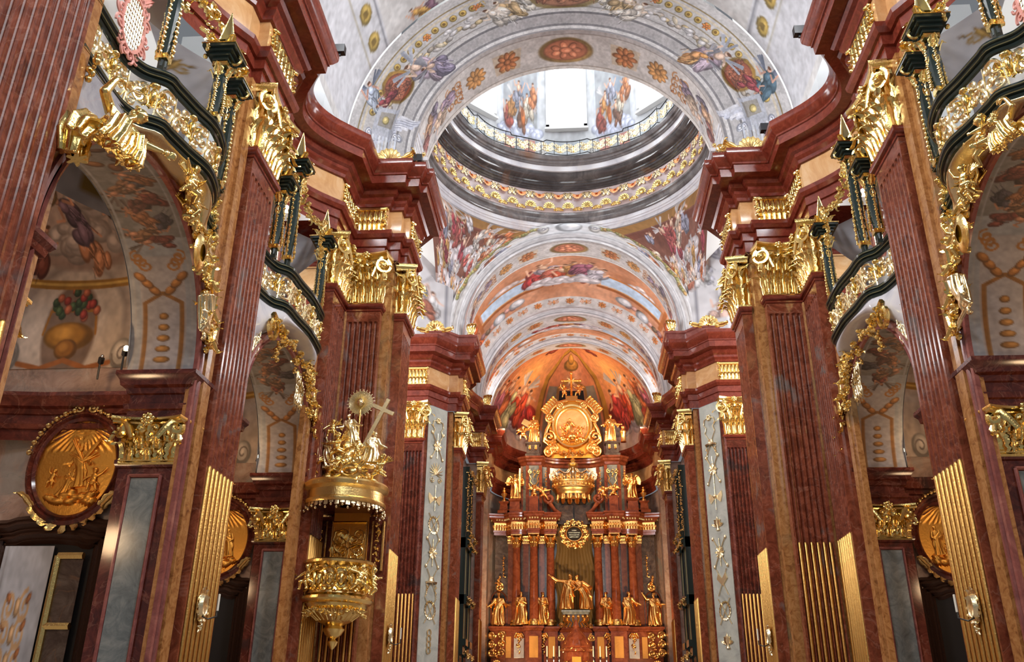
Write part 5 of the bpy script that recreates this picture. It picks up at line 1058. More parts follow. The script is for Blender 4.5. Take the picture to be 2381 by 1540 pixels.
# large seated angel and companions on the near arches
def folds(m, pts, rs, k=9, am=.16, n=56, ph=0):
    """draped cloth: a closed loft along pts with fluted folds"""
    P = [Vector(q) for q in pts]; N = len(P); rows = []; ref = Vector((0, 1, .1))
    for i in range(N):
        d = (P[min(i + 1, N - 1)] - P[max(i - 1, 0)]).normalized(); a = d.cross(ref).normalized(); b2 = a.cross(d); t = i / (N - 1)
        rows.append([tuple(P[i] + (a * math.cos(q) + b2 * math.sin(q) * .85) * rs[i] * (1 + am * (.4 + t) * math.sin(k * q + ph + 2.5 * t) + .06 * math.sin(17 * q + 5 * t))) for q in [2 * PI * j / n for j in range(n)]])
    o = len(m.v); m.grid(rows, closed_v=True); m.f.append(tuple(o + j for j in range(n))); m.f.append(tuple(o + (N - 1) * n + j for j in reversed(range(n))))
def seated_angel(name, mat):
    m = MB(); g = random.Random(4); pel = (-.10, 0, .34); ch = (.10, -.03, .56)
    folds(m, [(-.08, .02, .36), (-.14, -.16, .38), (-.19, -.29, .33), (-.23, -.29, .18), (-.27, -.26, .05)], [.12, .12, .11, .11, .13], 8)
    folds(m, [(-.06, .02, .34), (.0, -.16, .35), (.05, -.30, .30), (.04, -.30, .16), (.02, -.28, .04)], [.12, .12, .105, .11, .13], 9, ph=1)
    folds(m, [(-.14, .04, .36), (-.28, .02, .30), (-.38, -.02, .20), (-.42, -.03, .06)], [.11, .13, .13, .10], 6, .22)
    for k, f in (((-.18, -.3, .36), (-.28, -.27, .02)), ((.06, -.31, .32), (.02, -.30, .0))): limb(m, [k, f], [.07, .045]); m.ball((f[0], f[1] - .06, f[2] - .02), (.036, .08, .03)); [m.ball((f[0] - .024 + .012 * j, f[1] - .135, f[2] - .03), (.009, .02, .012)) for j in range(5)]
    m.ball(pel, (.13, .12, .12), 12, 8); limb(m, [pel, (.0, -.02, .46), ch], [.12, .10, .11]); m.ball(ch, (.13, .10, .11), 12, 8); limb(m, [(-.02, 0, .62), (.22, -.04, .60)], [.06, .06])
    limb(m, [(.13, -.03, .64), (.22, -.06, .73)], [.05, .045]); head(m, (.27, -.09, .79), .085, 2, 0, (.5, -.8, -.35))
    limb(m, [(-.03, 0, .63), (-.20, -.03, .74)], [.06, .052]); limb(m, [(-.20, -.03, .74), (-.12, -.06, .95)], [.05, .034]); limb(m, [(-.12, -.06, .95), (-.07, -.07, .98)], [.03, .026]); hand(m, (-.06, -.07, .98), (1, -.1, .2), .09)
    limb(m, [(.22, -.04, .60), (.33, -.16, .48)], [.058, .05]); limb(m, [(.33, -.16, .48), (.46, -.27, .47)], [.045, .03]); hand(m, (.47, -.28, .47), (.6, -.6, -.1), .09)
    for k in range(8): a = .03 * k; limb(m, [(-.10, -.07, .64 - a), (.04, -.13, .54 - a), (.17, -.11, .46 - a), (.2, .0, .38 - a)], [.016, .022, .022, .016])
    return remesh(m, .009, name, mat, 1)
SA = seated_angel('seated_angel_body', 'gold')
for s in (-1, 1):
    if s < 0: t = statue('seated_angel', SA, 'large gilded seated angel with raised arm on the left arch', 'statue', (-6.92, 10.52, 9.06), 1.55, PI / 2 - .15, None)
    else: t = statue('seated_angel', SA, 'gilded seated figure above the near right arch, at the photo edge', 'statue', (6.85, 11.75, 9.7), .95, -PI / 2 + .15, None, flip=True)
    m = MB(); folds(m, [(-7.2, 10.15, 9.6), (-7.15, 10.0, 9.5), (-7.1, 9.9, 9.2), (-7.1, 9.95, 8.95)], [.08, .2, .18, .12], 7, .25); folds(m, [(-7.2, 10.3, 9.5), (-7.1, 10.2, 9.2), (-7.05, 10.15, 8.95)], [.1, .16, .12], 6, .25); garland(m, [(-7.3, 10.35, 10.6), (-7.28, 10.3, 11.0)], .1, 3, 1.2); m.build('drapery', 'gold', t, -s, 60)
    statue('putto', PU['cg'], f'gilded putto with arm stretched on the near {side(s)} balcony apron', 'statue', (s * 6.74, 12.9 if s < 0 else 12.4, 9.95), .85, -s * PI / 2, 'putti on the near balcony aprons')
    statue('putto', PU['ag'], f'gilded putto beside the cartouche below the near {side(s)} balcony', 'statue', (s * 6.80, 13.35, 9.85), .7, -s * PI / 2 + .3, 'putti on the near balcony aprons')
# ------------------------------------------------------------------ high altar
AY = 56.0
al = thing('high_altar', 'high altar of red marble with gilded ornaments closing the choir', 'altar', (0, AY, 0))
def box(m, x0, x1, y0, y1, z0, z1): m.box((x0, y0, z0), (x1, y1, z1)); return m
def both(m):
    n = MB(); n.merge(m); o = len(n.v); n.v += [(-x, y, z) for x, y, z in m.v]; n.f += [tuple(i + o for i in reversed(f)) for f in m.f]; return n
BASE = [(-5.1, AY + .9), (-5.1, AY - .2), (-4.3, AY - .2), (-4.1, AY - .1), (-3.0, AY - .1), (-3.0, AY - .6), (-2.05, AY - .6), (-2.05, AY - .2), (-1.1, AY - .2), (-1.1, AY + .2), (1.1, AY + .2), (1.1, AY - .2), (2.05, AY - .2), (2.05, AY - .6), (3.0, AY - .6), (3.0, AY - .1), (4.1, AY - .1), (4.3, AY - .2), (5.1, AY - .2), (5.1, AY + .9)]
sweep(BASE, [(.3, 0), (.3, 4.4), (.1, 4.5), (.1, 4.7), (0, 4.75), (0, 6.7), (.06, 6.72), (.1, 6.82), (.16, 6.86), (.16, 6.98), (0, 7.02), (-1.6, 7.03)]).build('base', 'altar_red', al, 1, 25)
m = MB()
for x, w_ in ((2.52, .32), (4.0, .2), (1.6, .24), (3.55, .24)):
    yb = AY - (.62 if 2.05 < x < 3.0 else .22); box(m, x - w_, x + w_, yb - .0, yb + .1, 5.15, 6.45)
for q in (-1, 1):
    for x, w_, mt in ((2.52, .26, 'altar_panel'), (1.45, .2, 'altar_panel'), (4.05, .16, 'altar_panel'), (3.42, .3, 'grey'), (1.95 - .1, .0, 'grey')):
        if w_: yb = AY - (.64 if 2.05 < x < 3.0 else .24 if x < 2.1 else .24); MB().box((q * x - w_, yb, 5.2), (q * x + w_, yb + .3, 6.4)).build('panel', mt, al)
    for x in (3.42, 1.95):                            # gilded consoles under the statues
        m = MB(); garland(m, [(q * x, AY - .35, 6.5), (q * x, AY - .4, 6.1), (q * x, AY - .3, 5.5)], .11, 4, 1.5); [leaf(m, (q * x + .1 * j, AY - .3, 6.6), (j * .5, 0, -1), (0, -1, 0), .4, .2) for j in (-1, 0, 1)]; m.build('gilded_console', 'gold_orange', al, 1, 50)
    m = MB(); [m.tube([(p[0], p[1], p[2]) for p in spiral((q * 4.75 + j * .28, 6.45 - k_ * .5), .22, 1.5, 0, j, y=AY - .45)], .07, 6) for j in (-1, 1) for k_ in (0, 1, 2)]; garland(m, [(q * 4.4, AY - .4, 6.6), (q * 4.5, AY - .45, 5.9), (q * 4.7, AY - .4, 5.2), (q * 5.0, AY - .4, 5.9), (q * 5.1, AY - .4, 6.6)], .13, 3, 1.2); m.build('gilded_bracket', 'gold_orange', al, 1, 50)
    m = MB(); shell(m, .3, Matrix.Translation((q * 4.72, AY - .45, 4.75))); m.build('gilded_shell', 'gold_orange', al, 1, 50)
    # side niches and gilded drops
    m = MB(); P = [[(q * 4.72 + .5 * math.cos(a), AY + .55 - .0, 8.6 + .55 * math.sin(a)), (q * 4.72 + .42 * math.cos(a), AY + .45, 8.6 + .47 * math.sin(a))] for a in np.linspace(0, PI, 18)]; m.grid(P); box(m, q * 4.72 - .5, q * 4.72 - .42, AY + .45, AY + .6, 7.05, 8.6); box(m, q * 4.72 + .42, q * 4.72 + .5, AY + .45, AY + .6, 7.05, 8.6); m.build('niche_frame', 'altar_red', al)
    MB().lathe([(.43, 7.05), (.43, 8.55), (.36, 8.8), (.2, 8.98), (0, 9.02)], 16, T=Matrix.Translation((q * 4.72, AY + .62, 0)), a0=0, a1=PI).build('niche', 'blue_grey', al)
    m = MB(); m.tube([(p[0], p[1], p[2]) for p in spiral((q * 4.7, 9.35), .24, 1.6, PI / 2, q, y=AY + .4)], .07, 6); garland(m, [(q * 4.75, AY + .35, 9.6), (q * 4.7, AY + .3, 10.0)], .13, 3, 1.3); garland(m, [(q * 4.45, AY + .4, 10.0), (q * 4.45, AY + .4, 11.3)], .07, 6); m.build('gilded_drop', 'gold_orange', al, 1, 50)
# back wall of the altar with grey panels, red pilasters
MB().box((-5.0, AY + .6, 7.0), (5.0, AY + 1.2, 12.7)).build('back_wall', 'altar_dark', al)
m = MB()
for x in (-4.0, -3.05, -2.05, 2.05, 3.05, 4.0): box(m, x - .17, x + .17, AY + .4, AY + .7, 7.0, 12.0)
m = MB(); m.box((-.2, -.05, 0), (.2, .2, .65)); [leaf(m, (x_, -.06, z_), (0, -.05, 1), (0, -1, 0), .34, .16, 1.1, 5, 3) for z_ in (0, .22) for x_ in (-.14, 0, .14)]; [m.tube([(p_[0], p_[1], p_[2]) for p_ in spiral((q * .2, .52), .1, 1.3, PI / 2, -q, y=-.1)], .03, 5) for q in (-1, 1)]; rcap = m.mesh('rear_capital', 'gold_orange', 50)
for i_, x in enumerate((-4.0, -3.05, -2.05, 2.05, 3.05, 4.0)): MB().box((x - .17, AY + .4, 7.0), (x + .17, AY + .7, 12.0)).build('rear_pilaster', 'altar_brown', al); inst(rcap, 'rear_capital', al, (x, AY + .4, 12.0), 0)
# columns
m = MB(); m.lathe([(.0, 0), (.36, 0), (.36, .1), (.33, .12), (.36, .2), (.31, .28), (.29, .34)], 24); cb = m.mesh('column_base', 'gold_soft', 40)
m = MB(); m.lathe([(.27, .34), (.27, 1.35), (.275, 1.4), (.262, 1.42), (.262, 1.6), (.225, 4.6), (.24, 4.64)], 24); csft = m.mesh('column_shaft', 'altar_red', 40)
m = MB(); m.lathe([(.22, 0), (.24, .3), (.32, .62)], 16); [leaf(m, (.22 * math.cos(a), .22 * math.sin(a), .02 + z_), (math.cos(a) * .1, math.sin(a) * .1, 1), (math.cos(a), math.sin(a), 0), .34, .2, 1.2, 6, 4) for z_, o_ in ((0, 0), (.2, .4)) for a in [o_ + k * PI / 4 for k in range(8)]]
for a in [PI / 4 + k * PI / 2 for k in range(4)]: T = Matrix.Translation((.34 * math.cos(a), .34 * math.sin(a), .60)) @ Matrix.Rotation(a + PI / 2, 4, 'Z') @ Matrix.Rotation(PI / 2, 4, 'Z'); m.tube(spiral((0, 0), .12, 1.6, PI / 2, 1), .035, 5, T=T); m.ball((.36 * math.cos(a), .36 * math.sin(a), .6), .09)
m.box((-.34, -.34, .74), (.34, .34, .8)); ccap = m.mesh('column_capital', 'gold_orange', 50)
for x, y, n_ in ((-3.62, AY + .1, 'leftmost'), (-2.52, AY - .25, 'second from the left, standing forward'), (-1.5, AY + .1, 'left of the central drapery'), (1.45, AY + .1, 'right of the central drapery'), (2.47, AY - .25, 'second from the right, standing forward'), (3.57, AY + .1, 'rightmost')):
    c = thing('altar_column', f'polished red marble altar column, {n_}', 'column', (x, y, 7.05), 'red columns of the high altar')
    inst(csft, 'shaft', c, (x, y, 7.05)); inst(cb, 'base', c, (x, y, 7.05)); inst(ccap, 'capital', c, (x, y, 11.7))
# entablature: two wings, forward over the columns
EP = [(-5.05, AY + 1.0), (-5.05, AY + .1), (-4.3, AY + .25), (-3.95, AY - .2), (-3.3, AY - .2), (-3.0, AY - .1), (-2.88, AY - .58), (-2.16, AY - .58), (-2.1, AY - .05), (-1.85, AY - .25), (-1.1, AY - .25), (-1.1, AY + .9)]
for q in (-1, 1):
    sweep(EP, [(0, 12.5), (0, 12.66), (.04, 12.68), (.04, 12.8), (0, 12.82)]).build('architrave', 'altar_red', al, -q, 25)
    sweep(EP, [(0, 12.82), (0, 13.28)]).build('gilded_frieze', 'gold_orange', al, -q, 25)
    sweep(EP, [(0, 13.28), (.05, 13.3), (.08, 13.4), (.24, 13.5), (.28, 13.56), (.28, 13.66), (.34, 13.72), (.34, 13.8), (-.6, 13.86)]).build('cornice', 'altar_red', al, -q, 25)
    f, L = path_fn(EP); n = int(L / .16); m = MB(); m2 = MB()
    for k in range(n): p, nn = f(L * (k + .5) / n); c = p + nn * .16; MB().box((c.x - .04, c.y - .04, 13.38), (c.x + .04, c.y + .04, 13.5)).build('dentil', 'gold_soft', al, -q); c = p + nn * .05; m2.ball((c.x, c.y, 13.05), (.07, .07, .1), 6, 4); leaf(m2, (c.x, c.y, 12.84), (0, 0, 1), (nn.x, nn.y, 0), .4, .12, .6, 4, 2)
    m2.build('frieze_ornament', 'gold_orange', al, -q, 50)
# inscription cartouche
ct = thing('inscription_cartouche', 'gilded oval cartouche with dark inscribed field in the middle of the high altar', 'cartouche', (0, AY - .5, 12.45)); m = MB()
m.grid([[((.44 + q) * math.cos(a), AY - .5 - d_, 12.45 + (.40 + q) * math.sin(a)) for q, d_ in ((0, 0), (.03, .07), (.08, .08), (.12, 0))] for a in np.linspace(0, 2 * PI, 40)])
for k in range(12): a = k * PI / 6; m.tube([(p[0], p[1], p[2]) for p in spiral((.74 * math.cos(a), 12.45 + .70 * math.sin(a)), .19, 1.4, a, 1 if k % 2 else -1, y=AY - .52)], .045, 6); leaf(m, (.62 * math.cos(a + .25), AY - .5, 12.45 + .6 * math.sin(a + .25)), (math.cos(a), 0, math.sin(a)), (0, -1, 0), .32, .2, 1, 5, 3)
garland(m, [(-.7, AY - .5, 11.9), (-.35, AY - .55, 11.65), (0, AY - .55, 11.75), (.35, AY - .55, 11.65), (.7, AY - .5, 11.9)], .10, 4, 1.2); m.build('frame', 'gold_orange', ct, 1, 50)
MB().lathe([(0, 0), (.45, 0)], 30, T=Matrix.Translation((0, AY - .5, 12.45)) @ Matrix.Rotation(PI / 2, 4, 'X') @ Matrix.Scale(.9, 4, (0, 1, 0))).build('field', 'void', ct)
for i, (tx, sz) in enumerate((('NON', .12), ('CORONABITUR', .105), ('NISI LEGITIME', .105), ('CERTAVERIT', .105))):
    cu = bpy.data.curves.new('inscription', 'FONT'); cu.body = tx; cu.size = sz; cu.align_x = 'CENTER'; cu.extrude = .004
    to = bpy.data.objects.new('t', cu); COL.objects.link(to); dg = bpy.context.evaluated_depsgraph_get(); me = bpy.data.meshes.new_from_object(to.evaluated_get(dg)); bpy.data.objects.remove(to)
    me.materials.clear(); me.materials.append(MATS['gold_pale']); inst(me, 'inscription', ct, (0, AY - .515, 12.62 - i * .135), 0, 1, PI / 2)
# drapery behind the apostles
P = [[(x + .12 * math.sin(z * 2) * x, AY + .42 + .10 * math.sin(x * 16 + .6 * z) * (.4 + .12 * (12 - z)), z) for z in np.linspace(7.2, 13.2, 20)] for x in np.linspace(-1.25, 1.25, 70)]
tag(MB().grid(P).build('drapery', 'drape_olive', None, 1, 1), 'olive brown painted drapery hanging behind the two gilded saints', 'drapery')
# statues: six at the sides, the embracing pair in the middle
for x, k, y, fl_, lb in ((-4.7, 'c', AY + .2, 1, 'gilded statue in the left niche of the altar with arms held out'), (-3.3, 'f', AY - .35, 0, 'gilded veiled statue between the two left altar columns'), (-2.0, 'h', AY - .15, 0, 'gilded statue with one arm at the side, left of the drapery'),
                         (1.85, 'a', AY - .15, 0, 'gilded bearded statue holding its mantle, right of the drapery'), (3.2, 'e', AY - .35, 0, 'gilded statue with hand on hip between the right altar columns'), (4.75, 'd', AY + .2, 0, 'gilded statue with raised arm in the right niche of the altar')):
    kk = {'h': 'b'}.get(k, k); statue('statue', ST[kk], lb, 'statue', (x, y, 7.05), 2.0, 0, 'gilded statues on the altar base', flip=bool(fl_))
pd = thing('group_pedestal', 'grey marble pedestal with gilded curved feet under the central pair of saints', 'pedestal', (0, AY - .6, 7.0))
m = MB(); sweep([(-.75, AY + .2), (-.75, AY - 1.0), (.75, AY - 1.0), (.75, AY + .2)], [(-.3, 7.5), (0, 7.6), (.04, 7.7), (.1, 7.74), (.1, 7.84), (0, 7.86), (-.8, 7.9)], m); m.build('slab', 'blue_grey', pd, 1, 25)
m = MB()
for q in (-1, 1):
    for a_ in (.15, .42, .68): m.tube([(q * a_, AY - 1.05, 7.5), (q * a_ * 1.05, AY - 1.08, 7.25), (q * a_ * .6, AY - 1.05, 7.1), (q * (a_ * .9), AY - 1.1, 6.85)], [.09, .08, .06, .07], 6); m.ball((q * a_, AY - 1.1, 7.48), .1)
    m.tube([(p[0], p[1], p[2]) for p in spiral((q * .85, 6.95), .14, 1.4, PI, q, y=AY - 1.05)], .05, 6); m.tube([(q * .5, AY - 1.05, 7.4), (q * .62, AY - 1.05, 7.1), (q * .78, AY - 1.05, 6.86)], .07, 6)
m.build('gilded_feet', 'gold_orange', pd, 1, 50); MB().box((-.45, AY - .95, 6.9), (.45, AY + .1, 7.6)).build('core', 'altar_dark', pd)
statue('statue', ST['g'], 'gilded saint leaning in with one arm flung up, left of the central pair', 'statue', (-.52, AY - .75, 7.9), 2.1, 0); statue('statue', ST['h'], 'gilded saint bowing towards the other, right of the central pair', 'statue', (.62, AY - .75, 7.9), 2.05, 0)
# upper storey
UP = [(-3.35, AY + 1.6), (-3.35, AY + .4), (-2.95, AY + .1), (-2.1, AY + .1), (-1.95, AY + .5), (-1.2, AY + .9), (0, AY + 1.05), (1.2, AY + .9), (1.95, AY + .5), (2.1, AY + .1), (2.95, AY + .1), (3.35, AY + .4), (3.35, AY + 1.6)]
sweep(UP, [(.1, 13.8), (.1, 14.0), (0, 14.05), (0, 17.0)]).build('upper_storey', 'blue_grey', al, 1, 25)
sweep(UP, [(0, 17.0), (.06, 17.04), (.08, 17.2), (.2, 17.28), (.2, 17.4), (.28, 17.46), (.28, 17.58), (-.8, 17.64), (-3, 17.65)]).build('upper_cornice', 'altar_red', al, 1, 25)
for q in (-1, 1):
    for x in (2.1, 2.95, 3.3, 1.6): MB().box((q * x - .1, AY + .02 + (.3 if x in (3.3,) else .55 if x == 1.6 else 0), 14.0), (q * x + .1, AY + .3 + (.3 if x != 1.6 else .5), 17.0)).build('upper_pilaster', 'altar_red', al)
    m = MB(); xx = q * 2.52                            # lyre shaped gilded frame
    for j in (-1, 1): m.tube([(p[0], p[1], p[2]) for p in spiral((xx + j * .24, 16.55), .14, 1.3, PI / 2, -j, y=AY - .02)], .035, 5); m.tube([(xx + j * .34, AY - .02, 16.4), (xx + j * .2, AY - .02, 16.1), (xx + j * .26, AY - .02, 15.9), (xx + j * .06, AY - .02, 15.6)], .04, 5)
    m.tube([(xx + .1 * math.cos(a), AY - .02, 15.45 + .13 * math.sin(a)) for a in np.linspace(0, 2 * PI, 14)], .035, 5); garland(m, [(xx, AY - .04, 16.7), (xx, AY - .05, 16.1)], .07, 2); m.build('gilded_frame', 'gold_soft', al, 1, 50)
    for x in (1.75, 3.3): m = MB(); garland(m, [(q * x, AY + .1, 16.6), (q * x, AY + .1, 15.6)], .06, 5, 1.2); m.build('gilded_drop', 'gold_orange', al, 1, 50)
    MB().box((q * 2.52 - .28, AY - .5, 13.85), (q * 2.52 + .28, AY + .0, 14.85)).build('putto_plinth', 'altar_red', al)
    m = MB(); m.tube([(p[0], p[1], p[2]) for p in spiral((q * 1.55, 14.75), .34, 1.5, PI / 2, -q, y=AY - .2)], .11, 8); m.tube([(q * 1.5, AY - .2, 14.45), (q * 1.2, AY - .2, 14.0), (q * .85, AY - .2, 13.75)], .13, 8); m.build('red_volute', 'altar_red', al, 1, 60)
    MB().box((q * .55 - .5, AY + .2, 13.2), (q * .55 + .5, AY + .5, 14.4)).build('dark_arch_block', 'altar_dark', al)
    for x0_, w_, z1_ in ((3.75, .34, 14.75), (4.45, .26, 14.6)): sweep([(q * x0_ - w_, AY + .5), (q * x0_ - w_, AY - .1), (q * x0_ + w_, AY - .1), (q * x0_ + w_, AY + .5)], [(.12, 13.84), (.12, 14.0), (0, 14.1), (-.04, z1_ - .15), (.06, z1_ - .05), (.06, z1_), (-w_, z1_ + .02)]).build('side_plinth', 'altar_red', al, 1, 25)
    statue('angel_statue', ST['c'] if q < 0 else ST['e'], f'gilded winged angel on the {side(q)} plinth beside the crown{", holding a tall beam" if q < 0 else ""}', 'statue', (q * 3.75, AY + .1, 14.78), 1.7, 0, None, True, flip=q > 0)
    if q < 0: MB().box((-3.48, AY - .12, 15.2), (-3.38, AY - .02, 16.75)).build('beam', 'gold_soft', EMPT[-1])
    u = thing('urn', f'small gilded urn on the far {side(q)} end of the altar entablature', 'urn', (q * 4.45, AY + .2, 14.62)); MB().lathe([(0, 0), (.14, 0), (.15, .12), (.07, .2), (.07, .26), (.19, .45), (.2, .55), (.1, .66), (.16, .74), (.05, .82), (.09, .9), (0, 1.0)], 14, T=Matrix.Translation((q * 4.45, AY + .2, 14.62))).build('vase', 'gold_orange', u)
    statue('putto', PU['a' if q < 0 else 'c'], f'gilded putto with raised arms on the {side(q)} plinth beside the crown', 'statue', (q * 2.52, AY - .25, 14.6), 1.05, 0, None)
    statue('putto', PU['c' if q < 0 else 'b'], f'gilded putto reclining against the {side(q)} volute and holding the crown', 'statue', (q * 1.9, AY - .35, 14.55), .95, 0, None, flip=q < 0)
    # statues above, on grey pedestals
    sweep([(q * 2.6 - .42, AY + .8), (q * 2.6 - .42, AY + .2), (q * 2.6 + .42, AY + .2), (q * 2.6 + .42, AY + .8)], [(.08, 17.64), (.08, 17.8), (0, 17.85), (0, 18.45), (.08, 18.5), (.08, 18.6), (-.4, 18.62)]).build('upper_plinth', 'altar_dark', al, 1, 25)
    [leaf(MB(), (q * 2.6 + j * .2, AY + .18, 18.4), (0, 0, -1), (0, -1, 0), .4, .16).build('gilded_leaf', 'gold_orange', al, 1, 50) for j in (-1, 1)]
    statue('statue', ST['a'] if q < 0 else ST['c'], f'gilded robed figure on the {side(q)} upper plinth of the altar{", with tablets and a child" if q < 0 else ", beside a small altar stand"}', 'statue', (q * 2.55, AY + .45, 18.62), 1.95, .1 * q, None, flip=q > 0)
    if q < 0: MB().box((-3.3, AY + .3, 19.75), (-2.75, AY + .38, 20.15), Matrix.Translation((-3.0, AY, 20)) @ Matrix.Rotation(.5, 4, 'Y') @ Matrix.Translation((3.0, -AY, -20))).build('tablet', 'gold_soft', EMPT[-1]); statue('putto', PU['b'], 'gilded child beside the left upper statue of the altar', 'statue', (-3.25, AY + .35, 18.6), 1.2, 0)
    else: u = thing('incense_stand', 'small gilded round stand beside the right upper statue', 'stand', (3.35, AY + .4, 18.6)); MB().lathe([(0, 0), (.2, 0), (.16, .1), (.16, .6), (.2, .65), (.2, .75), (.1, .9), (.14, 1.05), (0, 1.15)], 14, T=Matrix.Translation((3.35, AY + .4, 18.6))).build('drum', 'gold_orange', u)
# crown
cw = thing('crown', 'huge gilded crown with arches hanging in the upper storey of the altar', 'crown', (0, AY - .1, 14.9)); R_ = 1.28; T = Matrix.Translation((0, AY + .1, 0)) @ Matrix.Scale(.75, 4, (0, 1, 0))
MB().lathe([(1.05, 14.95), (1.14, 15.0), (1.2, 15.15), (1.3, 15.3), (1.36, 15.36), (1.36, 15.44), (1.3, 15.48), (1.32, 15.72), (1.38, 15.76), (1.38, 15.84), (1.3, 15.88)], 48, T=T).build('circlet', 'gold_soft', cw, 1, 40)
m = MB()
for k in range(28):
    a = 2 * PI * k / 28; m.ball((1.33 * math.cos(a), 1.33 * math.sin(a), 15.6), .08, T=T); m.ball((1.3 * math.cos(a), 1.3 * math.sin(a), 15.98), (.07, .07, .12), T=T)
    if k % 2 == 0: leaf(m, (1.3 * math.cos(a), 1.3 * math.sin(a), 15.85), (0, 0, 1), (math.cos(a), math.sin(a), 0), .5, .3, .8, T=T); leaf(m, (1.1 * math.cos(a), 1.1 * math.sin(a), 15.2), (0, 0, -1), (math.cos(a), math.sin(a), 0), .75, .3, .5, T=T)
m.build('gilded_leaves', 'gold_orange', cw, 1, 50)
for k in range(8):
    a = 2 * PI * k / 8; m = MB(); rr = [1.25, 1.48, 1.5, 1.25, .85, .45, .22, .12]; zz = [15.9, 16.1, 16.35, 16.5, 16.35, 16.45, 16.75, 16.95]; m.tube([(r_ * math.cos(a), r_ * math.sin(a), z_) for r_, z_ in zip(rr, zz)], .06, 6, T=T); [m.ball((r_ * math.cos(a), r_ * math.sin(a), z_ + .06), .055, T=T) for r_, z_ in zip(rr, zz)]; m.build('arch', 'gold_pale', cw, 1, 60)
m = MB(); m.lathe([(0, 16.6), (.25, 16.7), (.3, 16.85), (.2, 16.95), (.34, 17.0), (.36, 17.1), (.12, 17.2), (.2, 17.3), (.1, 17.42), (0, 17.5)], 16, T=T); m.lathe([(.1, 15.6), (.12, 16.7)], 8, T=T); box(m, -.02, .02, AY + .08, AY + .12, 17.45, 17.85); box(m, -.12, .12, AY + .08, AY + .12, 17.66, 17.7); m.build('finial', 'gold_soft', cw, 1, 50)
# gloria frame with relief, and the crowning cross
gl = thing('gloria_frame', 'great gilded frame with volutes and relief crowning the high altar', 'gilded carving', (0, AY + .6, 19.4)); GY = AY + .5
m = MB(); m.grid([[((.98 + q) * math.cos(a), GY - d_, 19.75 + (1.15 + q) * math.sin(a)) for q, d_ in ((0, 0), (.03, .12), (.12, .15), (.16, .06), (.22, .18), (.34, .2), (.42, 0))] for a in np.linspace(0, 2 * PI, 60)]); m.build('ring', 'gold_soft', gl, 1, 40)
MB().lathe([(0, 0), (1.02, 0)], 40, T=Matrix.Translation((0, GY, 19.75)) @ Matrix.Rotation(PI / 2, 4, 'X') @ Matrix.Scale(1.14, 4, (0, 1, 0))).build('glass_field', 'ochre_light', gl)
m = MB()
for q in (-1, 1):
    for cx_, cz, rr_, d_ in ((1.5, 19.0, .42, 1), (1.45, 20.3, .3, -1), (1.55, 17.95, .32, -1), (1.25, 18.2, .3, 1), (.8, 21.15, .25, 1)): m.tube([(p[0], p[1], p[2]) for p in spiral((q * cx_, cz), rr_, 1.6, PI / 2, q * d_, y=GY - .12)], .10, 8)
    m.tube([(q * 1.55, GY, 17.75), (q * 1.3, GY - .05, 18.2), (q * 1.85, GY - .05, 18.7), (q * 1.7, GY - .05, 19.5), (q * 1.5, GY - .05, 19.9), (q * 1.7, GY - .05, 20.4), (q * 1.3, GY - .05, 21.0), (q * .9, GY - .05, 21.4), (q * .3, GY - .05, 21.55)], .13, 8)
    for k in range(6): leaf(m, (q * (1.55 - .12 * k), GY - .1, 20.6 + .14 * k), (q * (1.1 - .1 * k), -.2, .8), (q * .3, -1, 0), .62, .26, 1.2)
    for k in range(5): leaf(m, (q * (1.5 - .1 * k), GY - .1, 18.0 + .15 * k), (q * (1. - .2 * k), -.2, .3), (0, -1, 0), .4, .2, 1)
garland(m, [(-1.0, GY - .1, 18.0), (-.5, GY - .2, 17.85), (0, GY - .2, 18.0), (.5, GY - .2, 17.85), (1.0, GY - .1, 18.0)], .16, 3, 1.4); garland(m, [(-1.5, GY - .1, 18.6), (-1.0, GY - .12, 18.5)], .16, 7, 1.4); garland(m, [(1.5, GY - .1, 18.6), (1.0, GY - .12, 18.5)], .16, 8, 1.4)
box(m, -.4, .4, GY - .15, GY + .15, 21.5, 21.85); m.build('volutes', 'gold_orange', gl, 1, 50)
m = MB(); P = [[(x, GY + .04, z) for z in (17.6, 18.6)] for x in (-1.7, 1.7)]; m.grid(P); m.lathe([(0, 0), (1.5, 0)], 30, T=Matrix.Translation((0, GY + .05, 19.6)) @ Matrix.Rotation(PI / 2, 4, 'X') @ Matrix.Scale(1.3, 4, (0, 1, 0))); m.build('backing', 'gold_relief', gl)
inst(ST['c'], 'relief_figure', gl, (-.15, GY - .15, 18.95), .3, 1.35); inst(PU['a'], 'relief_figure', gl, (-.6, GY - .15, 19.0), .2, .7); inst(PU['b'], 'relief_figure', gl, (.5, GY - .15, 18.95), -.2, .8); m = MB(); [m.ball((rnd.uniform(-.7, .7), GY - .1, rnd.uniform(18.75, 19.1)), .2, 8, 6) for _ in range(12)]; m.ball((0, GY - .3, 18.95), .3, 14, 9); m.build('clouds', 'gold_orange', gl, 1, 60)
cx = thing('altar_cross', 'gilded cross with rays rising above the altar in front of the painted niche', 'cross', (0, GY, 21.85)); m = MB(); m.tube([(0, GY, 21.85), (0, GY, 23.5)], .07, 4); m.tube([(-.55, GY, 23.0), (.55, GY, 23.0)], .07, 4); [m.ball(p, .12) for p in ((-.6, GY, 23.0), (.6, GY, 23.0), (0, GY, 23.55))]; m.build('cross', 'gold_orange', cx)
for k in range(4):
    for j in (-.2, 0, .2): a = PI / 4 + k * PI / 2 + j; MB().tube([(.1 * math.cos(a), GY, 23 + .1 * math.sin(a)), (.45 * math.cos(a), GY, 23 + .45 * math.sin(a))], [.02, .006], 4).build('ray', 'gold_pale', cx)
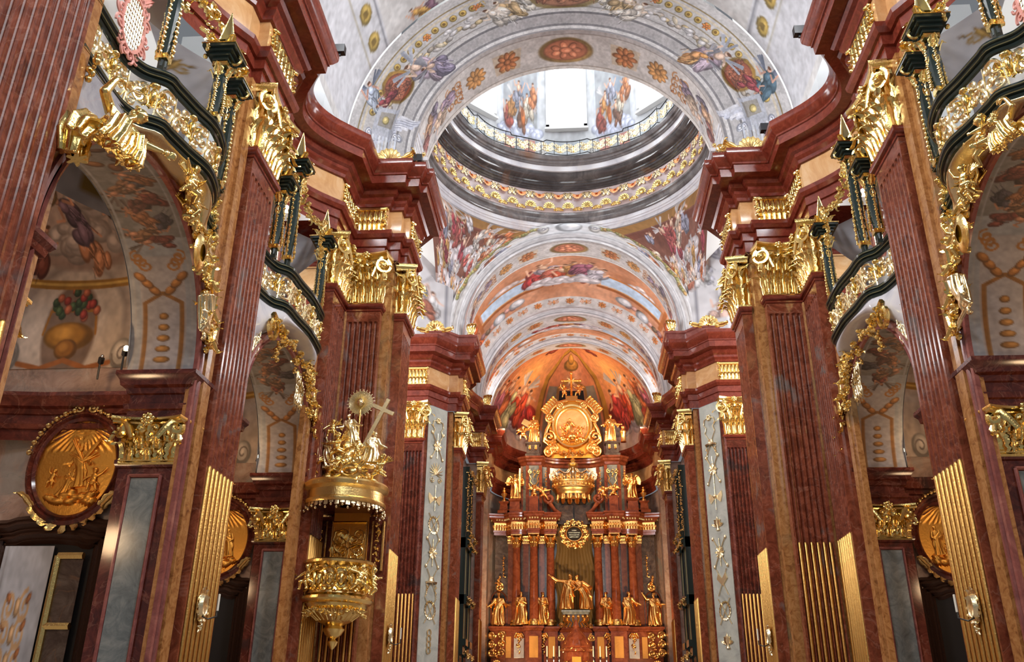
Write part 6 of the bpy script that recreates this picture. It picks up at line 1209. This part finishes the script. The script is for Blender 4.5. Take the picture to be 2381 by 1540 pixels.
for q in (-1, 1): statue('putto', PU['a' if q < 0 else 'b'], f'gilded putto at the foot of the altar cross, {side(q)} side', 'statue', (q * .5, GY - .05, 21.75), .95, -q * .4, None, flip=q > 0)
# tabernacle and candlesticks
tb = thing('tabernacle', 'small domed tabernacle of red marble and gold at the foot of the altar', 'tabernacle', (0, AY - 2.2, 4)); TY = AY - 2.2
MB().lathe([(.75, 3.0), (.75, 5.35), (.86, 5.4), (.9, 5.55), (.8, 5.6), (.86, 5.7), (.72, 6.0), (.48, 6.35), (.22, 6.6), (.16, 6.75), (.2, 6.8), (.08, 7.1), (0, 7.25)], 24, T=Matrix.Translation((0, TY, 0))).build('dome', 'altar_red', tb, 1, 35)
m = MB(); [leaf(m, (.8 * math.cos(a), TY + .8 * math.sin(a), 5.6), (-math.cos(a) * .5, -math.sin(a) * .5, 1), (math.cos(a), math.sin(a), 0), .6, .26, .6) for a in [k * PI / 4 for k in range(8)]]; garland(m, [(.86 * math.cos(a), TY + .86 * math.sin(a), 5.5) for a in np.linspace(PI, 2 * PI, 8)], .08, 3); [m.tube([(p[0], p[1], p[2]) for p in spiral((q * .9, 6.15), .2, 1.5, PI / 2, q, y=TY - .3)], .06, 6) for q in (-1, 1)]; m.build('gilded_mounts', 'gold_orange', tb, 1, 50)
MB().box((-.25, TY - .80, 3.9), (.25, TY - .6, 5.1)).build('door', 'gold_relief', tb)
for q in (-1, 1): inst(PU['b'], 'tabernacle_angel', tb, (q * .55, TY - .75, 4.0), 0, .9); 
MB().box((-3.2, TY - .6, 3.6), (3.2, TY + 1.0, 4.35)).build('altar_table', 'altar_brown', al)
for i, x in enumerate((-1.68, -1.3, -.98, .95, 1.34, 1.7)):
    c = thing('candlestick', f'silver candlestick with a white candle, {["outermost left", "second from left", "left, next to the tabernacle", "right, next to the tabernacle", "second from right", "outermost right"][i]}', 'candlestick', (x, TY - .2, 4.35), 'altar candlesticks')
    MB().lathe([(0, 0), (.13, 0), (.11, .06), (.04, .12), (.07, .22), (.03, .32), (.03, .5), (.06, .58), (.03, .66), (.1, .78), (.0, .8)], 10, T=Matrix.Translation((x, TY - .2, 4.35))).build('stem', 'silver', c); MB().lathe([(0, .78), (.035, .78), (.035, 1.35), (0, 1.37)], 8, T=Matrix.Translation((x, TY - .2, 4.35))).build('candle', 'wax', c)
# ------------------------------------------------------------------ pulpit on the left crossing pier
PX, PY = -6.3, 23.75
pu = thing('pulpit', 'gilded pulpit with rounded basket and canopy on the left crossing pier', 'pulpit', (PX, PY, 3.4)); T = Matrix.Translation((PX, PY, 0))
def lobed(prof, amp=.06, n=72):
    return MB().grid([[(PX + r_ * (1 + amp * abs(math.cos(1.5 * a))) * math.cos(a), PY + r_ * (1 + amp * abs(math.cos(1.5 * a))) * math.sin(a), z) for r_, z in prof] for a in [2 * PI * k / n for k in range(n)]], closed_u=True)
lobed([(.02, 3.3), (.1, 3.4), (.14, 3.5), (.06, 3.56), (.2, 3.66), (.28, 3.8), (.2, 3.88), (.4, 3.98), (.62, 4.15), (.78, 4.32), (.80, 4.4), (.86, 4.42), (.92, 4.5), (.92, 4.56), (.84, 4.6), (.8, 4.64)]).build('bowl', 'gold', pu, 1, 35)
lobed([(.8, 4.62), (.78, 4.7), (.80, 5.3), (.86, 5.36), (.92, 5.4), (.93, 5.46), (.86, 5.5), (.7, 5.5), (.68, 4.6)]).build('basket', 'gold_soft', pu, 1, 35)
m = MB(); 
for k in range(9):
    a = -PI * .95 + k * PI * .9 / 8; ca, sa = math.cos(a), math.sin(a); Tq = Matrix.Translation((PX + .84 * ca, PY + .84 * sa, 5.0)) @ Matrix.Rotation(a + PI / 2, 4, 'Z'); m.merge(MB().grid([[((.17 + q) * math.cos(b), -d_, (.24 + q) * math.sin(b)) for q, d_ in ((0, 0), (.03, .05), (.06, 0))] for b in np.linspace(0, 2 * PI, 20)]), Tq); [m.merge(leaf(MB(), (.15 * math.cos(b), -.03, .2 * math.sin(b)), (math.cos(b), 0, math.sin(b)), (0, -1, 0), .18, .12, 1, 4, 3), Tq) for b in (0, 1, 2.1, 3.1, 4.2, 5.2)]; m.ball((PX + .82 * ca, PY + .82 * sa, 4.98), (.11, .11, .17), 8, 6)
for k in range(14): a = -PI * 1.0 + k * PI / 13; leaf(m, (PX + .45 * math.cos(a), PY + .45 * math.sin(a), 4.0), (math.cos(a), math.sin(a), .8), (math.cos(a), math.sin(a), -.6), .55, .2, .8)
garland(m, [(PX + .88 * math.cos(a), PY + .88 * math.sin(a), 4.15 + .1 * math.sin(6 * a)) for a in np.linspace(-PI * .9, -.1, 10)], .07, 3, 1.2); m.build('relief', 'gold', pu, 1, 50)
for i, a in enumerate((-2.9, -2.2, -.75, -.15)): inst(PU['abca'[i] + 'g'], 'putto', pu, (PX + .98 * math.cos(a), PY + .98 * math.sin(a), 4.62), a + PI / 2, .75)
MB().box((PX - .45, PY + .75, 5.3), (PX + .55, PY + .85, 7.0)).build('back_panel', 'gold_relief', pu)
m = MB(); [m.tube([(PX + x, PY + .72, 5.4), (PX + x, PY + .72, 6.75)], .035, 5) for x in (-.95, -.62, -.45, .5, .68, .98)]; m.tube([(PX - .45, PY + .7, 6.72), (PX + .5, PY + .7, 6.72)], .04, 5); garland(m, [(PX - .8, PY + .7, 6.7), (PX - .8, PY + .7, 5.5)], .07, 3); garland(m, [(PX + .82, PY + .7, 6.7), (PX + .82, PY + .7, 5.5)], .07, 4); ornament_strip(m, PX - .4, PX + .45, 5.5, 6.6, 3, .02, PY + .7); m.build('panel_frame', 'gold', pu, 1, 50)
MB().box((PX - 1.0, PY + .78, 5.3), (PX + 1.05, PY + .9, 6.9)).build('back_board', 'dark_red', pu)
lobed([(1.06, 6.95), (1.08, 7.0), (1.08, 7.06), (1.02, 7.1), (1.02, 7.32), (1.06, 7.36), (1.12, 7.4), (1.14, 7.5), (1.1, 7.56), (.9, 7.62), (.3, 7.75)], .05).build('canopy', 'gold_soft', pu, 1, 35)
lobed([(1.06, 6.96), (.8, 7.0), (.2, 7.02)], .05).build('canopy_ceiling', 'dark_red', pu, 1, 35)
for k in range(46):
    m = MB(); a = 2 * PI * k / 46; R_ = 1.06 * (1 + .05 * abs(math.cos(1.5 * a))); x, y = PX + R_ * math.cos(a), PY + R_ * math.sin(a); L_ = .2 if k % 2 else .13; leaf(m, (x, y, 6.98), (0, 0, -1), (math.cos(a), math.sin(a), 0), L_, .14, .3, 4, 3); m.ball((x, y, 6.97 - L_), (.035, .035, .045), 6, 4)
    m.build('tassel', 'gold_pale', pu, 1, 50)
m = MB(); g = random.Random(3)
for k in range(60): t = (k / 60) ** .8; a = g.uniform(0, 2 * PI); R_ = (.85 * (1 - t) + .05); m.ball((PX - .05 + R_ * math.cos(a) * g.random(), PY + .25 + R_ * .6 * math.sin(a) * g.random(), 7.6 + 1.6 * t), (.2, .18, .16), 8, 6)
o = remesh(m, .035, 'cloud_mass', 'gold_soft'); inst(o, 'cloud_mass', pu, (0, 0, 0))
m = MB(); ca_ = Matrix.Translation((PX + .35, PY - 1.0, 7.75)); m.merge(MB().grid([[((.2 + q) * math.cos(b), -d_, (.12 + q) * math.sin(b)) for q, d_ in ((0, .05), (.04, .08), (.1, .02))] for b in np.linspace(0, 2 * PI, 24)]), ca_); [m.merge(MB().tube(spiral((q * .12, .3), .12, 1.4, PI / 2, -q), .03, 6), ca_) for q in (-1, 1)]; [leaf(m, (PX + .35 + .3 * math.cos(b), PY - 1.0, 7.75 + .2 * math.sin(b)), (math.cos(b), 0, math.sin(b)), (0, -1, 0), .22, .14) for b in np.linspace(0, 5.8, 9)]; m.ball((PX + .35, PY - 1.0, 7.75), (.18, .05, .1)); m.build('cartouche', 'gold', pu, 1, 50)
for nm, me, x, y, z, h, rz, ry in (('seated saint', ST['cg'], .05, .2, 8.75, 1.25, .1, -.2), ('figure by the cross', ST['eg'], .62, -.05, 8.1, 1.3, .5, .1), ('bowed nude figure', PU['cg'], -.25, -.2, 8.25, 1.0, -.4, -.2), ('climbing figure', ST['gg'], -.55, .05, 8.1, 1.2, -.2, -.3)):
    inst(me, 'figure', pu, (PX + x, PY + y, z), rz, h * .82, 0, ry)
for i, (x, y, z, h) in enumerate(((-.95, -.35, 7.6, .85), (.1, -.75, 7.6, .7), (1.0, -.45, 7.55, .8), (-.5, -.1, 8.9, .6), (.35, -.5, 8.2, .55), (-.2, -.6, 7.7, .55))): inst(PU['abcbac'[i] + 'g'], 'putto', pu, (PX + x, PY + y, z), .5 * math.sin(i * 2), h)
su = thing('sunburst', 'gilded sun with a face and rays above the pulpit canopy', 'sunburst', (PX + .15, PY + .35, 10.15)); sc = (PX + .15, PY + .3, 10.12)
for k in range(48):
    a = 2 * PI * k / 48; L_ = .42 if k % 2 else .36; MB().add([(sc[0] + .12 * math.cos(a - .09), sc[1], sc[2] + .12 * math.sin(a - .09)), (sc[0] + .12 * math.cos(a), sc[1] - .03, sc[2] + .12 * math.sin(a)), (sc[0] + .12 * math.cos(a + .09), sc[1], sc[2] + .12 * math.sin(a + .09)), (sc[0] + L_ * math.cos(a + .03), sc[1] - .01, sc[2] + L_ * math.sin(a + .03)), (sc[0] + L_ * math.cos(a - .03), sc[1] - .01, sc[2] + L_ * math.sin(a - .03))], [(0, 1, 4), (1, 2, 3), (1, 3, 4)]).build('ray', 'gold_pale', su, 1, 10)
m = MB(); head(m, (0, 0, 0), .14, 0); m.merge(MB(), None); MB().lathe([(0, 0), (.2, -.02), (.33, 0), (.36, .03)], 48, T=Matrix.Translation((sc[0], sc[1] + .02, sc[2])) @ Matrix.Rotation(PI / 2, 4, 'X')).build('disc', 'gold_pale', su); MB().merge(m, Matrix.Translation((sc[0], sc[1] - .02, sc[2]))).build('sun_face', 'gold_pale', su, 1, 60); MB().tube([(sc[0], sc[1], 9.0), (sc[0], sc[1], 9.9)], .03, 6).build('support_rod', 'gold', su)
cr = thing('pulpit_cross', 'tilted gilded cross held above the right side of the pulpit canopy', 'cross', (PX + .8, PY, 9.3)); T = Matrix.Translation((PX + .78, PY - .1, 9.45)) @ Matrix.Rotation(.42, 4, 'Y'); m = MB(); m.box((-.055, -.04, -1.3), (.055, .04, .68), T); m.box((-.34, -.045, .28), (.34, .045, .39), T); m.build('cross', 'gold_pale', cr)
for k in range(6): MB().tube([(PX - .45 + .2 * k, 24.66, 2.0), (PX - .45 + .2 * k, 24.66, 3.3)], .02, 5)
# ------------------------------------------------------------------ trophy panels on the far crossing piers
for s in (-1, 1):
    sg = -s; p0, p1 = np.array((-6.72, 38.95)), np.array((-5.98, 40.0)); d = (p1 - p0); L = np.hypot(*d); d = d / L; n = np.array((d[1], -d[0])); ang = math.atan2(d[1], d[0])
    tp = thing('trophy_panel', f'tall pale stone panel with gilded trophies on the far {side(s)} crossing pier', 'panel', (s * 6.35, 39.4, 3.0)); T = Matrix.Translation((p0[0] + n[0] * .01, p0[1] + n[1] * .01, 0)) @ Matrix.Rotation(ang, 4, 'Z')
    MB().merge(MB().box((.02, -.05, 0), (L - .02, .02, 15.25)), T).build('slab', 'pale_stone', tp, sg, 25)
    for w0, w1 in ((-.16, .02), (L - .02, L + .12)): MB().merge(MB().box((w0, -.02, 0), (w1, .1, 15.25)), T).build('edge_strip', 'dark_red', tp, sg, 25)
    c = L / 2; z = 14.6; k = 0
    parts = ['bow', 'staffs', 'fan', 'ribbon', 'wreath', 'staffs', 'hat', 'wreath', 'chain'] if s < 0 else ['bow', 'hat', 'staffs', 'ribbon', 'urn', 'staffs', 'book', 'wreath', 'urn']
    for k, pt in enumerate(parts):
        zc = 14.6 - k * 1.22; m = MB(); Y = -.09
        if pt == 'bow': [m.ball((c + .1 * math.cos(a), Y, zc + .1 * math.sin(a)), .06) for a in [j * PI / 3 for j in range(6)]]; [m.tube([(c, Y, zc), (c + q * .3, Y, zc - .05), (c + q * .36, Y, zc - .3), (c + q * .22, Y, zc - .45), (c + q * .32, Y, zc - .7)], .025, 5) for q in (-1, 1)]
        if pt == 'staffs': [m.tube([(c - q * .36, Y, zc + .6), (c + q * .36, Y, zc - .6)], .022, 5) for q in (-1, 1)]; m.tube([(c, Y, zc + .6), (c, Y, zc - .6)], .02, 5); [leaf(m, (c, Y, zc), (math.cos(a), 0, math.sin(a)), (0, -1, 0), .34, .12, .6) for a in [j * PI / 4 for j in range(8)]]; [m.ball((c + q * .38, Y, zc + e * .6), (.06, .05, .09)) for q in (-1, 1) for e in (-1, 1)]
        if pt == 'fan': [m.tube([(c, Y, zc - .1), (c + .42 * math.sin(a), Y, zc + .42 * math.cos(a))], [.03, .014], 5) for a in np.linspace(-2.2, 2.2, 11)]; [m.tube([(p[0], p[1], p[2]) for p in spiral((c + q * .25, zc - .4), .13, 1.3, 0, q, y=Y)], .022, 5) for q in (-1, 1)]
        if pt == 'ribbon': [m.extr([(c, zc - .06), (c + q * .4, zc + .2), (c + q * .42, zc - .02), (c + q * .3, zc - .3)], Y, Y + .04) for q in (-1, 1)]; m.ball((c, Y, zc), .1); m.tube([(c, Y, zc + .6), (c, Y, zc - .6)], .016, 5)
        if pt == 'wreath': [leaf(m, (c + .28 * math.cos(a), Y, zc + .34 * math.sin(a)), (-math.sin(a), 0, math.cos(a)), (0, -1, 0), .2, .1, .7, 5, 3) for a in [j * PI / 9 for j in range(18)]]; [m.tube([(c - q * .34, Y, zc + .5), (c + q * .34, Y, zc - .55)], .02, 5) for q in (-1, 1)]
        if pt == 'hat': m.lathe([(.02, .2), (.12, .16), (.16, 0), (.34, -.04), (.3, -.1)], 16, T=Matrix.Translation((c, Y, zc)) @ Matrix.Scale(.5, 4, (0, 1, 0))); [garland(m, [(c + q * .3, Y, zc - .05), (c + q * .26, Y, zc - .4), (c + q * .34, Y, zc - .7)], .045, 2) for q in (-1, 1)]; [m.tube([(c - q * .3, Y, zc + .5), (c + q * .3, Y, zc - .5)], .018, 5) for q in (-1, 1)]
        if pt == 'urn': m.lathe([(0, -.3), (.12, -.28), (.05, -.16), (.18, 0), (.16, .12), (.2, .16), (.06, .22), (0, .34)], 14, T=Matrix.Translation((c, Y, zc)) @ Matrix.Scale(.6, 4, (0, 1, 0))); [leaf(m, (c + q * .1, Y, zc - .1), (q, 0, .4), (0, -1, 0), .3, .12, .8) for q in (-1, 1)]
        if pt == 'book': [m.extr([(c, zc - .2), (c + q * .3, zc + .1), (c + q * .22, zc + .34), (c, zc + .1)], Y - .02, Y + .04) for q in (-1, 1)]; [m.tube([(c - q * .3, Y, zc + .5), (c + q * .3, Y, zc - .6)], .018, 5) for q in (-1, 1)]
        if pt == 'chain': [m.tube([(c + .11 * math.cos(a), Y, zc + .3 - e * .24 + .13 * math.sin(a)) for a in np.linspace(0, 2 * PI, 14)], .026, 5) for e in range(4)]
        MB().merge(m, T).build('gilded_trophy', 'gold_pale', tp, sg, 50)
    # dark green oratory fronts in the choir bays
    for j, (yy, z0) in enumerate(((44.7, 4.3), (46.4, 4.3))):
        ob = thing('oratory_front', f'dark green carved oratory front between the {side(s)} choir pilasters, {"nearer" if j == 0 else "farther"} bay', 'oratory', (s * 5.7, yy, 4.3)); X0 = -5.95
        m = MB(); 
        for a, b, w_ in ((4.3, 4.6, .15), (4.6, 5.0, .3), (5.0, 5.3, .45), (6.9, 7.1, .42), (7.1, 7.35, .5), (9.6, 9.8, .4), (9.8, 10.1, .5), (13.4, 13.7, .4)): m.box((X0, yy - .5, a), (X0 + w_ + .25, yy + .5, b))
        for y_ in (-.45, .45): m.box((X0, yy + y_ - .05, 5.3), (X0 + .55, yy + y_ + .05, 13.4))
        m.build('frame', 'green_black', ob, sg, 25)
        m = MB(); [m.box((X0 + .5, yy - .44 + .22 * i, 5.35), (X0 + .53, yy - .41 + .22 * i, 9.6)) for i in range(5)]; m.build('glazing_bars', 'green_line', ob, sg)
        m = MB(); 
        for z_ in (4.7, 7.2, 9.9, 10.4, 13.5): garland(m, [(X0 + .75, yy - .5, z_), (X0 + .8, yy, z_ - .2), (X0 + .75, yy + .5, z_)], .09, int(z_ * 3), 1.2)
        garland(m, [(X0 + .6, yy - .5, 13.4), (X0 + .6, yy - .5, 10.4)], .06, 3); [leaf(m, (X0 + .7, yy, 9.9 + .1 * q), (0, q, .8), (1, 0, 0), .5, .3) for q in (-1, 0, 1)]; m.build('gilded_carving', 'gold_soft', ob, sg, 50)
    # ---- small things on the cornices
    for lb, x, y, z in (('on the nave cornice block', 6.3, 19.05, 18.6), ('on the crossing cornice' if s < 0 else 'on the curved crossing cornice', 4.98 if s < 0 else 6.2, 24.35 if s < 0 else 23.3, 18.6)):
        fl2 = thing('floodlight', f'black floodlight {lb}, {side(s)} side', 'floodlight', (s * x, y, z)); m = MB().box((-x - .14, y - .1, z + .08), (-x + .14, y + .1, z + .34)); m.build('housing', 'black_metal', fl2, sg); m = MB().box((-x - .03, y - .03, z), (-x + .03, y + .03, z + .1)); m.build('bracket', 'black_metal', fl2, sg)
    os_ = thing('cornice_ornament', f'gilded shell with leafy scrolls on the {side(s)} crossing cornice', 'gilded carving', (s * 5.9, 24.5, 18.65)); m = MB(); shell(m, .42, Matrix.Translation((-5.95, 24.35, 18.72)))
    for q in (-1, 1): [leaf(m, (-5.95 + q * .35, 24.35, 18.8), (q * 1, 0, .1 + .25 * j), (0, -1, 0), .65, .24, 1.1) for j in (0, 1, 2)]; m.tube([(p[0], p[1], p[2]) for p in spiral((-5.95 + q * .95, 18.85), .16, 1.4, PI, q, y=24.3)], .04, 6)
    garland(m, [(-7.3, 24.2, 19.0), (-6.95, 24.2, 18.8)], .12, 3, 1.3); garland(m, [(-5.0, 24.4, 18.7), (-4.85, 24.5, 19.1)], .1, 4, 1.3); m.build('shell_and_leaves', 'gold_soft', os_, sg, 50)
    pl = MB(); sweep([(-6.6, 25.2), (-6.6, 24.5), (-4.75, 24.5), (-4.75, 27.0)], [(0, 18.6), (.0, 18.75), (.08, 18.8), (.08, 18.92), (0, 18.96), (-.6, 18.98)], pl); struct(pl.build('trim_5', 'lilac_white', None, sg, 25))
    pl = MB(); sweep([(-9, 39.4), (-6.2, 39.4), (-5.6, 40.1), (-4.75, 40.1), (-4.75, 42.5)], [(0, 18.6), (.0, 18.8), (.08, 18.85), (.08, 19.1), (.14, 19.16), (.14, 19.26), (0, 19.3), (-.6, 19.32)], pl); struct(pl.build('trim_6', 'pink_red', None, sg, 25))
    for j, (y, z, r_) in enumerate(((40.1, 19.3, .28), (49.0, 18.7, .3), (53.5, 18.7, .25))):
        m = MB(); [leaf(m, (-4.95, y, z), (.3 * q, -.1, 1), (.5, -1, 0), r_ * 2.2, r_, 1.2) for q in (-1, 0, 1)]; m.ball((-4.95, y, z + .04), (r_ * .7, .14, r_ * .4), 10, 6); tag(m.build('cornice_leaf', 'gold', None, sg, 50), f'gilded leaf ornament on the {side(s)} choir cornice, {["at the crossing", "by the second arch", "by the apse"][j]}', 'gilded carving')
    m = MB(); shell(m, .45, Matrix.Translation((-6.5, 38.6, 18.9))); [leaf(m, (-6.5 + q * .3, 38.6, 18.9), (q, 0, .2), (0, -1, 0), .7, .25, 1.1) for q in (-1, 1)]; tag(m.build('cornice_shell', 'gold', None, sg, 50), f'gilded shell on the cornice of the far {side(s)} crossing pier', 'gilded carving')
    # wall sconces with candles
    for lb, x, y, z in (('on the tall nave pilaster', 7.1, 16.95, 3.6), ('on the inner pilaster of the crossing pier', 5.28, 25.9, 3.85)):
        sn = thing('wall_sconce', f'gilded wall sconce with white candle {lb}, {side(s)}', 'sconce', (s * x, y, z)); T = Matrix.Translation((-x, y, z)) @ Matrix.Rotation(PI / 2, 4, 'Z'); m = MB()
        m.merge(MB().grid([[((.10 + q) * math.cos(b), -.03 - d_, (.16 + q) * math.sin(b)) for q, d_ in ((-.1, .02), (0, .03), (.03, .07), (.06, 0))] for b in np.linspace(0, 2 * PI, 24)]), T)
        for b in np.linspace(0, 5.9, 12): m.merge(leaf(MB(), (.14 * math.cos(b), -.04, .2 * math.sin(b)), (math.cos(b), 0, math.sin(b)), (0, -1, 0), .16, .1, 1, 5, 3), T)
        m.merge(garland(MB(), [(0, -.04, -.25), (.02, -.05, -.5)], .05, 4, 1.3), T); m.build('mirror_plate', 'gold_pale', sn, sg, 50)
        m = MB().tube([(.0, -.06, -.2), (-.1, -.22, -.26), (.0, -.34, -.2), (.0, -.34, -.1)], .015, 6, T=T) ; m.build('arm', 'black_metal', sn, sg); MB().lathe([(0, -.1), (.022, -.1), (.022, .2), (0, .21)], 8, T=T @ Matrix.Translation((0, -.34, 0))).build('candle', 'wax', sn, sg)
# chapel lamps on the lower cornices
for s in (-1, 1):
    for j, (x, y, lit) in enumerate(((9.05, 16.0, 1), (9.75, 16.4, 0), (8.95, 23.9, 1))):
        lp = thing('spot_lamp', f'small spot lamp on the chapel cornice, {["lit, near", "unlit, near", "lit, far"][j]} {side(s)} chapel', 'lamp', (s * x, y, 8.0)); m = MB().tube([(-x, y, 8.0), (-x, y - .02, 8.36)], .02, 6); m.tube([(-x, y, 8.36), (-x + .05, y - .08, 8.44)], .06, 8); m.build('housing', 'black_metal', lp, -s)
        MB().ball((-x + .07, y - .1, 8.47), .055 if lit else .04).build('bulb', 'lamp_glow' if lit else 'silver', lp, -s)
    # near-side chapel piers seen past the pilasters
    for bi, (yc, r) in enumerate(((12.92, 2.75), (20.8, 2.6))):
        yp = yc - r - .12; th = thing('chapel_pilaster', f'{"near" if bi == 0 else "far"} {side(s)} chapel pier facing away, its cornice showing past the fluted pilaster', 'pilaster', (s * 8.1, yp, 3))
        MB().box((-8.72, yp - .6, 0), (-7.5, yp + .1, 7.0)).build('shaft', 'pink_red', th, -s); capital(th, (s * 8.1, yp + .08, 5.95), PI, 1.02, .92, .5, 3)
        sweep([(-8.75, yp + .18), (-7.48, yp + .18), (-7.48, yp - .8)], [(-a, z) for a, z in [(0, 6.8), (0, 7.0), (.04, 7.02), (.06, 7.12), (0, 7.14), (0, 7.32), (.05, 7.34), (.08, 7.44), (.16, 7.48), (.18, 7.58), (.24, 7.66), (.24, 7.74), (0, 7.8), (-.4, 7.82)]]).build('cornice', 'dark_red', th, -s, 25)
# view through the near left doorway
cv = Canvas(.7, 160, (168, 170, 178), 200, 8); cv.vol(.35, .25, .12, .12, (176, 140, 110)); cv.arabesque(.35, .55, .4, .4, (186, 150, 110)); cv.line([(.05, 0), (.05, 1)], .01, (120, 112, 108))
struct(painted('wall_north', cv, lambda u, v: (-11.15 + 1.0 * u, 16.85, 1 + 3.7 * v), 50, 90))
pf = thing('framed_painting', 'dark painting in a gilded frame seen through the near left doorway', 'painting', (-9.75, 16.8, 3)); m = MB(); [m.tube([a, b], .07, 6) for a, b in (((-10.0, 16.8, 4.5), (-10.0, 16.8, 1)), ((-10.0, 16.8, 4.5), (-9.5, 16.8, 4.5)), ((-10.0, 16.8, 3.2), (-9.5, 16.8, 3.2)))]; m.build('frame', 'gold', pf); MB().box((-9.95, 16.82, 1), (-9.5, 16.84, 4.45)).build('canvas', 'altar_dark', pf)

# figures standing out of the oval chapel reliefs
RST = {}
def relief_mesh(key, src):
    if key not in RST: RST[key] = src.copy(); RST[key].materials.clear(); RST[key].materials.append(MATS['gold_relief'])
    return RST[key]
m = MB(); [m.tube([(0, 0, 0), (.25 + .1 * math.cos(k), -.01, .2 + .07 * k)], [.05, .012], 6) for k in range(8)]; RW = m.mesh('wing', 'gold_relief', 60)
for rl, s, bi, ocx, ye, ocz in RELIEFS:
    x0 = s * -ocx; y0 = ye - .14
    for nm, key, src, dx_, dz, h, ry in ((('angel_figure', 'c', ST['c'], .12, -.42, .86, -.12), ('kneeling_figure', 'f', ST['f'], -.22, -.62, .66, .35), ('seated_figure', 'b', PU['b'], .42, -.55, .55, 0), ('child_figure', 'a', PU['a'], -.5, -.42, .4, .2)) if bi == 0 else (('standing_figure', 'e', ST['e'], -.1, -.5, .95, 0), ('small_figure', 'a2', ST['a'], .32, -.5, .8, -.1), ('figure', 'b2', ST['b'], -.45, -.5, .7, .1), ('child_figure', 'c3', PU['c'], .1, -.6, .45, 0))):
        inst(relief_mesh(key, src), nm, rl, (x0 + s * -dx_, y0, ocz + dz), 0, (h * (1 if s < 0 else -1), h * .5, h), 0, ry)
    if bi == 0:
        for q in (-1, 1): inst(RW, 'wing', rl, (x0 + s * -.12, y0, ocz + .12), 0, (q * .9, 1, .75))
